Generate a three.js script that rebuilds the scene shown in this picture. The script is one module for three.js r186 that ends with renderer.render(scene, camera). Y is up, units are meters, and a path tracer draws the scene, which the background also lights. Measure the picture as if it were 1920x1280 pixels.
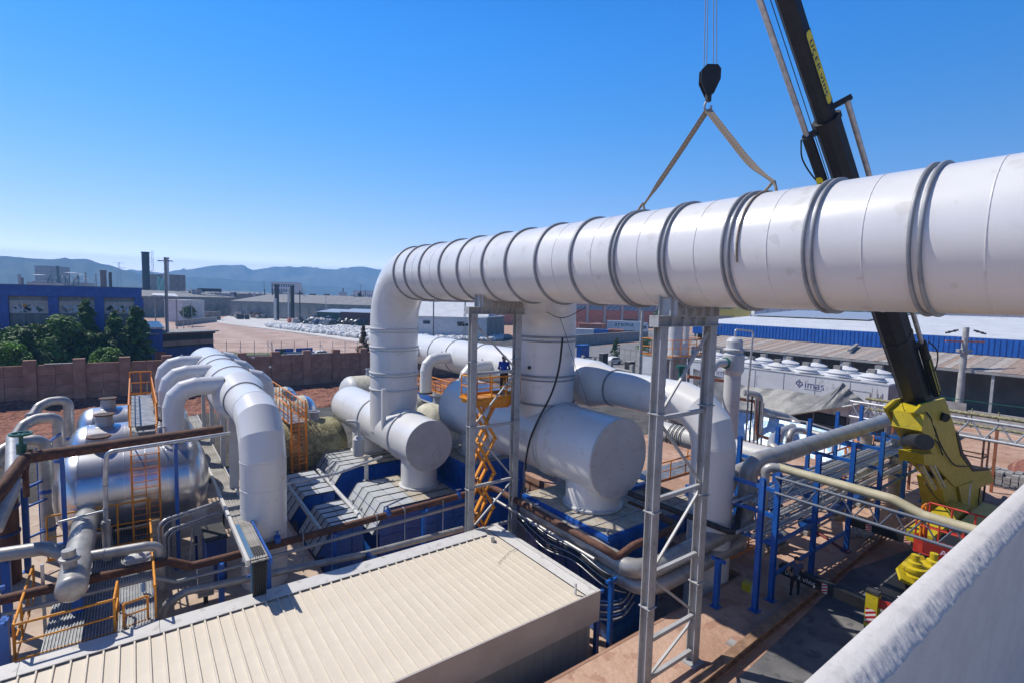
import * as THREE from 'three';
import { mergeGeometries } from 'three/addons/utils/BufferGeometryUtils.js';
import { FontLoader } from 'three/addons/loaders/FontLoader.js';
import { TextGeometry } from 'three/addons/geometries/TextGeometry.js';
import { MarchingCubes } from 'three/addons/objects/MarchingCubes.js';

// ---------- camera, sky, sun, exposure ----------
const scene = new THREE.Scene();
const camera = new THREE.PerspectiveCamera(67.38, 1024 / 682, 0.1, 30000);
const V = (x, y, z) => new THREE.Vector3(x, y, z);
const EYE = V(0, 12.5, 0);
const camR = V(0.8049, 0.0249, 0.5929).normalize(), camF = V(0.5929, -0.0790, -0.8014).normalize();
const camU = V().crossVectors(camR, camF).normalize(); camR.crossVectors(camF, camU).normalize();
camera.position.copy(EYE);
camera.quaternion.setFromRotationMatrix(new THREE.Matrix4().makeBasis(camR, camU, camF.clone().negate()));
camera.focus = 28; camera.userData.fStop = 20;

const SUN = V(-0.335, 0.785, -0.52).normalize();
const sun = new THREE.DirectionalLight(new THREE.Color().setRGB(1, 0.95, 0.87), 5.0);
sun.position.copy(SUN).multiplyScalar(120); sun.castShadow = true; sun.shadow.mapSize.set(4096, 4096);
Object.assign(sun.shadow.camera, { left: -90, right: 90, top: 90, bottom: -90, near: 1, far: 320 });
sun.target.position.set(18, 0, -25); sun.position.add(sun.target.position);
scene.add(sun, sun.target);

function smooth(a, b, x) { const t = Math.min(1, Math.max(0, (x - a) / (b - a))); return t * t * (3 - 2 * t); }
const FOG = 1 / 2100;
{ // clear summer sky: pale haze low down, deep blue high up, brighter towards the sun
  const w = 1024, h = 512, d = new Float32Array(w * h * 4);
  for (let j = 0; j < h; j++) for (let i = 0; i < w; i++) {
    const phi = ((i + .5) / w - .5) * 2 * Math.PI, th = ((j + .5) / h - .5) * Math.PI;
    const y = Math.sin(th), c = Math.cos(th), x = c * Math.cos(phi), z = c * Math.sin(phi);
    const s = x * SUN.x + y * SUN.y + z * SUN.z, e = Math.max(y, 0);
    const az = (x * SUN.x + z * SUN.z) / (Math.hypot(x, z) * Math.hypot(SUN.x, SUN.z) + 1e-6);
    // what the eye sees at each height, less the haze that the air in the scene itself adds in front of it
    let r = .045 + .62 * Math.exp(-Math.pow(e / .17, 1.2)) + .07 * Math.exp(-e / .05), g = .225 + .61 * Math.exp(-e / .26), b = .90 + .12 * Math.exp(-e / .45);
    const hi = 1 - .78 * smooth(.40, .92, e), a = .72 + .30 * az; r *= (.12 + .88 * a) * hi; g *= (.12 + .88 * a) * hi; b *= (.16 + .84 * a) * hi;
    const tr = Math.exp(-Math.min(3850, 225 / Math.max(e, .02)) * FOG), F = [.13, .27, .47], un = (v, f) => Math.max(v * .5, (v - (1 - tr) * f) / tr);
    r = un(r, F[0]); g = un(g, F[1]); b = un(b, F[2]);
    const gl = .35 * Math.pow(Math.max(0, s), 40); r += gl; g += gl; b += gl;
    if (y < 0) { const t = smooth(0, -.12, y); r = r * (1 - t) + .16 * t; g = g * (1 - t) + .14 * t; b = b * (1 - t) + .12 * t; }
    const q = (j * w + i) * 4; d[q] = r; d[q + 1] = g; d[q + 2] = b; d[q + 3] = 1;
  }
  const t = new THREE.DataTexture(d, w, h, THREE.RGBAFormat, THREE.FloatType);
  t.mapping = THREE.EquirectangularReflectionMapping; t.magFilter = THREE.LinearFilter; t.minFilter = THREE.LinearFilter; t.needsUpdate = true;
  scene.background = t; scene.environment = t;
}
scene.fog = new THREE.FogExp2(new THREE.Color().setRGB(.25, .58, 1), FOG);
const renderer = new THREE.WebGLRenderer({ antialias: true });
renderer.toneMapping = THREE.LinearToneMapping; renderer.toneMappingExposure = 1.12;
renderer.shadowMap.enabled = true; renderer.setSize(1024, 682);

// ---------- helpers ----------
let seed = 7; const rnd = () => { seed = (seed * 1664525 + 1013904223) >>> 0; return seed / 4294967296; };
const rr = (a, b) => a + (b - a) * rnd();
// a point of the place seen in direction (px, py) of the 1920 x 1280 plan, on a known plane
const dirOf = (a, b) => camR.clone().multiplyScalar(a - 960).addScaledVector(camU, 640 - b).addScaledVector(camF, 960);
const onX = (a, b, v) => { const r = dirOf(a, b); return EYE.clone().addScaledVector(r, (v - EYE.x) / r.x); };
const onY = (a, b, v) => { const r = dirOf(a, b); return EYE.clone().addScaledVector(r, (v - EYE.y) / r.y); };
const onZ = (a, b, v) => { const r = dirOf(a, b); return EYE.clone().addScaledVector(r, (v - EYE.z) / r.z); };
const at = (a, b, dd) => EYE.clone().addScaledVector(dirOf(a, b), dd / 960);

const used = {}; function numbered(n) { const c = used[n] = (used[n] ?? -1) + 1; return c ? n + '_' + String(c).padStart(3, '0') : n; }
const toBase = [];
function tag(o, label, category, group, kind) { o.userData = {}; if (label) o.userData.label = label; if (category) o.userData.category = category; if (group) o.userData.group = group; if (kind) o.userData.kind = kind; return o; }
function thing(name, label, category, group) { const o = new THREE.Group(); o.name = numbered(name); tag(o, label, category, group); scene.add(o); toBase.push(o); return o; }
function part(parent, name, geo, mat, label, kind) { const m = new THREE.Mesh(Array.isArray(geo) ? merge(geo) : geo, mat); m.name = name; if (label) m.userData.label = label; if (kind) m.userData.kind = kind; parent.add(m); return m; }
function solo(name, label, category, geo, mat, group) { const m = new THREE.Mesh(Array.isArray(geo) ? merge(geo) : geo, mat); m.name = numbered(name); tag(m, label, category, group); scene.add(m); return m; }
function struct(name, geo, mat, kind = 'structure') { const m = new THREE.Mesh(Array.isArray(geo) ? merge(geo) : geo, mat); m.name = numbered(name); m.userData = { kind }; scene.add(m); return m; }
function copy(o, label, dx, dy, dz, turn = 0) { const c = o.clone(); c.name = numbered(o.name.replace(/_\d{3}$/, '')); c.userData = { ...o.userData }; if (label) c.userData.label = label; c.position.x += dx; c.position.y += dy; c.position.z += dz; c.rotation.y += turn; scene.add(c); return c; }
function rebase() { // put every group's origin at the base of what it holds
  for (const o of toBase) { o.updateMatrixWorld(true); const b = new THREE.Box3().setFromObject(o); if (b.isEmpty()) continue;
    const p = V((b.min.x + b.max.x) / 2, b.min.y, (b.min.z + b.max.z) / 2); for (const c of o.children) c.position.sub(p); o.position.copy(p); }
  toBase.length = 0;
}
function ready(g) { if (g.index) g = g.toNonIndexed(); for (const k of Object.keys(g.attributes)) if (!['position', 'normal', 'uv'].includes(k)) g.deleteAttribute(k); if (!g.attributes.uv) g.setAttribute('uv', new THREE.BufferAttribute(new Float32Array(g.attributes.position.count * 2), 2)); return g; }
function merge(list) { return list.length === 1 ? list[0] : mergeGeometries(list.map(ready)); }
// box with uv in metres and a small chamfer when asked
function box(x0, x1, y0, y1, z0, z1) {
  const sx = Math.abs(x1 - x0), sy = Math.abs(y1 - y0), sz = Math.abs(z1 - z0), g = new THREE.BoxGeometry(sx, sy, sz), uv = g.attributes.uv;
  const s = [[sz, sy], [sz, sy], [sx, sz], [sx, sz], [sx, sy], [sx, sy]];
  for (let f = 0; f < 6; f++) for (let k = 0; k < 4; k++) { const i = f * 4 + k; uv.setXY(i, uv.getX(i) * s[f][0], uv.getY(i) * s[f][1]); }
  const ou = Math.abs(x0 * 1.37 + z0 * .71) % 7, ov = Math.abs(y0 * 1.13 + z0 * .43 + x0 * .29) % 7; for (let i = 0; i < uv.count; i++) uv.setXY(i, uv.getX(i) + ou, uv.getY(i) + ov);
  return g.translate((x0 + x1) / 2, (y0 + y1) / 2, (z0 + z1) / 2);
}
const P3 = p => p.isVector3 ? p : V(...p);
function alongAxis(g, p, q, up) { // move a geometry built along +y from 0 to its length so that it runs from p to q
  const d = q.clone().sub(p).normalize(); let u = up ? P3(up) : (Math.abs(d.y) > .95 ? V(0, 0, 1) : V(0, 1, 0));
  const x = V().crossVectors(d, u).normalize(), z = V().crossVectors(x, d).normalize();
  return g.applyMatrix4(new THREE.Matrix4().makeBasis(x, d, z).setPosition(p));
}
function bar(p, q, w, h = w, up) { p = P3(p); q = P3(q); const L = p.distanceTo(q); return alongAxis(box(-w / 2, w / 2, 0, L, -h / 2, h / 2), p, q, up); }
function rod(p, q, r, n = 10, r2 = r) { p = P3(p); q = P3(q); const L = p.distanceTo(q); const g = new THREE.CylinderGeometry(r2, r, L, n, 1); const uv = g.attributes.uv; for (let i = 0; i < uv.count; i++) uv.setXY(i, uv.getX(i) * 6.283 * r, uv.getY(i) * L); return alongAxis(g.translate(0, L / 2, 0), p, q); }
function ibeam(p, q, w, h, t = .02, up) { p = P3(p); q = P3(q); const L = p.distanceTo(q);
  return alongAxis(merge([box(-w / 2, w / 2, 0, L, h / 2 - t, h / 2), box(-w / 2, w / 2, 0, L, -h / 2, -h / 2 + t), box(-t / 2, t / 2, 0, L, -h / 2 + t, h / 2 - t)]), p, q, up); }
function lathe(prof, p, q, n = 32) { // profile [[radius, height]...] revolved along the line p -> q
  const g = new THREE.LatheGeometry(prof.map(a => new THREE.Vector2(a[0], a[1])), n); const uv = g.attributes.uv; const L = prof[prof.length - 1][1] - prof[0][1] || 1;
  for (let i = 0; i < uv.count; i++) uv.setXY(i, uv.getX(i) * 6.283 * prof[Math.floor(prof.length / 2)][0], uv.getY(i) * Math.abs(L));
  return alongAxis(g, P3(p), P3(q)); }
// sharp-edged lathe: doubles profile points so that edges stay crisp
const crisp = pr => { const o = []; pr.forEach((p, i) => { if (i && i < pr.length - 1) { o.push(p, [p[0] + 1e-4, p[1]]); } else o.push(p); }); return o; };
function ring(c, axis, r, w, h) { // a flat hoop of width w standing h proud of radius r
  c = P3(c); const d = P3(axis).normalize();
  const e = Math.min(.015, h / 3);
  return lathe([[r - .02, -w / 2], [r + h - e, -w / 2], [r + h, -w / 2 + e], [r + h, w / 2 - e], [r + h - e, w / 2], [r - .02, w / 2]].map(a => a), c, c.clone().add(d), 48); }
function pathOf(pts, bend, seg = 8) { // polyline with round elbows
  pts = pts.map(P3); const out = [pts[0]];
  for (let i = 1; i < pts.length - 1; i++) {
    const a = pts[i - 1], b = pts[i], c = pts[i + 1], u = a.clone().sub(b), v = c.clone().sub(b), lu = u.length(), lv = v.length(); u.normalize(); v.normalize();
    const ang = Math.acos(Math.max(-1, Math.min(1, u.dot(v)))), half = ang / 2; if (ang > 3.1) { out.push(b); continue; }
    let R = Array.isArray(bend) ? bend[i - 1] : bend; let t = R / Math.tan(half); const mx = Math.min(lu, lv) * (pts.length > 3 ? .49 : .98); if (t > mx) { t = mx; R = t * Math.tan(half); }
    const ctr = b.clone().addScaledVector(u.clone().add(v).normalize(), R / Math.sin(half));
    const s = b.clone().addScaledVector(u, t).sub(ctr), e = b.clone().addScaledVector(v, t).sub(ctr), w = Math.acos(Math.max(-1, Math.min(1, s.dot(e) / (R * R))));
    for (let k = 0; k <= seg; k++) { const f = k / seg, p = s.clone().multiplyScalar(Math.sin((1 - f) * w)).addScaledVector(e, Math.sin(f * w)).divideScalar(Math.sin(w)); out.push(ctr.clone().add(p)); }
  }
  out.push(pts[pts.length - 1]); return out;
}
function sweep(path, r, n = 16, cap = true, flat = false) { // round tube along path; r may be a function of 0..1
  const pos = [], nor = [], uv = [], idx = [], m = path.length; let acc = 0, prevT = null, N = null;
  const tan = path.map((p, i) => { const a = path[Math.max(0, i - 1)], b = path[Math.min(m - 1, i + 1)]; const ta = p.clone().sub(a), tb = b.clone().sub(p); if (i === 0) return tb.normalize(); if (i === m - 1) return ta.normalize(); return ta.normalize().add(tb.normalize()).normalize(); });
  const len = [0]; for (let i = 1; i < m; i++) len.push(len[i - 1] + path[i].distanceTo(path[i - 1]));
  for (let i = 0; i < m; i++) {
    const T = tan[i]; if (!N) { N = Math.abs(T.y) < .9 ? V(0, 1, 0) : V(0, 0, 1); } N = N.clone().addScaledVector(T, -N.dot(T)).normalize(); const B = V().crossVectors(T, N);
    let R = typeof r === 'function' ? r(len[i] / len[m - 1]) : r; let sc = 1; if (flat && i > 0 && i < m - 1) { const d = path[i].clone().sub(path[i - 1]).normalize().dot(T); sc = 1 / Math.max(.5, d); }
    for (let k = 0; k <= n; k++) { const a = k / n * 6.283185; const q = N.clone().multiplyScalar(Math.cos(a)).addScaledVector(B, Math.sin(a)); pos.push(path[i].x + q.x * R, path[i].y + q.y * R, path[i].z + q.z * R); nor.push(q.x, q.y, q.z); uv.push(a * R, len[i]); }
  }
  for (let i = 0; i < m - 1; i++) for (let k = 0; k < n; k++) { const a = i * (n + 1) + k, b = a + n + 1; idx.push(a, a + 1, b, b, a + 1, b + 1); }
  const g = new THREE.BufferGeometry(); g.setAttribute('position', new THREE.Float32BufferAttribute(pos, 3)); g.setAttribute('normal', new THREE.Float32BufferAttribute(nor, 3)); g.setAttribute('uv', new THREE.Float32BufferAttribute(uv, 2)); g.setIndex(idx);
  if (!cap) return g; const R0 = typeof r === 'function' ? r(0) : r, R1 = typeof r === 'function' ? r(1) : r;
  const disc = (c, d, R) => alongAxis(new THREE.CylinderGeometry(R, R, .01, n).translate(0, -.005, 0), c.clone(), c.clone().add(d));
  return merge([g, disc(path[0], tan[0].clone().negate(), R0 * .999), disc(path[m - 1], tan[m - 1], R1 * .999)]);
}
// mitred bend: straight pieces of round pipe meeting on flat joints
function mitre(path, r, n = 36) { const out = [], m = path.length, J = path.map((p, i) => { const a = path[Math.max(0, i - 1)], b = path[Math.min(m - 1, i + 1)]; const u = p.clone().sub(a).normalize(), v = b.clone().sub(p).normalize(); return (i === 0 ? v : i === m - 1 ? u : u.add(v)).normalize(); });
  for (let i = 0; i < m - 1; i++) { const p = path[i], q = path[i + 1], d = q.clone().sub(p).normalize(), N = V().crossVectors(d, Math.abs(d.x) < .9 ? V(1, 0, 0) : V(0, 0, 1)).normalize(), B = V().crossVectors(d, N), pos = [], nor = [], uv = [], idx = [];
    for (let k = 0; k <= n; k++) { const a = k / n * 6.283185, w = N.clone().multiplyScalar(Math.cos(a)).addScaledVector(B, Math.sin(a)), o = w.clone().multiplyScalar(r); for (const [c, j] of [[p, J[i]], [q, J[i + 1]]]) { const e = c.clone().add(o); e.addScaledVector(d, -o.dot(j) / d.dot(j)); pos.push(e.x, e.y, e.z); nor.push(w.x, w.y, w.z); uv.push(a * r, c === p ? 0 : p.distanceTo(q)); } }
    for (let k = 0; k < n; k++) { const a = k * 2; idx.push(a, a + 2, a + 1, a + 1, a + 2, a + 3); }
    const g = new THREE.BufferGeometry(); g.setAttribute('position', new THREE.Float32BufferAttribute(pos, 3)); g.setAttribute('normal', new THREE.Float32BufferAttribute(nor, 3)); g.setAttribute('uv', new THREE.Float32BufferAttribute(uv, 2)); g.setIndex(idx); out.push(g); }
  return merge(out); }
function disc(c, d, r, n = 48) { c = P3(c); d = P3(d).normalize(); const g = new THREE.CircleGeometry(r, n), uv = g.attributes.uv; for (let i = 0; i < uv.count; i++) uv.setXY(i, uv.getX(i) * 2 * r, uv.getY(i) * 2 * r); return g.applyQuaternion(new THREE.Quaternion().setFromUnitVectors(V(0, 0, 1), d)).translate(c.x, c.y, c.z); }
const pipe = (pts, r, bend = r * 2.5, n = 16, seg = 8) => sweep(pathOf(pts, bend, seg), r, n);
function prism(shape2d, z0, z1, map) { // extrude [[u,v]...] from z0 to z1; map(u,v,w) -> world
  const s = new THREE.Shape(shape2d.map(a => new THREE.Vector2(a[0], a[1]))); let g = new THREE.ExtrudeGeometry(s, { depth: z1 - z0, bevelEnabled: false }); g.translate(0, 0, z0);
  if (map) { const p = g.attributes.position; for (let i = 0; i < p.count; i++) { const q = map(p.getX(i), p.getY(i), p.getZ(i)); p.setXYZ(i, q[0], q[1], q[2]); } g.computeVertexNormals(); } return g; }
function poly(list) { // flat or solid mesh out of quads/triangles given as world points
  const pos = [], uv = []; for (const f of list) { const p = f.map(P3), u = p[1].clone().sub(p[0]).normalize(), nn = u.clone().cross(p[2].clone().sub(p[0])).normalize(), v = nn.clone().cross(u);
    for (let i = 1; i < p.length - 1; i++) for (const q of [p[0], p[i], p[i + 1]]) { pos.push(q.x, q.y, q.z); const d = q.clone().sub(p[0]); uv.push(d.dot(u), d.dot(v)); } }
  const g = new THREE.BufferGeometry(); g.setAttribute('position', new THREE.Float32BufferAttribute(pos, 3)); g.setAttribute('uv', new THREE.Float32BufferAttribute(uv, 2)); g.computeVertexNormals(); return g; }
// a slab: quad thickened along its normal
function slab(a, b, c, d, t) { a = P3(a); b = P3(b); c = P3(c); d = P3(d); const n = b.clone().sub(a).cross(d.clone().sub(a)).normalize().multiplyScalar(t); const A = a.clone().sub(n), B = b.clone().sub(n), C = c.clone().sub(n), D = d.clone().sub(n);
  return poly([[a, b, c, d], [D, C, B, A], [a, A, B, b], [b, B, C, c], [c, C, D, d], [d, D, A, a]]); }

// ---------- procedural textures ----------
function vnoise(w, h, fx, fy, sd) { const g = new Float32Array((fx) * (fy)); let s = sd * 7919 + 13; for (let i = 0; i < g.length; i++) { s = (s * 1664525 + 1013904223) >>> 0; g[i] = s / 4294967296; }
  return (x, y) => { const u = x / w * fx, v = y / h * fy, i = Math.floor(u), j = Math.floor(v), a = u - i, b = v - j, A = a * a * (3 - 2 * a), B = b * b * (3 - 2 * b), G = (p, q) => g[((q % fy) + fy) % fy * fx + ((p % fx) + fx) % fx];
    return (G(i, j) * (1 - A) + G(i + 1, j) * A) * (1 - B) + (G(i, j + 1) * (1 - A) + G(i + 1, j + 1) * A) * B; }; }
function fbm(w, h, f, sd, oct = 4, ax = 1, ay = 1) { const L = []; for (let o = 0; o < oct; o++) L.push(vnoise(w, h, Math.max(1, Math.round(f * ax * 2 ** o)), Math.max(1, Math.round(f * ay * 2 ** o)), sd + o * 31)); return (x, y) => { let s = 0, a = .5, n = 0; for (const l of L) { s += a * l(x, y); n += a; a *= .5; } return s / n; }; }
function tex(n, rep, fn, srgb) { const d = new Uint8Array(n * n * 4); for (let y = 0; y < n; y++) for (let x = 0; x < n; x++) { const c = fn(x, y), q = (y * n + x) * 4; d[q] = c[0]; d[q + 1] = c[1]; d[q + 2] = c[2]; d[q + 3] = 255; }
  const t = new THREE.DataTexture(d, n, n); t.wrapS = t.wrapT = THREE.RepeatWrapping; t.magFilter = THREE.LinearFilter; t.minFilter = THREE.LinearMipmapLinearFilter; t.generateMipmaps = true; if (srgb) t.colorSpace = THREE.SRGBColorSpace; t.repeat.set(1 / rep, 1 / rep); t.needsUpdate = true; return t; }
const toS = v => 255 * (v <= .0031308 ? 12.92 * v : 1.055 * Math.pow(v, 1 / 2.4) - .055);
// colour map from two linear colours mixed by noise, with spots
function mottled(n, rep, c1, c2, f, sd, o = {}) { const N = fbm(n, n, f, sd, o.oct || 5, o.ax || 1, o.ay || 1), S = fbm(n, n, f * 3, sd + 99, 3), F = vnoise(n, n, n / 2, n / 2, sd + 5);
  return tex(n, rep, (x, y) => { let t = smooth(.28, .72, N(x, y)); const c = [0, 1, 2].map(i => c1[i] + (c2[i] - c1[i]) * t); let k = 1 + (F(x, y) - .5) * (o.grain ?? .12);
    if (o.spot) { const s = smooth(o.spotAt || .66, (o.spotAt || .66) + .08, S(x, y)) * (o.spotAmt ?? .7); for (let i = 0; i < 3; i++) c[i] += (o.spot[i] - c[i]) * s; } return c.map(v => Math.max(0, Math.min(255, toS(Math.min(1, v * k))))); }, true); }
function bumpy(n, rep, f, sd, oct = 5, ax = 1, ay = 1) { const N = fbm(n, n, f, sd, oct, ax, ay); return tex(n, rep, (x, y) => { const v = 255 * N(x, y); return [v, v, v]; }); }
const gray = (n, rep, f, sd, lo, hi) => { const N = fbm(n, n, f, sd, 4); return tex(n, rep, (x, y) => { const v = 255 * (lo + (hi - lo) * smooth(.25, .75, N(x, y))); return [v, v, v]; }); };
function mat(o) { const { col, ...rest } = o; const m = new THREE.MeshPhysicalMaterial(rest); if (col) m.color.setRGB(...col); return m; }
const T = {
  rough: gray(256, 2.2, 4, 11, .28, .62), plate: bumpy(256, 3.1, 3, 12, 3), fine: bumpy(256, .6, 16, 13, 4),
};
const M = {
  white: mat({ map: mottled(512, 6.3, [.63, .62, .61], [.67, .658, .64], 5, 21, { spot: [.46, .42, .37], spotAt: .74, spotAmt: .35, grain: .03 }), roughness: .3, bumpMap: T.plate, bumpScale: .006, clearcoat: .25, clearcoatRoughness: .18 }),
  whiteDull: mat({ map: mottled(512, 4.7, [.46, .46, .455], [.53, .53, .52], 6, 22, { spot: [.36, .32, .28], spotAt: .68, spotAmt: .4, grain: .05 }), roughness: .5, bumpMap: T.plate, bumpScale: .004 }),
  ring: mat({ map: mottled(256, 1.9, [.21, .22, .235], [.28, .29, .305], 6, 23), roughness: .45 }),
  steel: mat({ map: mottled(256, 2.3, [.33, .335, .335], [.40, .402, .40], 5, 24, { spot: [.2, .16, .12], spotAt: .7, spotAmt: .5 }), roughness: .5, metalness: 0 }),
  galv: mat({ map: mottled(256, 1.3, [.42, .43, .44], [.58, .58, .58], 8, 25), roughness: .38, metalness: .55 }),
  blue: mat({ map: mottled(256, 2.6, [.005, .075, .32], [.009, .10, .40], 5, 26, { spot: [.10, .18, .36], spotAt: .7, spotAmt: .3 }), roughness: .42, clearcoat: .15, clearcoatRoughness: .3 }),
  blueDk: mat({ map: mottled(256, 2.6, [.006, .03, .14], [.01, .045, .19], 5, 27, { spot: [.07, .08, .12], spotAt: .68, spotAmt: .4 }), roughness: .5 }),
  hood: mat({ map: mottled(256, 2.1, [.36, .385, .41], [.43, .45, .465], 4, 28, { spot: [.34, .29, .22], spotAt: .62, spotAmt: .5 }), roughness: .55 }),
  dusty: mat({ map: mottled(256, 1.7, [.36, .32, .26], [.42, .385, .32], 4, 29, { spot: [.36, .25, .15], spotAt: .58, spotAmt: .6 }), roughness: .85 }),
  orange: mat({ map: mottled(128, 1.1, [.66, .20, .010], [.74, .25, .014], 4, 30, { spot: [.35, .15, .05], spotAt: .72 }), roughness: .45 }),
  orangeDk: mat({ map: mottled(128, 1.1, [.68, .26, .010], [.76, .31, .014], 4, 31, { spot: [.2, .12, .06], spotAt: .66 }), roughness: .5 }),
  yellow: mat({ map: mottled(256, 1.5, [.44, .335, .005], [.52, .40, .008], 5, 32, { spot: [.16, .12, .03], spotAt: .72, spotAmt: .6 }), roughness: .5, clearcoat: .08, clearcoatRoughness: .3 }),
  black: mat({ map: mottled(128, 1.9, [.007, .007, .008], [.014, .013, .014], 5, 33), roughness: .6 }),
  rubber: mat({ col: [.018, .018, .018], roughness: .7, bumpMap: T.fine, bumpScale: .002 }),
  rust: mat({ map: mottled(256, 1.2, [.085, .036, .022], [.15, .065, .036], 6, 34, { spot: [.05, .025, .02], spotAt: .62 }), roughness: .8, bumpMap: T.fine, bumpScale: .002 }),
  rustRed: mat({ map: mottled(128, 1.1, [.24, .075, .035], [.34, .12, .05], 6, 35), roughness: .75 }),
  clad: mat({ map: mottled(256, 1.6, [.31, .30, .29], [.40, .39, .37], 5, 36, { spot: [.3, .25, .2], spotAt: .7, spotAmt: .4 }), roughness: .42, metalness: .35, bumpMap: T.plate, bumpScale: .004 }),
  silver: mat({ map: mottled(512, 2.4, [.60, .61, .63], [.68, .68, .69], 3, 37, { grain: .02 }), roughness: .30, metalness: .95, bumpMap: bumpy(256, 3.3, 2, 38, 2, 1, 3), bumpScale: .006 }),
  olive: mat({ map: mottled(512, 2.2, [.20, .18, .095], [.36, .33, .19], 7, 39, { spot: [.10, .09, .06], spotAt: .6, spotAmt: .6, grain: .3 }), roughness: .95, bumpMap: bumpy(256, .9, 8, 40), bumpScale: .05 }),
  wool: mat({ map: mottled(256, 1.4, [.44, .42, .33], [.56, .53, .43], 7, 41, { grain: .2 }), roughness: .9, bumpMap: bumpy(256, .7, 6, 42), bumpScale: .02 }),
  cream: mat({ map: mottled(512, 3.7, [.60, .53, .425], [.655, .585, .475], 6, 43, { spot: [.48, .37, .25], spotAt: .74, spotAmt: .35, grain: .04 }), roughness: .55 }),
  offwhite: mat({ map: mottled(256, 2.9, [.54, .52, .485], [.60, .58, .545], 4, 44, { spot: [.38, .34, .3], spotAt: .7, spotAmt: .5 }), roughness: .4, metalness: 0 }),
  panel: mat({ map: mottled(256, 3.3, [.38, .345, .32], [.43, .395, .365], 4, 45), roughness: .6 }),
  lead: mat({ col: [.30, .31, .33], roughness: .5, metalness: .3 }),
  dark: mat({ map: mottled(128, 1.3, [.018, .018, .02], [.04, .038, .037], 6, 46), roughness: .7 }),
  grate: mat({ map: mottled(128, 1.2, [.20, .21, .22], [.30, .31, .32], 6, 47), roughness: .5, metalness: .5 }),
  wood: mat({ map: mottled(256, 1.9, [.26, .245, .22], [.42, .40, .36], 9, 48, { ax: 6, ay: .6, spot: [.11, .10, .09], spotAt: .6, spotAmt: .7, grain: .4 }), roughness: .9, bumpMap: bumpy(256, .8, 9, 49), bumpScale: .02 }),
  strap: mat({ map: mottled(256, .5, [.20, .155, .115], [.33, .265, .20], 12, 50, { spot: [.08, .06, .05], spotAt: .6 }), roughness: .95 }),
  red: mat({ map: mottled(128, 1.1, [.42, .025, .015], [.55, .05, .03], 5, 51), roughness: .45 }),
  green: mat({ col: [.01, .10, .07], roughness: .4 }),
  skyBlueSheet: mat({ map: mottled(256, 2.3, [.36, .58, .80], [.55, .72, .88], 5, 52), roughness: .3, bumpMap: bumpy(256, 1.6, 4, 53), bumpScale: .06 }),
  tarp: mat({ map: mottled(256, 2.9, [.12, .12, .122], [.17, .17, .168], 5, 54), roughness: .5, bumpMap: bumpy(256, 1.7, 4, 55), bumpScale: .05, side: THREE.DoubleSide }),
  conc: mat({ map: mottled(512, 2.6, [.33, .31, .29], [.42, .40, .37], 6, 56, { spot: [.30, .28, .26], spotAt: .68, spotAmt: .6, grain: .22 }), roughness: .85, bumpMap: T.fine, bumpScale: .004 }),
  concDk: mat({ map: mottled(512, 2.9, [.24, .23, .22], [.33, .32, .31], 6, 57, { spot: [.16, .15, .15], spotAt: .66, grain: .2 }), roughness: .9 }),
  pinkBlock: mat({ map: mottled(512, 3.6, [.30, .17, .115], [.40, .24, .17], 5, 58, { spot: [.19, .11, .08], spotAt: .66, spotAmt: .3, grain: .2 }), roughness: .95 }),
  roofGrey: mat({ map: mottled(512, 9.1, [.17, .165, .16], [.27, .26, .25], 6, 59, { spot: [.13, .12, .11], spotAt: .62 }), roughness: .8 }),
  roofWhite: mat({ map: mottled(512, 12.7, [.52, .535, .55], [.58, .59, .60], 5, 60, { spot: [.42, .42, .42], spotAt: .68 }), roughness: .6 }),
  wallGrey: mat({ map: mottled(256, 5.3, [.20, .19, .178], [.27, .258, .24], 4, 61), roughness: .8 }),
  wallWhite: mat({ map: mottled(256, 6.1, [.54, .545, .56], [.60, .605, .615], 4, 62, { spot: [.4, .39, .38], spotAt: .7 }), roughness: .7 }),
  glass: mat({ col: [.05, .06, .075], roughness: .06, metalness: 0, clearcoat: 1, clearcoatRoughness: .03 }),
  brickRed: mat({ map: mottled(256, 4.4, [.42, .14, .08], [.52, .19, .11], 5, 63), roughness: .9 }),
  asphalt: mat({ map: mottled(512, 5.9, [.16, .155, .15], [.23, .22, .215], 6, 64, { spot: [.10, .10, .10], spotAt: .64, grain: .25 }), roughness: .92 }),
  sign: mat({ col: [.56, .45, .01], roughness: .5 }),
};
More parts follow.
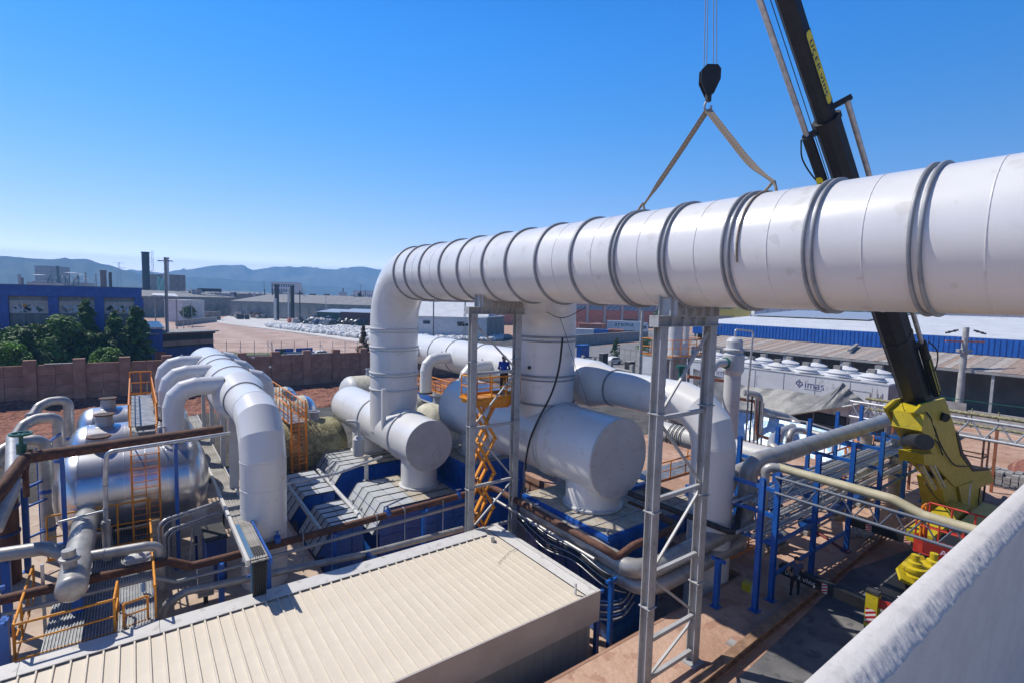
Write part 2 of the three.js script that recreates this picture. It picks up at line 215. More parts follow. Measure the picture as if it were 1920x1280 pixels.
// ---------- ground, hills, roads ----------
const FLOOR = -2.7; // the sunken plant yard
{
  const n = 1024, sand = mottled(n, 14.3, [.36, .215, .145], [.47, .31, .225], 9, 71, { spot: [.30, .15, .10], spotAt: .6, spotAmt: .5, grain: .25 });
  const m = mat({ map: sand, roughness: .95, bumpMap: bumpy(512, 3.7, 14, 72), bumpScale: .05 });
  // one sheet to the horizon, with the sunken yard left open in it
  const X = [-3700, -600, -140, -60, -26, -14, -9.5, -4, 2, 6.6, 12, 17, 22.6, 40, 70, 140, 700, 3700], Z = [-3700, -2200, -900, -300, -140, -90, -72, -65, -58, -48, -38, -28, -22.4, -17, -12.0, -6, 10, 120, 2000];
  const inPit = (x, z) => z > -58 && z < -12.0 && x < 22.6 && (z > -22.4 ? x > -9.5 : x > 6.6), F = [];
  for (let i = 0; i < X.length - 1; i++) for (let j = 0; j < Z.length - 1; j++) { const cx = (X[i] + X[i + 1]) / 2, cz = (Z[j] + Z[j + 1]) / 2, y = inPit(cx, cz) ? FLOOR : 0;
    F.push([[X[i], y, Z[j + 1]], [X[i + 1], y, Z[j + 1]], [X[i + 1], y, Z[j]], [X[i], y, Z[j]]]); }
  const g = poly(F), p = g.attributes.position, uv = g.attributes.uv; for (let i = 0; i < p.count; i++) uv.setXY(i, p.getX(i), p.getZ(i));
  struct('ground', g, m);
  // faces of the sunken yard
  const w = []; const wall = (x0, z0, x1, z1) => w.push(slab([x0, FLOOR, z0], [x1, FLOOR, z1], [x1, .012, z1], [x0, .012, z0], .12));
  wall(22.6, -12.0, -9.5, -12.0); wall(22.6, -47, 22.6, -12.0); wall(-9.5, -12, -9.5, -22.4); wall(-9.5, -22.4, 6.6, -22.4);
  struct('yard_retaining_edge', w, M.pinkBlock);
}
{ // raw earth bank cut into the far side of the yard
  const soil = mat({ map: mottled(512, 5.1, [.17, .062, .040], [.30, .125, .080], 8, 73, { spot: [.36, .19, .13], spotAt: .62, grain: .35 }), roughness: 1, bumpMap: bumpy(512, 2.3, 9, 74), bumpScale: .25 });
  const nx = 130, nz = 26, pos = [], idx = [], uv = [], N = fbm(512, 512, 9, 75, 5), N2 = fbm(512, 512, 30, 76, 4);
  const H = (x, z) => { const n1 = N((x + 60) * 4.1, (z + 90) * 4.1) - .5, n2 = N2((x + 60) * 4.1, (z + 90) * 4.1) - .5;
    const left = smooth(12, 4, x); const foot = -57.5 + n1 * 6, edge = -62 + n1 * 4;
    const cliff = FLOOR + (2.75 - FLOOR - 2.6) * smooth(foot, foot - 2.2, z) + .0; const bank = 1.9 * smooth(-64 + n1 * 5, -70.5, z) * (.55 + n1 * 1.6);
    return (cliff * (1 - left) + (bank + .03) * left) + (1 - left) * .5 * smooth(-64, -71, z) + n2 * .8 * (left * smooth(-63, -66, z) + (1 - left) * smooth(-56.5, -58, z) * smooth(-66, -62, z)) - .02; };
  for (let j = 0; j <= nz; j++) for (let i = 0; i <= nx; i++) { const x = -34 + 78 * i / nx, z = -55.8 - 16.4 * Math.pow(j / nz, 1.0); pos.push(x, H(x, z), z); uv.push(x, z); }
  for (let j = 0; j < nz; j++) for (let i = 0; i < nx; i++) { const a = j * (nx + 1) + i; idx.push(a, a + 1, a + nx + 1, a + 1, a + nx + 2, a + nx + 1); }
  const g = new THREE.BufferGeometry(); g.setAttribute('position', new THREE.Float32BufferAttribute(pos, 3)); g.setAttribute('uv', new THREE.Float32BufferAttribute(uv, 2)); g.setIndex(idx); g.computeVertexNormals();
  struct('earth_bank', g, soil);
  const pile = (name, x, z, rx, rz, h, sd) => { const G = new THREE.SphereGeometry(1, 28, 14, 0, 6.2832, 0, 1.6), p = G.attributes.position, NN = fbm(256, 256, 7, sd, 4); for (let i = 0; i < p.count; i++) { const a = 1 + .5 * (NN(p.getX(i) * 60 + 128, p.getZ(i) * 60 + 128) - .5); p.setXYZ(i, x + p.getX(i) * rx * a, p.getY(i) * h * a - .05, z + p.getZ(i) * rz * a); } G.computeVertexNormals(); struct(name, G, soil); };
  pile('earth_mound', 56, -6, 5, 2.6, 1.2, 77); pile('earth_mound', -12, -52, 5, 3, 1.1, 78);
}
{ // concrete strips and roads
  const flat = (pts, y) => { const g = poly([pts.map(p => [p[0], y, p[1]])]), p = g.attributes.position, uv = g.attributes.uv; for (let i = 0; i < p.count; i++) uv.setXY(i, p.getX(i), p.getZ(i)); return g; };
  const pad = mat({ map: mottled(512, 7.7, [.42, .315, .235], [.50, .385, .30], 7, 81, { spot: [.33, .24, .18], spotAt: .63, grain: .15 }), roughness: .9 });
  struct('concrete_pad', flat([[-34, -22.6], [6.4, -22.6], [6.4, -62], [-34, -62]], .008), pad);
  struct('yard_floor', flat([[-9.4, -12.3], [22.4, -12.3], [22.4, -57], [6.8, -57], [6.8, -22.3], [-9.4, -22.3]], FLOOR + .008), mat({ map: mottled(512, 8.3, [.36, .235, .165], [.46, .32, .235], 7, 82, { spot: [.25, .16, .12], spotAt: .63, grain: .2 }), roughness: .92 }));
  struct('truck_lane', flat([[14.5, 6], [60, 6], [60, -3.5], [27.5, -9.2], [14.5, -8.3]], .008), mat({ map: mottled(512, 6.1, [.10, .098, .10], [.17, .162, .16], 6, 83, { spot: [.07, .07, .07], spotAt: .63, grain: .2 }), roughness: .9 }));
  const road = flat([[-200, -78], [47, -78], [66, -60], [66, -26], [76, -26], [96, -100], [200, -140], [200, -160], [60, -105], [-200, -105]], .008); struct('street', road, M.asphalt);
  const c = (a, b) => { const p = onY(a, b, 0); return [p.x, p.z]; };
  struct('factory_yard', flat([c(300, 655), c(680, 672), c(760, 640), c(760, 598), c(300, 606)], .012), mat({ map: mottled(512, 30, [.36, .25, .20], [.46, .335, .275], 6, 84, { spot: [.30, .2, .16], spotAt: .6, grain: .2 }), roughness: .95 }));
  struct('concrete_apron', flat([c(400, 604), c(560, 624), c(700, 645), c(760, 628), c(640, 600), c(430, 591)], .02), mat({ map: mottled(512, 22, [.50, .48, .46], [.58, .56, .53], 6, 85, { grain: .1 }), roughness: .9 }));
  struct('side_road', flat([c(1090, 695), c(1230, 720), c(1360, 668), c(1470, 622), c(1400, 613), c(1220, 640), c(1100, 650)], .014), M.asphalt);
  const grassM = mat({ map: mottled(256, 4.1, [.07, .09, .03], [.16, .15, .06], 9, 86, { grain: .4 }), roughness: 1 });
  struct('grass_verge', flat([c(420, 668), c(690, 672), c(690, 664), c(420, 660)], .03), grassM, 'stuff');
  struct('grass_verge', flat([c(1130, 722), c(1240, 735), c(1240, 727), c(1130, 714)], .03), grassM, 'stuff');
}
{ // hills far behind, built at their distance; the air turns them blue
  const hill = (name, prof, dist, depth, col, sd) => { const n = 160, N = fbm(512, 512, 12, sd, 5), pos = [], idx = [], uv = []; const rows = 9; const x0 = prof[0][0], x1 = prof[prof.length - 1][0];
    for (let j = 0; j <= rows; j++) for (let i = 0; i <= n; i++) { const a = x0 + (x1 - x0) * i / n; let k = 0; while (k < prof.length - 2 && a > prof[k + 1][0]) k++; const t = (a - prof[k][0]) / (prof[k + 1][0] - prof[k][0]), s = t * t * (3 - 2 * t), yy = prof[k][1] + (prof[k + 1][1] - prof[k][1]) * s;
        const f = j / rows, d = dist + depth * f, r = dirOf(a, 560).setY(0).normalize(), rf = dirOf(a, yy), el = rf.y / Math.hypot(rf.x, rf.z), top = 12.5 + el * (dist + depth); const nz = N(i * 11 + j * 7, j * 43);
        const y = Math.max(-2, top * Math.pow(f, .8) * (1 + (f < 1 ? (nz - .5) * .45 : (nz - .5) * .05))); pos.push(r.x * d, y, r.z * d); uv.push(i * 40, j * 60); }
    for (let j = 0; j < rows; j++) for (let i = 0; i < n; i++) { const a = j * (n + 1) + i; idx.push(a, a + 1, a + n + 1, a + 1, a + n + 2, a + n + 1); }
    const g = new THREE.BufferGeometry(); g.setAttribute('position', new THREE.Float32BufferAttribute(pos, 3)); g.setAttribute('uv', new THREE.Float32BufferAttribute(uv, 2)); g.setIndex(idx); g.computeVertexNormals();
    struct(name, g, mat({ map: mottled(256, 900, [col[0] * .8, col[1] * .8, col[2] * .8], [col[0] * 1.3, col[1] * 1.25, col[2] * 1.2], 8, sd + 1), roughness: 1, side: THREE.DoubleSide })); };
  hill('hills', [[-500, 500], [-150, 476], [0, 481], [90, 486], [160, 486], [200, 497], [240, 508], [280, 521], [330, 536], [400, 546]], 1900, 500, [.10, .11, .08], 91);
  hill('hills', [[180, 520], [250, 507], [300, 512], [340, 506], [420, 497], [450, 499], [475, 506], [520, 501], [570, 502], [590, 503], [630, 505], [670, 500], [720, 506], [800, 512], [950, 530], [1200, 556]], 3150, 450, [.24, .235, .20], 93);
  hill('hills', [[200, 541], [300, 522], [380, 520], [480, 528], [600, 537], [720, 543], [900, 553]], 2500, 350, [.11, .12, .09], 95);
  hill('hills', [[1200, 574], [1330, 572], [1430, 566], [1560, 566], [1700, 572], [1900, 574], [2200, 580], [2500, 596]], 420, 220, [.035, .055, .02], 97);
}
// ---------- large white exhaust ducts ----------
const DX = 14.1, DY = 14.03, DR = 1.574;
function seam(c, axis, r) { return ring(c, axis, r, .025, .012); }
{
  const d = thing('exhaust_duct', 'huge white overhead duct with grey stiffening rings bending down at its left end', 'duct', 'large white exhaust ducts');
  part(d, 'duct_shell', sweep(pathOf([[DX, DY, 5], [DX, DY, -32.45], [DX, 3.6, -32.45]], 3.25, 22), DR, 72, false), M.white);
  const R1 = [-28.96, -27.47, -25.58, -23.34, -21.52, -19.34, -17.56, -15.57, -13.58];
  for (const z of R1) part(d, 'stiffener_ring', ring([DX, DY, z], [0, 0, 1], DR, .105, .085), M.ring);
  for (const z of [-11.6, -9.65, -7.62, -5.58, -3.56, -1.55, .45]) { part(d, 'stiffener_ring', ring([DX, DY, z - .09], [0, 0, 1], DR, .07, .085), M.ring); part(d, 'stiffener_ring', ring([DX, DY, z + .09], [0, 0, 1], DR, .07, .085), M.ring); }
  for (const z of [-26.5, -24.4, -20.4, -14.6, -12.6, -10.6, -8.6, -6.55, -4.5, -2.5]) part(d, 'weld_seam', seam([DX, DY, z], [0, 0, 1], DR), M.white);
  for (const y of [10.45, 9.25, 7.55, 6.45]) { part(d, 'stiffener_ring', ring([DX, y, -32.45], [0, 1, 0], DR, .10, .08), M.whiteDull); if (y > 6.5) part(d, 'stiffener_ring', ring([DX, y - .2, -32.45], [0, 1, 0], DR, .06, .05), M.whiteDull); }
  for (const p of [[DX, DY, -29.2], [DX, 10.75, -32.45]]) part(d, 'weld_seam', seam(p, p[2] > -30 ? [0, 0, 1] : [0, 1, 0], DR), M.white);
  part(d, 'riser_gusset', box(DX - 1.5, DX - 1.25, 3.8, 6.7, -30.98, -30.78), M.white); 
}
{ // second duct running behind the first
  const x = 18.15, y = 13.93, z = -21.35, r = 1.57;
  const d = thing('exhaust_duct', 'white duct leaving the back of the overhead duct and dropping into the bigger drum', 'duct', 'large white exhaust ducts');
  part(d, 'duct_shell', sweep(pathOf([[DX + .3, DY, -17.6], [x, 13.1, z], [x, 5.2, z]], 2.6, 14), r, 64, false), M.white);
  for (const h of [10.65, 8.6, 7.1]) { part(d, 'stiffener_ring', ring([x, h, z], [0, 1, 0], r, .10, .08), M.ring); if (h > 8) part(d, 'stiffener_ring', ring([x, h - .22, z], [0, 1, 0], r, .07, .06), M.ring); }
  
  part(d, 'weld_seam', seam([x, 9.6, z], [0, 1, 0], r), M.white);
  part(d, 'inspection_port', rod([x - r * .93, 9.05, z + .45], [x - r * .93 - .12, 9.05, z + .5], .09, 12), M.dark);
}
function drum(label, x, y, r, z0, z1, legs, rings, base, rl) {
  const d = thing('header_drum', label, 'drum', 'white header drums under the overhead ducts');
  part(d, 'drum_shell', lathe([[r, 0], [r, z1 - z0]], [x, y, z0], [x, y, z1], 64), M.white);
  for (const [z, s] of [[z0, -1], [z1, 1]]) part(d, 'end_cap', [disc([x, y, z + s * .03], [0, 0, s], r - .03, 64), lathe([[r - .01, -.05], [r + .025, -.04], [r + .025, 0], [r + .01, .025], [r - .03, .03]], [x, y, z], [x, y, z + s], 64)], M.whiteDull);
  for (const z of rings) part(d, 'stiffener_ring', ring([x, y, z], [0, 0, 1], r, .14, .09), M.whiteDull);
  for (const z of legs) { const l = part(d, 'leg_duct', lathe([[rl, 0], [rl, y - base - r * .55]], [x, base + .02, z], [x, y, z], 48), M.white); part(l, 'base_flange', lathe(crisp([[rl, .16], [rl + .02, .13], [rl + .12, .10], [rl + .12, 0]].reverse()), [x, base + .01, z], [x, y, z], 48), M.whiteDull); }
  return d;
}
drum('smaller white header drum with flat grey end below the left downpipe', DX, 3.7, 1.53, -41.3, -27.13, [-28.5, -37.3], [-29.9, -35.3], .9, 1.12);
const H2 = drum('largest white header drum with flat round end beside the blue box', 18.15, 5.25, 1.9, -30.0, -15.85, [-17.45, -27.6], [-20.0, -19.72, -24.3], 2.58, 1.36);
solo('access_hatch', 'round grey hatch cover on the end of the smaller drum', 'hatch', lathe(crisp([[.3, 0], [.3, .02], [.001, .022]]), [14.6, 3.1, -27.07], [14.6, 3.1, -26], 24), M.whiteDull);
{ // straps and hoses on the second riser
  const S = (pts, r, m, name, label) => solo(name, label, 'rope', sweep(new THREE.CatmullRomCurve3(pts).getPoints(40), r, 8), m);
  S([onX(1055, 633, 16.5), onX(1048, 690, 16.5), onX(1035, 735, 16.4), onX(1010, 785, 16.2), onX(995, 820, 16.15), onX(987, 855, 16.2), onX(985, 880, 16.4)], .05, M.rubber, 'lifting_strap', 'dark strap hanging down the riser above the largest drum');
  S([onX(1000, 568, 16.4), onX(1025, 585, 16.4), onX(1050, 596, 16.4), onX(1070, 592, 16.5), onX(1098, 576, 17)], .018, M.rubber, 'guide_rope', 'thin dark rope looped round the duct elbow');
  S([onX(1050, 596, 16.38), onX(1060, 625, 16.35), onX(1080, 690, 16.4), onX(1103, 755, 16.5)], .012, M.rubber, 'guide_rope', 'thin rope dropping from the loop on the duct elbow');
}

// ---------- the two lattice support towers ----------
function tower(label, z, y0, rungs, braces) {
  const t = thing('support_tower', label, 'tower', 'grey steel towers carrying the overhead duct'); const x0 = 12.87, x1 = 15.5, top = 11.82;
  part(t, 'column', ibeam([x0, y0, z], [x0, top, z], .34, .30, .03, [0, 0, 1]), M.steel); part(t, 'column', ibeam([x1, y0, z], [x1, top, z], .34, .30, .03, [0, 0, 1]), M.steel);
  for (const x of [x0, x1]) { part(t, 'base_plate', box(x - .3, x + .3, y0 - .05, y0, z - .3, z + .3), M.steel); for (let y = y0 + 2.9; y < top - 1; y += 3.1) part(t, 'splice_plate', box(x - .19, x + .19, y, y + .03, z - .21, z + .21), M.steel); }
  part(t, 'cap_beam', ibeam([x0 - .32, top + .17, z], [x1 + .42, top + .17, z], .32, .34, .03), M.steel);
  part(t, 'cap_end_plate', box(x0 - .345, x0 - .32, top, top + .345, z - .17, z + .17), M.steel);
  for (let k = 0; k < 4; k++) part(t, 'cap_stiffener', box(x0 + .35 + k * .6, x0 + .38 + k * .6, top + .02, top + .31, z + .005, z + .155), M.steel);
  for (const y of rungs) part(t, 'cross_bar', bar([x0 + .15, y, z], [x1 - .15, y, z], .13, .13), M.steel);
  for (const [a, b] of braces) part(t, 'diagonal_brace', bar([x0 + .16, a, z + .02], [x1 - .16, b, z + .02], .075, .075), M.steel);
  const R = DR + .02, s = part(t, 'saddle', prism([[x0 + .25, 0], ...Array.from({ length: 13 }, (_, i) => { const x = x0 + .25 + i / 12 * (x1 - x0 + .02); return [x, DY - top - .345 - Math.sqrt(Math.max(.01, R * R - (x - DX) ** 2)) + .001]; }), [x1 + .27 - .02, 0]], z - .32, z - .28, (u, v, w) => [u, v + top + .345, w]), M.steel);
  part(t, 'saddle', prism([[x0 + .25, 0], ...Array.from({ length: 13 }, (_, i) => { const x = x0 + .25 + i / 12 * (x1 - x0 + .02); return [x, DY - top - .345 - Math.sqrt(Math.max(.01, R * R - (x - DX) ** 2)) + .001]; }), [x1 + .27 - .02, 0]], z + .1, z + .14, (u, v, w) => [u, v + top + .345, w]), M.steel);
  for (let k = 0; k < 6; k++) { const x = x0 + .35 + k * .45; const h = DY - Math.sqrt(R * R - (x - DX) ** 2) - top - .345; if (h > .05) part(t, 'saddle_rib', box(x, x + .03, top + .345, top + .34 + h, z - .28, z + .3), M.steel); }
  return t;
}
tower('grey steel tower rising behind the cream roof, worker in blue seen through it', -20.52, FLOOR + .06, [9.0, 6.35, 3.45, 1.2, -1.2], [[11.3, 9.2], [6.5, 8.8], [6.2, 3.6], [1.4, 3.3], [1.0, -1.0]]);
tower('grey steel tower at the right standing in front of the square white downpipe', -9.81, .05, [9.0, 6.4, 4.0, 1.55 + .2, .45], [[9.15, 11.6], [8.85, 6.55], [4.15, 6.25], [3.8, 1.95], [.5, 1.6]]);

// ---------- collectors with branch ducts ----------
function collector(labels, x, y, zf, zc, ze, rb, rs, yb, rings, branches) {
  const c = thing('collector_duct', labels[0], 'duct', 'white collectors over the tanks');
  part(c, 'duct_shell', lathe([[rb, 0], [rb, zc - zf]], [x, y, zf], [x, y, zc], 48), M.white);
  part(c, 'end_cap', lathe([[rb, 0], [rb * .98, .08], [rb * .8, .22], [rb * .45, .32], [.001, .36]], [x, y, zf], [x, y, zf - 1], 40), M.white);
  part(c, 'reducer', lathe([[rb, 0], [rs, 1.5]], [x, y - 0, zc], [x, y, zc + 1], 48), M.white);
  // mitred bend: flat-faced segments
  const bend = pathOf([[x, y, zc + 1.5], [x, y, ze], [x, yb, ze]], 1.75, 3);
  part(c, 'mitred_bend', mitre(bend, rs, 40), M.white);
  for (const p of [bend[1], bend[bend.length - 2]]) part(c, 'weld_seam', seam([p.x, p.y, p.z], p === bend[1] ? [0, 0, 1] : [0, 1, 0], rs), M.white);
  for (let yy = bend[bend.length - 2].y - 1.2; yy > yb + .6; yy -= 1.6) part(c, 'weld_seam', seam([x, yy, ze], [0, 1, 0], rs), M.white);
  for (const zz of rings) part(c, 'stiffener_ring', ring([x, y, zz], [0, 0, 1], rb, .10, .05), M.ring);
  part(c, 'stiffener_ring', ring([x, y, zc + 1.5], [0, 0, 1], rs, .12, .06), M.ring); 
  for (const [s, z, xe, yd] of branches) {
    const b = part(c, 'branch_duct', mitre(pathOf([[x + s * rb * .6, 7.9, z], [xe, 7.9, z], [xe, yd, z]], .95, 3), .45, 28), M.white);
    part(b, 'branch_flange', ring([xe, yd + .08, z], [0, 1, 0], .45, .10, .08), M.dark); part(b, 'lifting_lug', box(x + s * (rb + .6) - .06, x + s * (rb + .6) + .06, 8.34, 8.44, z - .02, z + .02), M.white);
  }
  for (const z of [zc - 2.2, zc - 7.2, zc - 12]) for (const s of [-1, 1]) { part(c, 'support_leg', bar([x + s * .55, FLOOR + .1, z], [x + s * .55, y - rb * .8, z], .22), M.whiteDull); }
  return c;
}
collector(['white collector duct with six side branches, bending down in front of the silver tanks'], 4.32, 7.2, -44.5, -29.6, -23.7, 1.27, .92, -.6, [-32.0, -36.2, -38.6], [[-1, -29.5, 1.4, 5.25], [-1, -34.7, 1.4, 5.25], [-1, -39.9, 1.4, 5.25], [1, -31.6, 5.95, 5.0], [1, -36.8, 5.95, 5.2], [1, -42, 5.95, 5.2]]);
collector(['white collector duct with a square-looking downpipe behind the right tower'], 21.3, 7.86, -43.5, -20.6, -13.0, 1.34, .97, FLOOR + .3, [-24.5, -32, -36, -39], [[-1, -29.6, 18.0, 5.2], [-1, -35.4, 18.0, 5.2], [-1, -41, 18.0, 5.2], [1, -32, 24.2, 5.2], [1, -37, 24.2, 5.2]]);
solo('duct_shield', 'white narrow duct shield standing behind the left collector bend', 'panel', [bar([3.72, .2, -27.6], [3.72, 6.6, -27.6], .4, .06, [0, 0, 1]), bar([4.3, 2.6, -27.5], [4.3, 6.4, -27.5], .5, .06, [0, 0, 1])], M.whiteDull);
// ---------- horizontal tanks ----------
function tank(label, x0, x1, y, z, r, shellM, headM, nozzleX, group, o = {}) {
  const t = thing('horizontal_tank', label, 'tank', group);
  part(t, 'tank_shell', lathe([[r, 0], [r, x1 - x0]], [x0, y, z], [x1, y, z], 64), shellM);
  const dome = [[r, 0], [r * .985, r * .10], [r * .93, r * .22], [r * .82, r * .33], [r * .6, r * .43], [r * .3, r * .49], [.001, r * .5]];
  part(t, 'tank_head', lathe(dome, [x0, y, z], [x0 - 1, y, z], 64), o.headL || headM); part(t, 'tank_head', lathe(dome, [x1, y, z], [x1 + 1, y, z], 64), headM);
  for (let x = x0; x <= x1 + .01; x += (x1 - x0) / 5) part(t, 'cladding_seam', ring([x, y, z], [1, 0, 0], r, .06, .008), shellM);
  if (o.lobes) for (let k = 0; k < 40; k++) { const a = k / 40 * 6.283; part(t, 'cladding_seam', bar([x0 - .02, y + Math.cos(a) * r * 1.0, z + Math.sin(a) * r * 1.0], [x0 - r * .3, y + Math.cos(a) * r * .84, z + Math.sin(a) * r * .84], .03, .012), shellM); }
  for (const nx of nozzleX) { const n = part(t, 'nozzle', lathe(crisp([[.46, 0], [.38, .22], [.36, .66]]), [nx, y + r - .12, z], [nx, y + r + 1, z], 32), M.lead); part(n, 'nozzle_flange', lathe(crisp([[.30, -.05], [.45, -.05], [.45, .02], [.30, .02], [.30, -.05]]), [nx, y + r + .56, z], [nx, y + r + 2, z], 32), o.flange || M.rust); part(n, 'nozzle_bore', rod([nx, y + r + .3, z], [nx, y + r + .575, z], .31, 24), M.dark); }
  for (const x of [x0 + .9, x1 - .9]) part(t, 'saddle_support', box(x - .2, x + .2, o.base ?? 0, y - r * .7, z - r * .75, z + r * .75), M.concDk);
  if (!o.plain) for (const px of [x0 + 2.9, x0 + 3.3]) part(t, 'vent_pipe', pipe([[px, y + r - .1, z + .3], [px, y + r + .75, z + .3], [px + .28, y + r + .75, z + .3], [px + .28, y + r - .1, z + .3]], .05, .1, 8), M.galv);
  return t;
}
const TL = ['shiny silver tank nearest the rusty overhead pipe, ladder on its side', 'shiny silver tank in the middle of the left row', 'shiny silver tank farthest back in the left row by the red earth'];
[-29.5, -34.7, -39.9].forEach((z, i) => tank(TL[i], -2.15, 1.85, 3.45, z, 1.9, M.silver, M.silver, [-1.45], 'tanks of the left plant', { lobes: i === 0 }));
const TR = ['yellow-green insulated tank beside the orange ladder', 'silver tank with a domed end behind the insulated tank', 'farthest silver domed tank beside the orange stair'];
[-40.4, -47, -53.5].forEach((z, i) => tank(TR[i], 7.0, i ? 11.9 : 12.2, [.8, 1.5, 1.3][i], z, i ? 2.2 : 2.25, i ? M.wool : M.olive, i ? M.silver : M.olive, i === 2 ? [] : [11.0 - i * .5], 'tanks of the left plant', { flange: M.lead, base: FLOOR, plain: i > 0 }));
tank('insulated tank with a white domed end left of the tall downpipe', 15.6, 20, 3.4, -45.2, 2.0, M.wool, M.whiteDull, [17.3], 'tanks of the right plant', { headL: M.whiteDull, flange: M.lead, base: FLOOR, plain: true });
tank('grey insulated tank between the two white drums', 17.2, 20.0, 3.0, -33.2, 1.9, M.wool, M.wool, [17.9, 19.3], 'tanks of the right plant', { flange: M.lead, base: FLOOR, plain: true });
tank('grey insulated tank half hidden behind the left downpipe', 16.6, 20.0, 3.0, -38.6, 1.9, M.wool, M.wool, [18.6], 'tanks of the right plant', { flange: M.lead, base: FLOOR, plain: true });
{
  const p = solo('expansion_pot', 'small white pot hanging from a bent pipe beside the smaller drum', 'pot', [lathe(crisp([[.001, 0], [.3, .05], [.36, .15], [.36, 1.15], [.25, 1.3], [.1, 1.38]]), [11.5, 2.2, -32.0], [11.5, 4, -32.0], 28), pipe([[11.5, 3.5, -32], [11.5, 4.5, -32], [10.9, 4.5, -32.5]], .1, .3, 10)], M.whiteDull);
}
// ---------- orange access stairs, ladders and catwalks ----------
function rail(parent, pts, h = 1.1, m = M.orange, step = 1.3, mid = true) { // guard rail following a deck edge
  pts = pts.map(P3); for (let i = 0; i < pts.length - 1; i++) { const a = pts[i], b = pts[i + 1], L = a.distanceTo(b), n = Math.max(1, Math.round(L / step)), up = V(0, h, 0);
    part(parent, 'top_rail', rod(a.clone().add(up), b.clone().add(up), .042, 8), m); if (mid) part(parent, 'mid_rail', rod(a.clone().addScaledVector(up, .52), b.clone().addScaledVector(up, .52), .03, 8), m);
    part(parent, 'toe_board', bar(a.clone().add(V(0, .06, 0)), b.clone().add(V(0, .06, 0)), .02, .12), m);
    for (let k = (i ? 1 : 0); k <= n; k++) { const p = a.clone().lerp(b, k / n); part(parent, 'rail_post', rod(p, p.clone().add(up), .038, 8), m); } } }
function ladderTo(parent, x, z, y0, y1, w, m = M.orange, ax = 'x') {
  const d = ax === 'x' ? V(w / 2, 0, 0) : V(0, 0, w / 2); for (const s of [-1, 1]) part(parent, 'ladder_stringer', bar(V(x, y0, z).addScaledVector(d, s), V(x, y1, z).addScaledVector(d, s), .07, .07), m);
  for (let y = y0 + .3; y < y1; y += .3) part(parent, 'ladder_rung', rod(V(x, y, z).addScaledVector(d, -1), V(x, y, z).addScaledVector(d, 1), .018, 6), m); part(parent, 'ladder_centre_bar', bar([x, y0, z + .02], [x, y1, z + .02], .035, .03), m); }
{
  const c = thing('catwalk', 'orange catwalk with grating deck across the silver tank tops, ladder down the side', 'catwalk');
  const y = 5.75, x0 = -.35, x1 = .8;
  for (let z = -31.6; z > -41.2; z -= 1.2) part(c, 'deck_grating', box(x0, x1, y - .05, y, z - 1.17, z), M.grate);
  rail(c, [[x0, y, -31.5], [x0, y, -41.4]]); rail(c, [[x1, y, -31.5], [x1, y, -41.4]]); rail(c, [[x0, y, -41.4], [x1, y, -41.4]], 1.5, M.orange, .6);
  for (let k = 0; k < 4; k++) part(c, 'step', box(x0 + .1, x1 - .1, y - .25 - k * .25, y - .21 - k * .25, -31.4 + k * .24, -31.16 + k * .24), M.galv);
  for (const x of [x0 + .06, x1 - .06]) { part(c, 'stair_stringer', bar([x, y, -31.5], [x, y - 1.1, -30.3], .05, .2), M.orange); part(c, 'top_rail', rod([x, y + 1.1, -31.5], [x, y + .3, -30.2], .03, 8), M.orange); part(c, 'rail_post', rod([x, y - 1.0, -30.3], [x, y + .3, -30.2], .03, 8), M.orange); }
  ladderTo(c, .22, -27.35, 1.45, 5.4, 1.0);
  for (const s of [-1, 1]) part(c, 'top_rail', pipe([[.22 + s * .5, 5.3, -27.35], [.22 + s * .5, 6.0, -28.2], [.22 + s * .5, 5.3, -29.6]], .03, .3, 8), M.orange);
}
{
  const c = thing('catwalk', 'orange railed stair and ladder beside the insulated tank', 'catwalk'); const y = 3.35;
  part(c, 'deck_grating', box(8.7, 9.9, y - .05, y, -56, -38.4), M.grate);
  rail(c, [[9.95, y, -38.4], [9.95, y, -56]], 1.35); rail(c, [[8.65, y, -38.4], [8.65, y, -56]], 1.35);
  ladderTo(c, 9.2, -37.5, -.6, y + 1.1, 1.0); ladderTo(c, 9.25, -38.0, -.6, y + 1.7, 1.0);
}
{
  const c = thing('catwalk', 'blue-edged catwalk with orange rails left of the largest drum', 'catwalk'); const y = 4.9, x = 18.6;
  part(c, 'deck_grating', box(x, x + 1.2, y - .05, y, -47, -25.5), M.grate); part(c, 'edge_beam', box(x - .06, x - .003, y - .5, y + .05, -47, -25.5), M.blue); part(c, 'edge_beam', box(x + 1.203, x + 1.26, y - .5, y + .05, -47, -25.5), M.blue); part(c, 'kick_plate', box(x - .1, x - .061, y - .56, y - .46, -47, -25.5), M.whiteDull);
  rail(c, [[x, y, -25.6], [x, y, -47]], 1.15); rail(c, [[x + 1.2, y, -25.6], [x + 1.2, y, -47]], 1.15);
  for (const z of [-28, -34, -40, -46]) part(c, 'support_post', bar([x + .6, FLOOR, z], [x + .6, y - .06, z], .15), M.blue);
}
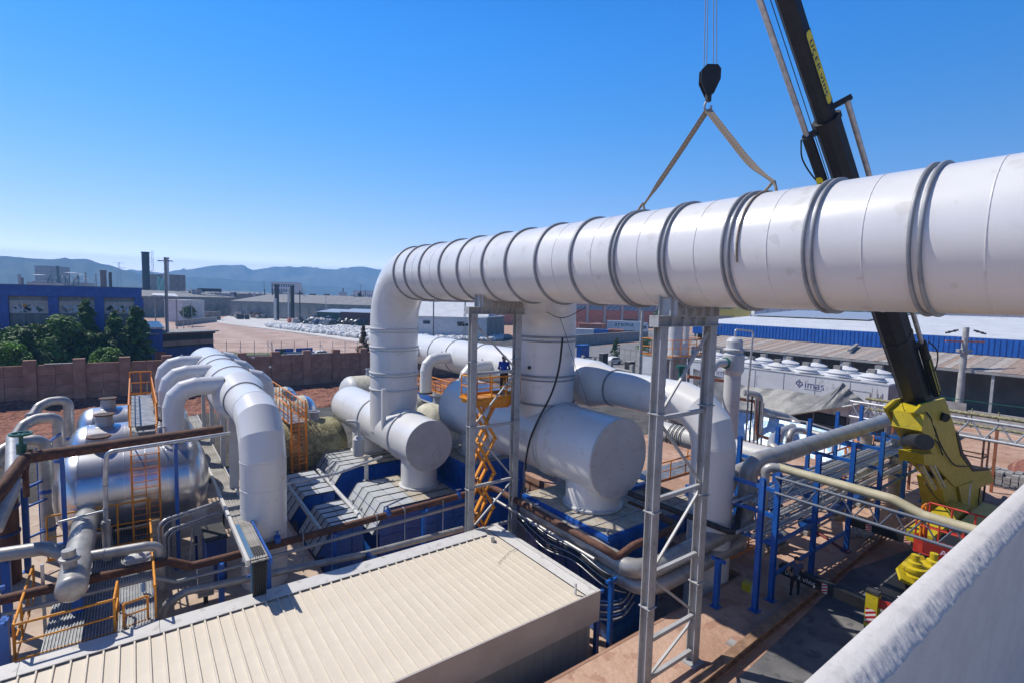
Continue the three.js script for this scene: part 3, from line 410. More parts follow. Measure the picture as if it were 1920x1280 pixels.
{ // grating platform with the near tank's access rail
  const c = thing('access_platform', 'grey grating platform with orange rails in the lower left corner', 'platform'); const y = 1.4;
  for (let z = -20.3; z > -29.2; z -= 1.0) for (const [a, b] of [[-2.6, -1.2], [-1.19, .28]]) part(c, 'deck_panel', box(a, b, y - .04, y, z - .98, z), M.grate);
  const bars = []; for (let x = -2.58; x < .27; x += .085) bars.push(box(x, x + .022, y, y + .035, -29.2, -20.3)); part(c, 'bearing_bars', bars, M.galv, 'raised grating bars', 'stuff');
  part(c, 'edge_beam', box(-3.2, .34, y - .3, y - .05, -29.36, -29.22), M.blue); part(c, 'edge_beam', box(.285, .36, y - .3, y + .06, -29.2, -20.3), M.blue);
  rail(c, [[.32, y, -20.4], [.32, y, -27.3]], 1.2, M.orangeDk, 2.2); rail(c, [[.32, y, -27.35], [-3.1, y, -27.35]], 1.9, M.orangeDk, 1.1); for (const p of [[-2.5, -22.6], [.2, -22.6], [.2, -29], [-2.5, -29]]) part(c, 'support_post', bar([p[0], .01, p[1]], [p[0], y - .05, p[1]], .16), M.blue);
  const d = thing('guard_rail', 'bright orange guard rail at the near corner of the grating platform', 'railing');
  rail(d, [[-3.15, 1.32, -20.35], [-.78, 1.32, -20.35], [-.72, 1.32, -21.6]], 1.2, M.orangeDk, 1.6); rail(d, [[-.55, 1.32, -20.45], [.1, 1.32, -20.6]], .9, M.orangeDk, .5);
  rail(d, [[-3.15, 1.32, -20.35], [-3.2, 1.32, -24.5]], 1.2, M.orangeDk, 1.3);
}
// ---------- blue filter housings with hoods ----------
const jig = () => rr(-.012, .012);
function hoodBox(label, x0, x1, z0, z1, top, o = {}) { // z0 far, z1 near; sloped hood on the -x side
  const t = thing('filter_housing', label, 'filter unit', 'blue filter housings'); const sl = o.slope ?? .85, dr = o.drop ?? 1.3, wallM = o.wall || M.blue, pm = o.panel || M.hood, tm = o.top || M.dusty;
  const eave = x0 - sl, ye = top - dr; const s = part(t, 'housing_shell', prism([[x0 + .02, top - .03], [x1, top - .03], [x1, FLOOR + .06], [eave + .42, FLOOR + .06], [eave + .42, ye - .02], [eave + .02, ye]], z0, z1), wallM);
  const nz = o.nz || 5, nx = o.nx || 5, dz = (z1 - z0) / nz, g = .03;
  for (let k = 0; k < nz; k++) { const a = z0 + k * dz + g, b = z0 + (k + 1) * dz - g;
    for (let j = 0; j < 3; j++) { const f0 = j / 3 + .012, f1 = (j + 1) / 3 - .012, P = f => [x0 - sl * f, top - dr * f]; const [ax, ay] = P(f0), [bx, by] = P(f1); part(t, 'hood_panel', slab([ax, ay + .02, a], [bx, by + .02, a], [bx, by + .02, b], [ax, ay + .02, b], .035), pm); }
    for (let j = 0; j < nx; j++) { const wx = Math.min(.9, (x1 - x0) / nx), px0 = x0 + j * wx + g * .6, px1 = x0 + (j + 1) * wx - g * .6; part(t, 'roof_panel', slab([px0, top + .012 + jig(), b], [px1, top + .012 + jig(), b], [px1, top + .012 + jig(), a], [px0, top + .012 + jig(), a], .03), j < 1.5 ? pm : tm); } }
  for (let k = 0; k <= nz; k++) { const z = z0 + k * dz; part(t, 'hood_rib', bar([x0, top + .01, z], [x0 - sl, top - dr + .01, z], .045, .08, [0, 0, 1]), M.dark); part(t, 'roof_rib', box(x0, x0 + nx * Math.min(.9, (x1 - x0) / nx), top - .02, top + .045, z - .025, z + .025), M.dark); }
  for (let x = x0 + 1; x < x1 - .3; x += 1.1) part(t, 'wall_stiffener', box(x - .03, x + .03, FLOOR + .1, top - .1, z1, z1 + .06), wallM);
  for (const y of [top - 1.5, top - 2.6]) part(t, 'wall_stiffener', box(eave + .5, x1, y - .03, y + .03, z1, z1 + .05), wallM);
  for (const k of [1, 3]) part(t, 'lifting_lug', box(x0 + 1.9, x0 + 2.0, top, top + .16, z0 + dz * k, z0 + dz * k + .04), M.galv);
  return t; }
hoodBox('blue filter housing with sunlit sloped hood, standing farther from the brown pipe', 11.1, 16.9, -38.3, -33.7, .9);
hoodBox('blue filter housing with sunlit sloped hood right under the front leg of the smaller drum', 10.95, 16.9, -30.75, -26.0, .9);
hoodBox('shaded filter housing under the insulated tank behind the white downpipe', 7.7, 9.4, -34.6, -30.2, .9, { nx: 2, wall: M.blue });
hoodBox('shaded filter housing just behind the brown pipe beside the white downpipe', 7.75, 9.3, -28.6, -25.2, .9, { nx: 2, wall: M.blue });
function flatBox(label, x0, x1, z0, z1, top) {
  const t = thing('filter_housing', label, 'filter unit', 'blue filter housings'); const e = .35;
  part(t, 'housing_shell', poly([ // slightly tapering hopper walls
    [[x0 + .1, top - .25, z1], [x1 - .1, top - .25, z1], [x1 - .6, FLOOR + .06, z1 - .15], [x0 + .75, FLOOR + .06, z1 - .15]].reverse(), [[x0 + .1, top - .25, z0], [x0 + .1, top - .25, z1], [x0 + .75, FLOOR + .06, z1 - .15], [x0 + .75, FLOOR + .06, z0 + .15]].reverse(),
    [[x1 - .1, top - .25, z1], [x1 - .1, top - .25, z0], [x1 - .6, FLOOR + .06, z0 + .15], [x1 - .6, FLOOR + .06, z1 - .15]].reverse(), [[x1 - .1, top - .25, z0], [x0 + .1, top - .25, z0], [x0 + .75, FLOOR + .06, z0 + .15], [x1 - .6, FLOOR + .06, z0 + .15]].reverse()]), M.blue);
  part(t, 'roof_frame', box(x0, x1, top - .25, top - .1, z0, z1), M.blue); part(t, 'roof_frame', box(x0 + .06, x1 - .06, top - .1, top - .035, z0 + .06, z1 - .06), M.blue);
  const nz = 6, nx = 4, dz = (z1 - z0 - .2) / nz, dx = (x1 - x0 - .2) / nx;
  for (let k = 0; k < nz; k++) for (let j = 0; j < nx; j++) { const a = z0 + .1 + k * dz, b = x0 + .1 + j * dx; part(t, 'roof_panel', slab([b + .03, top + jig(), a + dz - .03], [b + dx - .03, top + jig(), a + dz - .03], [b + dx - .03, top + jig(), a + .03], [b + .03, top + jig(), a + .03], .04), M.dusty); }
  for (let k = 1; k < 6; k++) { const z = z0 + (z1 - z0) * k / 6; part(t, 'wall_stiffener', bar([x0 + .06, top - .3, z], [x0 + .7, FLOOR + .1, z], .06, .09, [0, 0, 1]), M.blue); }
  for (let k = 1; k < 5; k++) { const x = x0 + (x1 - x0) * k / 5; part(t, 'wall_stiffener', bar([x, top - .3, z1 + .02], [x, FLOOR + .1, z1 - .13], .06, .08), M.blue); }
  for (const y of [top - 1.6, top - 3.1, top - 4.4]) { const f = (top - .25 - y) / (top - .25 - FLOOR); part(t, 'wall_stiffener', box(x0 + .1 + .65 * f - .06, x1 - .1 - .5 * f, y - .04, y + .04, z1 - .15 * f, z1 - .15 * f + .06), M.blue); part(t, 'wall_stiffener', box(x0 + .02 + .65 * f, x0 + .1 + .65 * f + .01, y - .04, y + .04, z0 + .2, z1 - .1), M.blue); }
  for (const p of [[x0 + .2, z1 - .2], [x1 - .2, z1 - .2], [x0 + .2, z0 + .2]]) part(t, 'lifting_lug', box(p[0] - .06, p[0] + .06, top, top + .2, p[1] - .02, p[1] + .02), M.lead);
  return t; }
flatBox('blue filter housing with flat dusty roof under the largest drum, nearest the brown pipe elbow', 16.05, 20.3, -20.5, -14.45, 2.56);
flatBox('blue filter housing with flat roof seen between the smaller drum and the left tower', 15.9, 20.3, -30.0, -25.6, 2.56);
flatBox('low blue filter housing half hidden below the pipe rack', 22.9, 26.4, -21.5, -16.2, 1.2);

// ---------- cream cabin in the foreground ----------
{
  const x0 = -9.2, x1 = 14.15, z0 = -20.05, z1 = -13.0, top = 1.5;
  const c = thing('equipment_cabin', 'long cream cabin with ribbed roof filling the foreground', 'cabin');
  part(c, 'wall', box(x0 + .3, x1 - .22, FLOOR + .02, top - .2, z1 - .36, z1 - .3), M.panel); part(c, 'wall', box(x0 + .3, x1 - .22, FLOOR + .02, top - .2, z0 + .3, z0 + .36), M.panel); part(c, 'wall', box(x1 - .28, x1 - .22, FLOOR + .02, top - .2, z0 + .362, z1 - .362), M.panel); part(c, 'wall', box(x0 + .3, x0 + .36, FLOOR + .02, top - .2, z0 + .362, z1 - .362), M.panel);
  for (let x = x1 - .42, i = 0; x > x1 - 12; x -= .42, i++) part(c, 'wall_joint', box(x - .008, x + .008, FLOOR + .05, top - 1.0, z1 - .3, z1 - .285), M.panel);
  part(c, 'downpipe', rod([x1 - .14, FLOOR + .05, z1 - .42], [x1 - .14, top - 1.0, z1 - .42], .06, 10), M.offwhite);
  part(c, 'front_fascia', slab([x0, top - 1.22, z1 - .02], [x1, top - 1.22, z1 - .02], [x1, top, z1], [x0, top, z1], .05), M.panel);
  part(c, 'side_fascia', box(x1 - .04, x1, top - 1.22, top, z0, z1 - .06), M.offwhite);
  // gutter flashing in folded lengths
  const cuts = [x0, -3.0, .4, 3.6, 7.0, 10.3, 13.2]; for (let i = 0; i < cuts.length - 1; i++) part(c, 'gutter_flashing', slab([cuts[i] + .006, top - .03 + (i % 2) * .004, z0 + .66], [cuts[i + 1] - .006, top - .03 + (i % 2) * .004, z0 + .66], [cuts[i + 1] - .006, top + .02, z0 - .02], [cuts[i] + .006, top + .02, z0 - .02], .03), M.offwhite);
  part(c, 'back_fascia', box(x0, x1, top - .8, top - .04, z0 - .02, z0 + .01), M.offwhite);
  const yr = top - .105; // roof sheet lies a little below the flashing
  const n = 59, xs = -9.1, xe = 13.55, dx = (xe - xs) / n;
  for (let i = 0; i < n; i++) { const a = xs + i * dx; part(c, 'roof_panel', slab([a + .014, yr + jig() * .3, z1 - .06], [a + dx - .014, yr + jig() * .3, z1 - .06], [a + dx - .014, yr + jig() * .3, a > 13 ? z0 + .06 : z0 + .56], [a + .014, yr + jig() * .3, a > 13 ? z0 + .06 : z0 + .56], .03), M.cream);
    part(c, 'roof_rib', prism([[a - .035, yr], [a - .02, yr + .065], [a + .02, yr + .065], [a + .035, yr]], z0 + .58, z1 - .06), M.cream); }
  part(c, 'edge_flashing', slab([xe + .02, yr + .03, z1 - .06], [x1 - .05, top - .02, z1 - .06], [x1 - .05, top - .02, z0 + .06], [xe + .02, yr + .03, z0 + .06], .02), M.offwhite);
  part(c, 'edge_cap', box(x1 - .16, x1 + .015, top - .02, top + .015, z0, z1), M.offwhite); part(c, 'front_cap', box(x0, x1 - .165, top - .015, top + .012, z1 - .06, z1 + .012), M.panel);
  part(c, 'roof_spigot', box(x1 - .92, x1 - .86, top - .07, top + .36, z1 - .5, z1 - .42), M.offwhite); part(c, 'roof_spigot', rod([13.05, top - .08, z0 + 1.3], [13.05, top + .12, z0 + 1.3], .09, 12), M.galv);
  part(c, 'cracked_joint', [bar([12.1, yr + .056, z0 + 3.1], [13.0, yr + .05, z0 + 2.6], .02, .006), bar([13.0, yr + .062, z0 + 2.6], [13.6, top - .035, z0 + 2.5], .02, .006)], M.dark);
}
// ---------- cable tray beside the left collector ----------
{
  const t = thing('cable_tray', 'long weathered tray of grey cables with blue side rails running toward the cabin', 'cable tray'); const y = 3.0, a = 3.08, b = 3.7;
  part(t, 'tray_bottom', box(a, b, y - .05, y, -46, -19.5), M.wood); part(t, 'cable_bed', pathBed(a, b, y), M.wood); part(t, 'side_rail', box(a - .12, a - .005, y - .1, y + .1, -46, -19.5), M.offwhite); part(t, 'side_rail', box(b + .005, b + .05, y - .12, y + .12, -46, -25), M.offwhite); part(t, 'side_rail', box(b + .005, b + .06, y - .12, y + .12, -25, -19.2), M.blue);
  part(t, 'cable_bundle', [0, 1, 2, 3, 4, 5].map(i => pipe([[a + .12 + i * .075, y + .02, -20.6], [a + .13 + i * .08, y + .03, -19.55], [a + .16 + i * .075, 2.0, -19.75], [a + .16 + i * .075, -.6, -20.3]], .045, .3, 8)), M.rubber);
  part(t, 'cable_bundle', [0, 1, 2].map(i => pipe([[a + .05 + i * .05, y + .05, -23], [a + .05 + i * .05, y + .05, -19.6], [a + .1 + i * .04, 1.7, -19.85]], .028, .25, 8)), mat({ col: [.05, .16, .3], roughness: .5 }));
  part(t, 'end_bracket', [bar([b + .12, FLOOR, -20.25], [b + .12, 2.5, -20.25], .16), bar([b + .1, 2.4, -20.25], [b + .06, y + .05, -22], .08), bar([a, 2.15, -20.2], [b + .1, 2.25, -20.2], .07)], M.blue);
  for (const z of [-25, -31, -38]) part(t, 'support_post', bar([b + .2, FLOOR, z], [b + .2, y, z], .14), M.blue);
  function pathBed(a, b, y) { const L = []; for (let i = 0; i < 14; i++) { const x = a + .04 + i * (b - a - .08) / 13; L.push(sweep(new THREE.CatmullRomCurve3(Array.from({ length: 14 }, (_, k) => V(x + rr(-.02, .02), y + .008 + rr(0, .012), -46 + k * 26.4 / 13))).getPoints(40), .026, 6, false)); } return L; }
}
// ---------- pipework ----------
const PG = { rust: 'rusty brown pipes crossing the plant', clad: 'grey insulated pipes', white: 'white process pipes' };
function run(name, label, pts, r, m, group, bend, bands, n = 18) { const t = thing(name, label, 'pipe', group); part(t, 'pipe_body', pipe(pts, r, bend ?? r * 2.6, n), m);
  if (bands) { const P = pts.map(P3); for (const [i, f] of bands) { const c = P[i].clone().lerp(P[i + 1], f), d = P[i + 1].clone().sub(P[i]); part(t, 'pipe_band', ring(c, d, r, .05, .012), m === M.rust ? M.rust : M.lead); } } return t; }
const bandsAlong = (i, n) => Array.from({ length: n }, (_, k) => [i, (k + .5) / n]);
run('pipe', 'thick rusty brown pipe running from the lower left past the cabin to the largest drum', [[-9, 2.42, -22.5], [.2, 2.42, -22.5], [.75, 2.42, -22.5], [1.5, 2.0, -22.5], [2.6, 2.0, -22.5], [15.55, 2.32, -22.5], [15.55, 2.28, -14.1], [15.9, 2.0, -13.75], [16.7, 2.35, -13.6], [19.8, 2.5, -13.5], [19.8, 2.5, -16.5]], .16, M.rust, PG.rust, [.3, .3, .3, .3, .5, .55, .25, .25, .4, .5]);
run('pipe', 'thin brown pipe just below the thick rusty pipe near the cabin', [[-9, 1.98, -22.35], [.3, 1.98, -22.35], [1.0, 1.6, -22.35], [2.6, 1.6, -22.35], [15.35, 1.85, -22.35], [15.35, 1.75, -14.5]], .075, M.clad, PG.rust, .25);
run('pipe', 'rusty overhead pipe crossing above the silver tanks', [onZ(-40, 975, -24.4), onZ(6, 912, -25.2), onZ(46, 858, -26.4), onZ(100, 850, -27), [3.2, 6.15, -27.0]], .23, M.rust, PG.rust, [.5, .5, .6]);
run('pipe', 'grey banded pipe dipping beside the cabin corner before rising to the rack', [[15.95, 2.0, -20], [15.95, 1.9, -15.5], [16.2, 1.62, -13.25], [17.2, 1.6, -12.85], [22.3, 2.25, -12.25], [23.05, 2.6, -12.2], [23.05, 5.25, -12.2], [24.6, 5.35, -11.9], [44, 5.35, -11.9]], .40, M.clad, PG.clad, [.6, .7, .7, .8, .9, 1.0, 1.0], [[3, .3], [3, .75], [5, .5], ...bandsAlong(7, 9)]);
run('pipe', 'lower of two grey pipes running beside the blue housing toward the rack', [[16.3, .9, -15.5], [16.5, .85, -12.95], [17.5, .9, -12.6], [22.4, 1.45, -12.2], [23.6, 1.6, -12.6]], .34, M.clad, PG.clad, .8, [[2, .5]]);
run('pipe', 'second grey pipe on the rack below the topmost one', [[22.9, 2.4, -13.6], [23.9, 4.2, -13.4], [25.3, 4.35, -13.3], [40.5, 4.35, -13.3], [40.5, 1, -13.3]], .36, M.clad, PG.clad, .8, bandsAlong(2, 6));
run('pipe', 'thin black pipe climbing past the square white downpipe', [[18.6, 3.6, -15.6], [20.9, 2.6, -11.6], [21.4, 2.7, -11.7], [24.2, 4.3, -13.0]], .13, M.dark, PG.clad, .4);
run('pipe', 'wide pale pipe entering behind the square white downpipe', [[26.5, 4.6, -19.8], [26.5, 4.6, -12.4]], .62, M.whiteDull, PG.white);
run('pipe', 'pale yellow pipe crossing the lower right toward the parapet', [[22.3, 5.62, -10.5], [22.3, 5.58, -6.3], [22.3, 5.3, -5.4], [22.3, 5.25, 2]], .18, mat({ map: mottled(256, 1.3, [.36, .32, .20], [.44, .39, .26], 6, 111), roughness: .6 }), PG.white, .5);
run('pipe', 'pale elbow pipe dropping where the yellow pipe begins', [[22.3, 5.6, -10.4], [22.0, 5.6, -10.9], [22.0, 1.5, -10.9]], .19, M.clad, PG.white, .3);
run('pipe', 'white pipe looping up in front of the pale blue sheeting', [onZ(1425, 770, -24), onZ(1512, 792, -22), onZ(1460, 812, -21), onZ(1454, 860, -21)], .42, M.clad, PG.clad, .8, [[0, .2], [2, .4]]);
run('pipe', 'thinner white pipe bending left of the upper rack pipe', [onZ(1477, 850, -19), onZ(1482, 807, -19), onZ(1505, 806, -19), onZ(1580, 826, -16)], .26, M.clad, PG.clad, .6);
run('pipe', 'rust red pipe zigzagging down beside the flare column', [onZ(1290, 705, -24), onZ(1362, 714, -23), onZ(1363, 740, -23), onZ(1375, 745, -23), onZ(1417, 752, -22.5), onZ(1420, 815, -22.5), onZ(1450, 824, -22), onZ(1500, 838, -21)], .13, M.rustRed, PG.rust, .4);
run('pipe', 'black gas pipe elbow beside the white loop pipe', [onZ(1395, 735, -25), onZ(1425, 740, -24), onZ(1424, 775, -24), onZ(1419, 830, -24)], .3, M.clad, PG.clad, .6);
run('pipe', 'grey pipe with a wide bend low beside the cabin gutter', [[.55, -2.3, -22], [.55, .98, -22], [1.3, 1.3, -22], [8.2, .8, -22], [13.4, .7, -22]], .145, M.clad, PG.clad, .5, [[2, .1], [2, .45], [2, .75]]);
run('pipe', 'grey pipe with blue clamp entering from the left edge', [[-9, 3.05, -25.6], [-2.9, 3.0, -24.75], [-2.25, 2.7, -24.5], [-2.1, .8, -24.3]], .25, M.clad, PG.clad, .6);
run('pipe', 'grey pipe looping over the grating platform', [[-2.15, 2.1, -23.3], [-2.15, 2.95, -23.2], [-1.6, 3.02, -23.1], [.1, 3.05, -22.8], [.5, 2.95, -22.8], [.5, 1.3, -22.8]], .18, M.clad, PG.clad, .4, [[2, .3]]);
run('pipe', 'thin silver pipe rising in front of the nearest silver tank', [[-1.16, 3.1, -26], [-1.12, 5.0, -26], [-1.05, 6.0, -26], [3.4, 6.15, -26.1]], .085, M.galv, PG.white, .25, [[0, .3], [0, .8]]);
run('pipe', 'short grey valve pipe below the thin silver pipe', [[-1.16, 1.5, -26], [-1.16, 3.15, -26]], .15, M.clad, PG.white, .2, [[0, .95]]);
run('pipe', 'thin silver feed pipe reaching left from the valve pipe', [[-1.16, 3.6, -26], [-2.6, 3.45, -26]], .045, M.galv, PG.white, .2);
run('pipe', 'thin grey pipe crossing low in front of the insulated tank', [[5.4, 2.9, -27.2], [8.6, 3.0, -27.2], [11.6, 3.1, -28.4]], .07, M.galv, PG.white, .2);
run('pipe', 'pale diagonal drain pipe lying across the two sunlit hoods', [[10.05, .42, -36.0], [9.35, .95, -26.0], [9.25, .85, -25.2]], .12, M.whiteDull, PG.white, .2, [[0, .93]]);
run('pipe', 'shaded drain pipe lying across the two dark hoods', [[7.3, .95, -33], [7.1, 1.0, -24.8]], .12, M.clad, PG.white, .2);
for (const [k, z, lab] of [[0, -31, 'white gooseneck pipe nearest the rusty pipe elbow'], [1, -36.3, 'white gooseneck pipe in the middle of three at the left'], [2, -41.6, 'white gooseneck pipe farthest back beside the red earth']])
  { const t = run('pipe', lab, [[-5.2, 4.6, z + 1.4], [-4.75, 5.5, z + .5], [-4.3, 5.7, z], [-3.45, 5.7, z], [-3.45, .3, z]], .26, M.clad, 'three white gooseneck pipes', [.4, .5, .45]); part(t, 'clamp', ring([-3.45, 3.3, z], [0, 1, 0], .26, .18, .02), M.blue); part(t, 'clamp', ring([-3.45, 1.5, z], [0, 1, 0], .26, .18, .02), M.blue); part(t, 'flange', ring([-5.0, 5.0, z + .95], [.4, .8, -.8], .26, .1, .1), M.lead); }
run('pipe', 'fat pale pipe slanting at the left edge behind the green valve', [[-4.55, 5.8, -31.5], [-3.75, 5.3, -25.6], [-4.1, 4.2, -24.2]], .25, M.clad, PG.clad, .7, [[0, .8]]);
{ const v = thing('valve', 'green handwheel valve on a rusty stem above the left pipes', 'valve'); part(v, 'handwheel', [lathe(crisp([[.30, 0], [.36, .04], [.36, .1], [.28, .1]]), [-3.68, 6.82, -27], [-3.68, 8, -27], 24), ...[0, 1, 2].map(k => bar([-3.68 - .3 * Math.cos(k * 1.05), 6.87, -27 - .3 * Math.sin(k * 1.05)], [-3.68 + .3 * Math.cos(k * 1.05), 6.87, -27 + .3 * Math.sin(k * 1.05)], .05))], M.green); part(v, 'valve_body', [rod([-3.68, 5.7, -27], [-3.68, 6.85, -27], .07), rod([-3.68, 6.1, -27], [-3.68, 6.5, -27], .16, 12)], M.green); part(v, 'rusty_link', pipe([[-3.4, 6.3, -26.6], [-3.5, 5.6, -26.2], [-3.5, 4.6, -26.2]], .1, .2, 10), M.rust); }
{ const v = thing('valve', 'small dark green valve on the rust red pipe behind the right tower', 'valve'); const c = onZ(1277, 697, -24); part(v, 'valve_body', [rod(c.clone().add(V(0, -.5, 0)), c.clone().add(V(0, .3, 0)), .18, 12), rod(c.clone().add(V(0, .3, 0)), c.clone().add(V(0, .5, 0)), .4, 16)], M.green); }
{ const d = thing('process_drum', 'long grey drum with rust-stained round end over the grating platform', 'drum'); part(d, 'drum_shell', lathe([[.42, 0], [.42, 7.6]], [-1.85, 3.0, -28.4], [-1.85, 3.0, -20.8], 36), M.clad); part(d, 'end_cap', lathe([[.42, 0], [.40, .08], [.32, .16], [.18, .21], [.001, .23]], [-1.85, 3.0, -20.8], [-1.85, 3.0, -18], 32), M.clad, 'rusty rounded end'); part(d, 'end_flange', ring([-1.85, 3, -28.4], [0, 0, 1], .42, .12, .09), M.lead); part(d, 'band', ring([-1.85, 3, -27.2], [0, 0, 1], .42, .04, .015), M.lead); part(d, 'neck', [rod([-1.9, 3.0, -21.6], [-1.95, 4.0, -21.6], .19, 16), ring([-1.93, 3.7, -21.6], [0, 1, 0], .19, .1, .1)], M.clad); part(d, 'support_leg', bar([-1.85, 1.4, -25], [-1.85, 2.6, -25], .3), M.blue); part(d, 'support_leg', bar([-1.85, 1.4, -22.4], [-1.85, 2.6, -22.4], .3), M.blue); }
{ const d = thing('dark_column', 'dark rusty upright vessel cut by the left edge of the picture', 'vessel'); part(d, 'column_shell', lathe(crisp([[.55, 0], [.55, 4.0], [.4, 4.3], [.25, 4.4]]), [-4.75, .02, -29.5], [-4.75, 9, -29.5], 28), M.rust); part(d, 'band', [ring([-4.75, 2.2, -29.5], [0, 1, 0], .55, .12, .04), ring([-4.75, 3.3, -29.5], [0, 1, 0], .55, .12, .04)], M.blueDk); }
// cable conduits curving over the platform
for (const [a, lab] of [[0, 'upper of two perforated grey conduits bending down beside the cable tray'], [1, 'lower of two perforated grey conduits bending down beside the cable tray']]) { const t = thing('conduit', lab, 'conduit', 'perforated conduits'); const dx = a * .2, dy = -a * .5; part(t, 'conduit_rail', [pipe([[.6 + dx, .1, -26.2], [.6 + dx, 2.62 + dy, -26.2], [3.2, 2.8 + dy, -26.9]], .06, .4, 8), pipe([[.74 + dx, .1, -26.2], [.74 + dx, 2.5 + dy, -26.2], [3.2, 2.68 + dy, -26.9]], .035, .35, 8)], M.galv); part(t, 'conduit_web', Array.from({ length: 14 }, (_, i) => bar([1.1 + dx + i * .15, 2.63 + dy + i * .011, -26.3 - i * .04], [1.16 + dx + i * .15, 2.54 + dy + i * .011, -26.3 - i * .04], .025)), M.galv); part(t, 'hanger', bar([3.15, .02, -26.9], [3.15, 2.8 + dy, -26.9], .06), M.galv); }
// blue pipe supports: each post with foot and cross arm
function post(label, x, y1, z, y0 = 0, arm = .5, ax = 'x', w = .15, m = M.blue) { const t = thing('pipe_support', label, 'support', 'blue pipe supports'); part(t, 'post', bar([x, y0, z], [x, y1, z], w), m); if (arm) part(t, 'cross_arm', ax === 'x' ? box(x - arm, x + arm, y1 - .12, y1, z - .06, z + .06) : box(x - .06, x + .06, y1 - .12, y1, z - arm, z + arm), m); part(t, 'foot_plate', box(x - .18, x + .18, y0 - .0, y0 + .03, z - .18, z + .18), m); return t; }
post('blue post holding the rusty overhead pipe at its right part', 1.33, 5.95, -26.9, 0, .14); post('blue post holding the rusty overhead pipe left of the nearest tank', -2.5, 5.95, -26.9, 0, .14);
post('blue post carrying the brown pipes left of the cable tray end', 2.5, 1.95, -22.4, FLOOR, .3, 'z', .2); post('blue post carrying the brown pipes in front of the shaded housing', 6.95, 2.0, -22.45, FLOOR, .35, 'z', .19); post('blue post carrying the brown pipes left of the grey tower', 11.4, 2.1, -22.45, FLOOR, .35, 'z', .19);
post('blue post carrying the low grey pipe beside the shaded housing', 8.3, .9, -21.8, FLOOR, .3, 'z', .17);
post('left of two blue posts beside the cabin corner', 14.65, 1.0, -13.6, FLOOR, .3, 'x', .17); post('right of two blue posts beside the cabin corner', 15.55, 1.2, -13.7, FLOOR, .3, 'x', .17);
post('blue post holding the grey pipe right of the grey tower', 19.2, 2.1, -11.2, .02, .3, 'z', .2); post('blue post between gooseneck pipes nearest the left edge', -4.1, 3.9, -30.2, 0, .2, 'z', .22); post('blue post behind the gooseneck pipe nearest the rusty elbow', -3.9, 5.0, -33, 0, .3, 'z', .18); post('blue post beside the middle gooseneck pipe', -3.7, 5.0, -37, 0, .3, 'z', .16);
post('thick blue post in the lower left corner, nearest the orange guard rail', -3.45, 2.5, -20.9, FLOOR, .25, 'z', .24); post('slim blue post just behind the lower left corner post', -3.75, 3.1, -22.0, FLOOR, .2, 'x', .14); post('slim grey blue pole inside the orange guard rail', -2.75, 3.2, -22.8, 0, 0, 'x', .09, M.galv);
post('blue post beside the left clamp pipe above the orange rail', -4.0, 2.75, -25.1, 0, .25, 'z', .25); post('blue post at the very left edge near the orange rail', -4.25, 2.6, -22.9, FLOOR, .3, 'z', .3);
{ const t = thing('pipe_bridge', 'blue cross bars tying the gooseneck pipe posts', 'bridge'); part(t, 'tie_bar', [bar([-4.1, 3.75, -30.2], [-3.45, 3.85, -31], .1), bar([-4.1, 2.9, -30.2], [-2.6, 3.1, -31.5], .08), bar([-4.1, 1.5, -30.2], [-2.6, 1.6, -31.5], .08), bar([-3.9, 4.8, -33], [-3.3, 4.8, -36.5], .09)], M.blue); }
post('bluish grey post standing on the hood behind the smaller drum leg', 11.6, 2.5, -30.9, .9, .25, 'x', .2, M.galv);
{ const b = thing('junction_box', 'grey ribbed cabinet behind the blue post near the cabin gutter', 'cabinet'); part(b, 'cabinet_body', box(1.75, 2.3, .35, 1.55, -23.4, -23.0), M.lead); part(b, 'cabinet_rib', Array.from({ length: 9 }, (_, i) => box(1.77, 2.28, .42 + i * .12, .47 + i * .12, -23.0, -22.97)), M.lead); part(b, 'stand', box(1.95, 2.1, 0, .36, -23.3, -23.1), M.dark); }
{ const b = thing('control_cabinet', 'white control cabinet under the perforated conduits', 'cabinet'); part(b, 'cabinet_body', box(1.95, 2.5, 1.3, 2.4, -27.4, -27.0), M.offwhite); part(b, 'cabinet_door', box(1.99, 2.46, 1.35, 2.35, -27.0, -26.98), M.offwhite); part(b, 'stand', [box(2.0, 2.1, 0, 1.3, -27.3, -27.2), box(2.3, 2.4, 0, 1.3, -27.3, -27.2)], M.blueDk); }
{ const b = thing('machine_skid', 'dark blue machine cabinet in the shade of the cable tray', 'machine'); part(b, 'cabinet_body', box(2.2, 2.95, .02, 2.0, -26.0, -24.4), M.blueDk); part(b, 'cabinet_lid', box(2.15, 3.0, 2.0, 2.08, -26.05, -24.35), M.dark); }
{ const p = thing('sack', 'white sack lying on the grating platform', 'sack'); const g = new THREE.SphereGeometry(.36, 20, 14), q = g.attributes.position; for (let i = 0; i < q.count; i++) { const n = 1 + .14 * Math.sin(q.getX(i) * 19 + q.getZ(i) * 13) * Math.cos(q.getY(i) * 17); q.setXYZ(i, q.getX(i) * 1.25 * n - .15, 1.72 + q.getY(i) * .62 * n, -25.0 + q.getZ(i) * n); } g.computeVertexNormals(); part(p, 'sack_body', g, M.wallWhite); part(p, 'sack_neck', lathe([[.09, 0], [.04, .12], [.1, .25]], [-.15, 1.95, -25], [-.1, 3, -25.2], 12), M.wallWhite); }
{ const p = solo('bottle', 'small blue and white bottle on the orange platform corner', 'bottle', lathe(crisp([[.001, 0], [.07, 0], [.07, .3], [.03, .38], [.03, .45], [.001, .45]]), [.0, 1.49, -22.5], [0, 3, -22.5], 16), mat({ col: [.35, .55, .8], roughness: .3 })); }
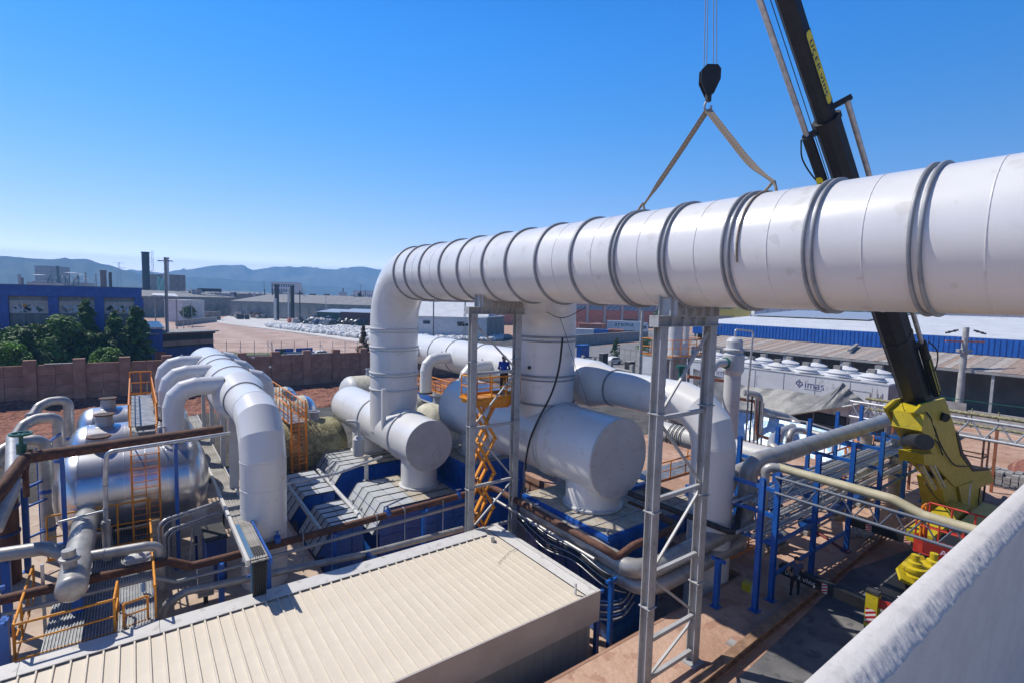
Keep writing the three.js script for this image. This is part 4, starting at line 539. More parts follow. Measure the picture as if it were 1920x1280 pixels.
{ const t = thing('a_frame_stand', 'grey A shaped stand leaning beside the nearest silver tank', 'stand'); part(t, 'stand_leg', [bar([1.7, .02, -26.7], [1.95, 2.4, -26.9], .07), bar([2.3, .02, -26.7], [1.95, 2.4, -26.9], .07), bar([1.8, 1.0, -26.75], [2.18, 1.0, -26.75], .05)], M.galv); }
// ---------- people ----------
function field(segs, res, smoothK, mn, mx) { // capsule skeleton -> one smooth surface
  const mc = new MarchingCubes(res, new THREE.MeshStandardMaterial(), false, false, 60000); mc.isolation = 0; const S = Math.max(mx.x - mn.x, mx.y - mn.y, mx.z - mn.z), n = mc.size, p = V(), ba = V(), pa = V();
  for (let k = 0; k < n; k++) for (let j = 0; j < n; j++) for (let i = 0; i < n; i++) { p.set(mn.x + S * i / n, mn.y + S * j / n, mn.z + S * k / n); let d = 9;
    for (const [a, b, r1, r2] of segs) { ba.subVectors(b, a); pa.subVectors(p, a); const h = Math.min(1, Math.max(0, pa.dot(ba) / Math.max(1e-9, ba.lengthSq()))); const e = pa.addScaledVector(ba, -h).length() - (r1 + (r2 - r1) * h); const t = Math.max(smoothK - Math.abs(d - e), 0) / smoothK; d = Math.min(d, e) - t * t * smoothK * .25; }
    mc.field[k * n * n + j * n + i] = -d; }
  mc.update(); const c = mc.count ?? mc.geometry.drawRange.count, g = new THREE.BufferGeometry(), P = new Float32Array(c * 3), N = new Float32Array(c * 3);
  for (let i = 0; i < c; i++) for (let q = 0; q < 3; q++) { const v = mc.positionArray[i * 3 + q]; P[i * 3 + q] = (q === 0 ? mn.x : q === 1 ? mn.y : mn.z) + (v * .5 + .5) * S; N[i * 3 + q] = mc.normalArray[i * 3 + q]; }
  g.setAttribute('position', new THREE.BufferAttribute(P, 3)); g.setAttribute('normal', new THREE.BufferAttribute(N, 3)); return g; }
function paint(g, fn, m) { const P = g.attributes.position, C = new Float32Array(P.count * 3); for (let i = 0; i < P.count; i++) { const c = fn(P.getX(i), P.getY(i), P.getZ(i)); C[i * 3] = c[0]; C[i * 3 + 1] = c[1]; C[i * 3 + 2] = c[2]; } g.setAttribute('color', new THREE.BufferAttribute(C, 3)); return new THREE.MeshPhysicalMaterial({ vertexColors: true, roughness: .85, ...m }); }
function person(label, pos, turn, J, shirt, trousers, skinBelow) {
  const t = new THREE.Group(); t.name = numbered('person'); tag(t, label, 'person'); scene.add(t); t.position.set(...pos); t.rotation.y = turn;
  const j = k => V(...J[k]); const segs = [[j('pel'), j('chest'), .135, .155], [j('chest'), j('neck'), .15, .07], [j('neck'), j('head'), .055, .06]];
  for (const s of ['L', 'R']) { segs.push([j('chest').lerp(j('sh' + s), .25), j('sh' + s), .10, .075], [j('sh' + s), j('el' + s), .062, .048], [j('el' + s), j('wr' + s), .046, .032], [j('wr' + s), j('ha' + s), .035, .028]); segs.push([j('hip' + s), j('kn' + s), .098, .062], [j('kn' + s), j('an' + s), .06, .042], [j('an' + s), j('to' + s), .045, .035]);
    const d = j('ha' + s).sub(j('wr' + s)).normalize(), side = V(-d.y, d.x, d.z * .2).normalize(); for (let f = 0; f < 4; f++) { const a = j('ha' + s).addScaledVector(side, (f - 1.5) * .02), b = a.clone().addScaledVector(d, .045), c = b.clone().addScaledVector(d, .03).add(V(0, -.015, .012)); segs.push([a, b, .011, .009], [b, c, .009, .007]); } const a = j('wr' + s).lerp(j('ha' + s), .4); segs.push([a, a.clone().addScaledVector(side, -.05).addScaledVector(d, .03), .013, .01]); }
  const hd = j('head'), f = J.face || [0, 0, 1]; segs.push([hd, hd.clone().add(V(0, .07, 0)), .088, .088], [hd.clone().add(V(0, -.03, 0)), hd.clone().addScaledVector(V(...f), .035), .07, .06], [hd.clone().addScaledVector(V(...f), .085), hd.clone().addScaledVector(V(...f), .108).add(V(0, -.01, 0)), .016, .014]);
  const g = field(segs, 96, .05, V(-.95, -.05, -.95), V(.95, 1.85, .95)); const hy = J.head[1], wr = ['wrL', 'wrR'].map(k => j(k)), el = ['elL', 'elR'].map(k => j(k)), waist = J.pel[1] + .02, hc = hd;
  const skin = [.36, .2, .135]; const m = paint(g, (x, y, z) => { const p = V(x, y, z); if (p.distanceTo(hc) < .2 && y > hy - .12) return skin; if (Math.min(...wr.map(w => w.distanceTo(p))) < .13) return skin; if (skinBelow && Math.min(...el.map((e, i) => Math.min(e.distanceTo(p), e.clone().lerp(wr[i], .5).distanceTo(p)))) < .15) return skin; if (y < .1) return [.03, .025, .02]; return y < waist ? trousers : shirt; });
  part(t, 'body', g, m);
  const hg = new THREE.SphereGeometry(.112, 20, 14, 0, 6.2832, 0, 1.75); part(t, 'hair', hg.translate(J.head[0] - f[0] * .014, J.head[1] + .055, J.head[2] - f[2] * .014), M.dark);
  for (const s of [-1, 1]) { const sd = V(-f[2], 0, f[0]); const e = hd.clone().addScaledVector(V(...f), .082).addScaledVector(sd, s * .034).add(V(0, .035, 0)); part(t, 'eye', new THREE.SphereGeometry(.012, 8, 6).translate(e.x, e.y, e.z), M.dark); const r = hd.clone().addScaledVector(sd, s * .093).add(V(0, .02, 0)); part(t, 'ear', new THREE.SphereGeometry(.024, 8, 6).scale(.5, 1.2, .8).translate(r.x, r.y, r.z), mat({ col: skin, roughness: .7 })); }
  return t; }
const stand = { pel: [0, .96, 0], chest: [0, 1.3, .0], neck: [0, 1.5, .02], head: [0, 1.62, .05], shL: [.19, 1.42, 0], shR: [-.19, 1.42, 0], elL: [.34, 1.2, -.06], wrL: [.2, 1.0, .02], haL: [.15, .98, .04], elR: [-.27, 1.16, .06], wrR: [-.16, 1.08, .25], haR: [-.12, 1.1, .31], hipL: [.10, .92, 0], hipR: [-.10, .92, 0], knL: [.13, .5, .03], knR: [-.12, .5, .0], anL: [.15, .08, -.02], anR: [-.14, .08, .0], toL: [.17, .04, .12], toR: [-.17, .04, .14] };
const bent = { pel: [0, 1.0, -.08], chest: [.02, 1.36, .04], neck: [.02, 1.55, .14], head: [.02, 1.64, .24], shL: [.19, 1.46, .06], shR: [-.17, 1.46, .08], elL: [.26, 1.2, .2], wrL: [.2, 1.12, .42], haL: [.19, 1.12, .5], elR: [-.24, 1.2, .22], wrR: [-.18, 1.1, .42], haR: [-.16, 1.1, .5], hipL: [.10, .95, -.08], hipR: [-.10, .95, -.08], knL: [.12, .5, .02], knR: [-.12, .5, .0], anL: [.12, .08, -.08], anR: [-.12, .08, -.06], toL: [.13, .04, .07], toR: [-.14, .04, .08] };
const pg = onY(1490, 1117, .02);
person('worker in blue grey shirt and dark trousers standing on the ground, hand on hip', [pg.x, .012, pg.z], 2.2, stand, [.055, .07, .13], [.012, .012, .016], true);
{ // orange scissor lift behind the left tower
  const z0 = -22.2, z1 = -20.75, xa = 13.3, xb = 15.95, y = 7.62; const l = thing('scissor_lift', 'orange scissor lift raising a railed platform beside the largest drum', 'lift');
  part(l, 'platform', [box(xa, xb, y - .28, y - .06, z0, z1), box(xa - .1, xb, y - .06, y, z0 - .05, z1 + .05)], M.orangeDk); part(l, 'platform_keel', prism([[xa + .1, y - .28], [xb - .2, y - .28], [xb - .6, y - .55], [xa + .9, y - .5]], z0 + .2, z1 - .2), M.orangeDk);
  rail(l, [[xa, y, z1], [xb, y, z1], [xb, y, z0], [xa, y, z0], [xa, y, z1]], 1.1, M.orangeDk, .8);
  const n = 5, y0 = FLOOR + 1.0, h = (y - .35 - y0) / n; for (let k = 0; k < n; k++) for (const z of [z0 + .35, z1 - .35]) { part(l, 'scissor_arm', bar([xa + .25, y0 + k * h, z], [xa + 1.35, y0 + (k + 1) * h, z], .18, .10), M.orangeDk); part(l, 'scissor_arm', bar([xa + 1.35, y0 + k * h, z + .11], [xa + .25, y0 + (k + 1) * h, z + .11], .18, .10), M.orangeDk); }
  part(l, 'chassis', [box(xa - .1, xa + 2.0, FLOOR + .4, y0, z0 + .1, z1 - .1)], M.orangeDk); for (const x of [xa + .2, xa + 1.7]) for (const z of [z0 + .1, z1 - .1]) part(l, 'wheel', rod([x, FLOOR + .32, z - .1], [x, FLOOR + .32, z + .1], .3, 20), M.rubber);
  const pw = person('worker in bright blue top bending over the rail of the scissor lift', [15.45, 7.63, -21.5], 2.5, bent, [.008, .05, .32], [.012, .012, .02], false); pw.scale.setScalar(1.12);
}
// ---------- lettering ----------
function textTex(txt, w, h, bg, fg, font, extra) { const c = document.createElement('canvas'); c.width = w; c.height = h; const g = c.getContext('2d'); g.fillStyle = bg; g.fillRect(0, 0, w, h); g.fillStyle = fg; g.font = font; g.textAlign = 'center'; g.textBaseline = 'middle'; if (txt) g.fillText(txt, w / 2, h / 2 + h * .03); if (extra) extra(g, w, h); const t = new THREE.CanvasTexture(c); t.colorSpace = THREE.SRGBColorSpace; t.magFilter = THREE.LinearFilter; return t; }
function decal(parent, name, tex, c, ex, ey, w, h, label) { // flat printed plate centred at c, spanning ex * w and ey * h
  c = P3(c); ex = P3(ex).normalize(); ey = P3(ey).normalize(); const g = new THREE.PlaneGeometry(w, h); g.applyMatrix4(new THREE.Matrix4().makeBasis(ex, ey, ex.clone().cross(ey)).setPosition(c)); return part(parent, name, g, new THREE.MeshPhysicalMaterial({ map: tex, roughness: .5 }), label); }
const chevron = () => textTex('', 64, 128, '#d8d4cc', '#b01818', '10px sans-serif', (g, w, h) => { g.fillStyle = '#b01818'; for (let k = -2; k < 6; k++) { g.beginPath(); g.moveTo(0, k * 40); g.lineTo(w, k * 40 - 40); g.lineTo(w, k * 40 - 20); g.lineTo(0, k * 40 + 20); g.fill(); } });

// ---------- white parapet in the right foreground ----------
{
  const y = 11.42, zo = -.60, zi = -.497, N1 = fbm(2048, 16, 300, 121, 5), N2 = fbm(2048, 16, 120, 125, 5), n = 1500, xa = 1.0, xb = 7.5, pos = [], idx = [], uv = [];
  const prof = i => { const x = xa + (xb - xa) * i / n, f = i / n * 2047, j = N1(f, 2) - .5, k = N1(f, 7) - .5, l = N2(f, 4) - .5, c = N1(f, 11) - .5; return [[zo - .02, 9.5], [zo - .02, y - .02], [zo - .01, y - .004], [zo + .02, y], [zi - .050 + l * .012, y - .0005], [zi - .036 + l * .012 + j * .006, y - .007 + j * .009], [zi - .022 + k * .008, y - .020 + k * .011], [zi - .008 + c * .010, y - .033 + c * .012], [zi + .004 + l * .01 + j * .012, y - .046 + k * .012], [zi + .003 + l * .012, y - .056 + j * .014], [zi - .003, y - .066 + l * .02], [zi + .001, 9.5]].map(p => [x, p[1], p[0]]); };
  const m = prof(0).length; for (let i = 0; i <= n; i++) { let acc = 0; const P = prof(i); P.forEach((p, k) => { if (k) acc += Math.hypot(p[1] - P[k - 1][1], p[2] - P[k - 1][2]); pos.push(...p); uv.push(p[0], acc); }); }
  for (let i = 0; i < n; i++) for (let k = 0; k < m - 1; k++) { const a = i * m + k; idx.push(a, a + m, a + 1, a + 1, a + m, a + m + 1); }
  const g = new THREE.BufferGeometry(); g.setAttribute('position', new THREE.Float32BufferAttribute(pos, 3)); g.setAttribute('uv', new THREE.Float32BufferAttribute(uv, 2)); g.setIndex(idx); g.computeVertexNormals();
  const w = solo('parapet_wall', 'white painted rooftop parapet with a rough inner edge, close in the lower right corner', 'wall', g, mat({ map: mottled(512, .55, [.49, .465, .44], [.53, .505, .48], 5, 122, { spot: [.40, .38, .36], spotAt: .72, spotAmt: .35, grain: .06 }), roughness: .8, bumpMap: bumpy(512, .21, 14, 123), bumpScale: .0015, side: THREE.DoubleSide }));
  struct('rooftop', [box(-30, 40, 9.2, 9.5, -.58, 20), box(-30, 40, 0, 9.2, -.5, -.4)], M.conc);
}
// ---------- pipe rack on the right ----------
{
  const X = [20.35, 21.65, 25.4, 29.4, 33.4, 37.4, 41.4];
  X.forEach((x, i) => { const t = thing('pipe_gantry', ['first', 'second', 'third', 'fourth', 'fifth', 'sixth', 'last'][i] + ' blue gantry along the right pipe rack, counted from the cabin side', 'gantry', 'blue gantries of the pipe rack'); const h = i < 2 ? 5.6 : 5.75;
    for (const z of i ? [-10.15, -14.0] : [-10.15]) { part(t, 'rack_post', ibeam([x, .02, z], [x, h, z], .2, .2, .02, [1, 0, 0]), M.blue); part(t, 'base_plate', box(x - .2, x + .2, 0, .03, z - .2, z + .2), M.blue); }
    if (i) for (const y of [5.0 - .15, 3.75, 2.55]) part(t, 'rack_beam', box(x - .07, x + .07, y - .16, y, -13.9, -10.25), M.blue);
    if (i && i < 6) part(t, 'diagonal_brace', bar([x, .6, -14.02], [X[i + 1] ?? x, 2.4, -14.02], .06), M.blue); });
  for (const [z, y] of [[-10.15, 2.5], [-14, 2.5], [-10.15, 1.1]]) { const t = thing('rack_rail', ['blue rail tying the near rack posts', 'blue rail tying the far rack posts', 'low blue rail near the ground of the rack'][y === 1.1 ? 2 : z < -12 ? 1 : 0], 'rail'); part(t, 'rail_bar', box(21.65, y === 1.1 ? 29.3 : 41.4, y - .07, y + .07, z - .05, z + .05), M.blue); }
  const labs = ['thin galvanised cable pipes lying on the middle shelf of the rack']; const t = thing('pipe_bundle', labs[0], 'pipes'); for (let k = 0; k < 9; k++) part(t, 'thin_pipe', pipe([[21.2 + rr(0, 1), 3.82, -10.6 - k * .16], [30, 3.82, -10.6 - k * .16], [43 - rr(0, 2), 3.82, -10.6 - k * .16]], .035 + .015 * (k % 3), .1, 8), k % 4 === 3 ? M.lead : M.galv);
  const t2 = thing('pipe_bundle', 'thin grey pipes lying on the lower shelf of the rack', 'pipes'); for (let k = 0; k < 7; k++) part(t2, 'thin_pipe', pipe([[21.0 + rr(0, .8), 2.64, -10.5 - k * .2], [30, 2.64, -10.5 - k * .2], [41 - rr(0, 2), 2.64, -10.5 - k * .2]], .04 + .02 * (k % 3), .1, 8), k % 3 ? M.galv : M.clad);
  const s = thing('cable_tray', 'perforated steel tray on the rack below the yellow pipe', 'cable tray'); part(s, 'tray_bottom', box(21, 42, 3.0, 3.03, -13.2, -12.6), M.galv); part(s, 'tray_side', box(21, 42, 3.03, 3.15, -13.2, -13.17), M.galv); part(s, 'tray_side', box(21, 42, 3.03, 3.15, -12.63, -12.6), M.galv);
  run('pipe', 'thin diagonal pipe rising under the rack toward the crane', [[26.5, 2.0, -11.6], [40, 3.2, -11.6]], .14, M.clad, PG.clad);
  run('pipe', 'elbow pipe between the upper and lower rack pipes', [[31.5, 4.6, -15.2], [30.0, 4.6, -14.6], [29.2, 4.6, -14.2], [29.2, 4.3, -13.3]], .24, M.clad, PG.clad, .4);
  run('pipe', 'short horizontal grey pipe behind the rack near the crane', [[38, 2.5, -12.6], [45.5, 2.8, -12.6]], .35, M.clad, PG.clad);
}
function truss(label, x, z0, z1, yt, yb, r, m, posts) { const t = thing('truss', label, 'truss', 'lattice trusses'); for (const y of [yt, yb]) part(t, 'chord', rod([x, y, z0], [x, y, z1], r, 10), m); const n = Math.round((z1 - z0) / (yt - yb) / 1.25); for (let k = 0; k < n; k++) { const a = z0 + (z1 - z0) * k / n, b = z0 + (z1 - z0) * (k + .5) / n, c = z0 + (z1 - z0) * (k + 1) / n; part(t, 'lattice_bar', rod([x, yt, a], [x, yb, b], r * .5, 6), m); part(t, 'lattice_bar', rod([x, yb, b], [x, yt, c], r * .5, 6), m); }
  for (const p of posts || []) part(t, 'support_post', bar([x, 0, p], [x, yb, p], .14), M.rustRed); return t; }
truss('grey blue lattice truss running just under the yellow pipe toward the parapet', 21.5, -10.2, 1.5, 5.42, 4.75, .06, mat({ col: [.10, .12, .155], roughness: .5 }));
truss('silver white lattice truss behind the yellow crane at the right', 43.5, -15.5, 4, 5.6, 4.45, .10, M.galv, [-11.5, -9.5]);
{ const t = thing('pipe_bridge', 'pale yellow railed pipe line behind the silver truss', 'bridge'); part(t, 'pipe_body', rod([48, 5.3, -16], [48, 5.3, 6], .13, 12), M.olive); part(t, 'pipe_body', rod([48, 4.5, -16], [48, 4.5, 6], .10, 12), M.olive); for (let z = -15; z < 6; z += 1.4) part(t, 'upright', rod([48, 4.3, z], [48, 5.7, z], .04, 6), M.olive); for (const z of [-14, -8, -2]) part(t, 'support_post', bar([48, 0, z], [48, 4.4, z], .16), M.rustRed); }
{ const t = thing('steel_frame', 'rust brown open steel frame standing on the red earth', 'frame'); for (const z of [-9.6, -7.9]) for (const x of [44, 45.4]) part(t, 'frame_post', bar([x, 0, z], [x, 4.4, z], .1), M.rust); for (const y of [1.2, 3.1]) { part(t, 'frame_bar', bar([44, y, -9.6], [44, y, -7.9], .08), M.rust); part(t, 'frame_bar', bar([45.4, y, -9.6], [45.4, y, -7.9], .08), M.rust); part(t, 'frame_bar', bar([44, y, -7.9], [45.4, y, -7.9], .08), M.rust); } }
{ const p = thing('block_pallet', 'stack of grey concrete paving blocks on the red earth at the far right', 'pallet'); const c = onY(1880, 905, 0); for (let l = 0; l < 4; l++) for (let i = 0; i < 6; i++) for (let j = 0; j < 4; j++) if (l < 3 || (i + j * 2) % 3) part(p, 'block', box(c.x - 1.0 + j * .5 + rr(0, .03), c.x - .54 + j * .5, l * .24, l * .24 + .225, c.z - 1.1 + i * .42 + rr(0, .03), c.z - .72 + i * .42), M.concDk); }

// ---------- mobile crane ----------
const Z0 = -8.45, cz = (a, b, z = Z0) => { const p = onZ(a, b, z); return [p.x, p.y]; };
{
  const t = thing('crane', 'yellow and black crane raising a long black boom behind the overhead duct', 'crane');
  const A = onZ(1722, 762, -8.5), dir = V(-14.9, 15.25, -.62).normalize(), E = A.clone().addScaledVector(dir, 27.5), B = A.clone().addScaledVector(dir, -1.2);
  const side = V(0, 0, 1), nrm = V().crossVectors(dir, side).normalize(); // nrm points to the under / upper side
  const oct = (p, q, w, h, w2 = w, h2 = h) => { const L = p.distanceTo(q), c = .28, sec = (w, h) => [[-w / 2, -h / 2 + h * c], [-w / 2 + w * c, -h / 2], [w / 2 - w * c, -h / 2], [w / 2, -h / 2 + h * c], [w / 2, h / 2 - h * c * .4], [w / 2 - w * c * .4, h / 2], [-w / 2 + w * c * .4, h / 2], [-w / 2, h / 2 - h * c * .4]]; const a = sec(w, h), b = sec(w2, h2), W = (s, o) => o.clone().addScaledVector(side, s[0]).addScaledVector(nrm, s[1]); const F = []; for (let i = 0; i < 8; i++) { const k = (i + 1) % 8; F.push([W(a[i], p), W(a[k], p), W(b[k], q), W(b[i], q)]); } F.push(a.map(s => W(s, p)).reverse(), b.map(s => W(s, q))); return poly(F); };
  const P = f => A.clone().addScaledVector(dir, f);
  part(t, 'boom_section', oct(B, P(9.6), 1.08, 1.2), M.black); part(t, 'boom_section', oct(P(9.55), P(16.6), .74, .84), M.black); part(t, 'boom_section', oct(P(16.55), E, .58, .66), M.black); part(t, 'boom_section', oct(E, P(31), .46, .52), M.black);
  for (const [f, w, h] of [[9.5, 1.14, 1.26], [16.5, .82, .92], [5, 1.12, 1.24]]) part(t, 'boom_collar', oct(P(f), P(f + .22), w, h), M.black);
  const off = (f, s, n) => P(f).addScaledVector(side, s).addScaledVector(nrm, n);
  for (const [f0, f1, f2, s, n] of [[12.2, 16.4, 23, -.56, -.46], [8.0, 12.9, 17.0, .62, .52], [0.6, 4.3, 9.0, .74, .50]]) { part(t, 'extension_cylinder', rod(off(f0, s, n), off(f1, s, n), .19, 14), M.black); part(t, 'piston_rod', rod(off(f1, s, n), off(f2, s, n), .10, 12), M.galv); for (const [f, w] of [[f1, .22], [f2, .18], [f0 + .2, .16]]) part(t, 'cylinder_bracket', bar(off(f, s * 1.2, n * 1.2), off(f, 0, 0), w, w), M.black); part(t, 'hose', sweep(new THREE.CatmullRomCurve3([off(f1, s * 1.3, n * 1.3), off(f1 - .7, s * 1.55, n * 1.5), off(f1 - 1.6, s * 1.4, n * 1.3), off(f1 - 2.2, s * 1.1, n * 1.1)]).getPoints(16), .03, 6), M.rubber); }
  const plate = (txt, w, h) => textTex(txt, w, h, '#15150f', '#16160f', 'bold 74px sans-serif', (g) => { g.fillStyle = '#e8d30a'; g.beginPath(); g.roundRect ? g.roundRect(2, 4, w - 4, h - 8, 30) : g.rect(2, 4, w - 4, h - 8); g.fill(); g.fillStyle = '#1a1a12'; g.font = 'bold 84px sans-serif'; g.textAlign = 'center'; g.textBaseline = 'middle'; g.fillText(txt, w / 2, h / 2 + 4); });
  const back = dir.clone().negate(), tx = plate('ÜÇER vinç', 512, 110);
  for (const [f, sd, n, L, w] of [[18.6, .305, .04, 2.7, .42], [10.2, .79, .52, 2.4, .3], [2.0, .90, .5, 2.6, .34]]) { part(t, 'plate_back', alongAxis(box(-w / 2 - .02, w / 2 + .02, -L / 2, L / 2, -.03, .03), off(f, sd - .04, n), off(f + 1, sd - .04, n), side), M.black); decal(t, 'name_plate', tx, off(f, sd, n), back, V().crossVectors(side, back), L, w); }
  decal(t, 'name_plate', tx, off(13.6, -.56, -.655), back, V().crossVectors(nrm.clone().negate(), back), 2.2, .26);
  for (const n of [1.15, 1.25]) part(t, 'hoist_cable', rod(off(-1, -.3, n), off(30.5, -.3, n * .6), .018, 6), M.rubber); part(t, 'hoist_cable', rod(off(-1, .2, -1.8), off(30.5, .2, -1.2), .014, 6), M.rubber);
  // yellow knuckle and column, flat plates on both sides with a web
  const pl = (name, L, z0, z1, m = M.yellow) => part(t, name, prism(L.map(a => cz(a[0], a[1])), z0, z1), m);
  pl('knuckle', [[1684, 768], [1702, 752], [1745, 742], [1766, 800], [1776, 842], [1800, 872], [1834, 872], [1842, 898], [1806, 912], [1764, 905], [1728, 866], [1712, 820]], Z0 - .62, Z0 - .5); pl('knuckle', [[1684, 768], [1702, 752], [1745, 742], [1766, 800], [1776, 842], [1800, 872], [1834, 872], [1842, 898], [1806, 912], [1764, 905], [1728, 866], [1712, 820]], Z0 + .5, Z0 + .62);
  pl('knuckle_web', [[1690, 772], [1706, 758], [1742, 748], [1762, 805], [1772, 846], [1798, 878], [1830, 878], [1834, 894], [1806, 906], [1766, 898], [1732, 862], [1716, 818]], Z0 - .49, Z0 + .49); pl('knuckle_plate', [[1690, 770], [1686, 800], [1704, 822], [1714, 812], [1704, 780]], Z0 - .3, Z0 + .9); pl('black_edge', [[1766, 806], [1776, 848], [1800, 878], [1832, 876], [1830, 872], [1802, 872], [1780, 842], [1770, 804]], Z0 - .5, Z0 + .66, M.black);
  pl('column', [[1742, 895], [1762, 1015], [1822, 1015], [1820, 900], [1790, 880]], Z0 - .55, Z0 + .55); pl('column_rib', [[1770, 905], [1792, 1012], [1800, 1012], [1800, 895]], Z0 + .55, Z0 + .7);
  const w3 = (a, b, z = Z0) => onZ(a, b, z);
  part(t, 'lift_cylinder', rod(w3(1806, 1000, -7.9), w3(1814, 905, -7.9), .21, 16), M.galv); part(t, 'lift_cylinder', rod(w3(1795, 1040, -7.9), w3(1804, 960, -7.9), .27, 16), M.lead); part(t, 'lift_cylinder', rod(w3(1726, 870, -7.9), w3(1752, 915, -7.9), .12, 14), M.galv); part(t, 'lift_cylinder', rod(w3(1744, 862, -7.7), w3(1768, 912, -7.7), .13, 14), M.galv);
  part(t, 'winch_drum', rod(w3(1704, 826, -8.3), w3(1734, 828, -7.0), .36, 24), M.black); part(t, 'winch_block', prism([[1708, 846], [1734, 846], [1736, 866], [1710, 866]].map(a => cz(a[0], a[1], -7.9)), -8.4, -7.4), M.yellow); part(t, 'work_light', rod(w3(1760, 777, -8), w3(1775, 783, -7.6), .22, 12), M.black); part(t, 'light_bracket', rod(w3(1748, 777, -8.1), w3(1762, 779, -8.1), .06, 8), M.black);
  for (const L of [[[1740, 790], [1752, 800], [1756, 815], [1735, 826]], [[1738, 772], [1748, 790], [1744, 812], [1760, 830], [1768, 852]], [[1752, 800], [1764, 832], [1790, 870], [1815, 874]], [[1736, 905], [1750, 925], [1775, 955], [1790, 985]]]) part(t, 'hose', sweep(new THREE.CatmullRomCurve3(L.map(a => onZ(a[0], a[1], Z0 + .72))).getPoints(24), .035, 6), M.rubber);
}
{ // hook, wires and slings
  const h = V(14.1, 19.25, -9.42); const b = thing('hook_block', 'black crane hook block hanging above the overhead duct', 'hook'); const e = V(.8, 0, .6), o = (a, y) => h.clone().addScaledVector(e, a).add(V(0, y, 0));
  for (const s of [-.11, .06]) part(b, 'cheek_plate', prism([[-.28, .25], [-.12, .42], [.2, .42], [.3, .3], [.3, .0], [.12, -.42], [-.08, -.48], [-.28, -.1]], s, s + .05).applyMatrix4(new THREE.Matrix4().makeBasis(e, V(0, 1, 0), V(-.6, 0, .8)).setPosition(h)), M.black);
  part(b, 'sheave', alongAxis(new THREE.CylinderGeometry(.22, .22, .1, 24), h.clone().add(V(0, .08, 0)).addScaledVector(V(-.6, 0, .8), -.0), h.clone().add(V(-.6, .08, .8))), M.dark); part(b, 'swivel', rod(o(0, -.62), o(0, -.4), .09, 12), M.dark); part(b, 'hook_bow', sweep(new THREE.CatmullRomCurve3([o(0, -.55), o(-.08, -.68), o(-.1, -.82), o(0, -.9), o(.1, -.82), o(.09, -.74)]).getPoints(20), .035, 8), M.lead);
  const w = thing('hoist_wires', 'thin steel wires from the hook block up out of the picture', 'wires'); for (const a of [-.18, -.1, .1, .2]) part(w, 'wire', rod(o(a, .38), V(13.5 + a * .5, 29, -9.5), .014, 6), M.lead);
  const flatStrap = (pts, w, lab) => { const t = thing('sling', lab, 'sling', 'webbing slings'); const c = new THREE.CatmullRomCurve3(pts.map(P3)).getPoints(30); const L = []; for (let i = 0; i < c.length - 1; i++) { const f = i / 30; L.push(bar(c[i], c[i + 1].clone().addScaledVector(c[i + 1].clone().sub(c[i]), .05), w * (1 - .55 * smooth(.6, .9, f)), .035, [.6, 0, -.8])); } part(t, 'sling_band', L, M.strap); return t; };
  const k = h.clone().add(V(0, -.86, 0)); const s1 = flatStrap([k, k.clone().lerp(V(13.95, 15.62, -11.75), .35).add(V(0, -.03, 0)), k.clone().lerp(V(13.95, 15.62, -11.75), .7).add(V(0, -.02, 0)), [13.95, 15.85, -11.55]], .16, 'brown webbing sling from the hook to the left duct ring'); const s2 = flatStrap([k, k.clone().lerp(V(13.95, 15.62, -7.2), .35).add(V(0, -.02, 0)), k.clone().lerp(V(13.95, 15.62, -7.2), .7), [13.95, 15.86, -7.2]], .2, 'brown webbing sling from the hook to the right duct ring');
  for (const [s, z] of [[s1, -11.72], [s2, -7.3]]) { part(s, 'choker_loop', sweep(Array.from({ length: 25 }, (_, i) => { const a = -.25 + i / 24 * 3.6; return V(DX - Math.cos(a) * (DR + .03), DY + Math.sin(a) * (DR + .03), z); }), .03, 6), M.strap); part(s, 'choker_knot', [rod([13.95, 15.6, z - .16], [13.95, 15.9, z + .12], .04, 8), rod([13.95, 15.6, z + .2], [13.95, 15.88, z + .12], .04, 8)], M.strap); }
}
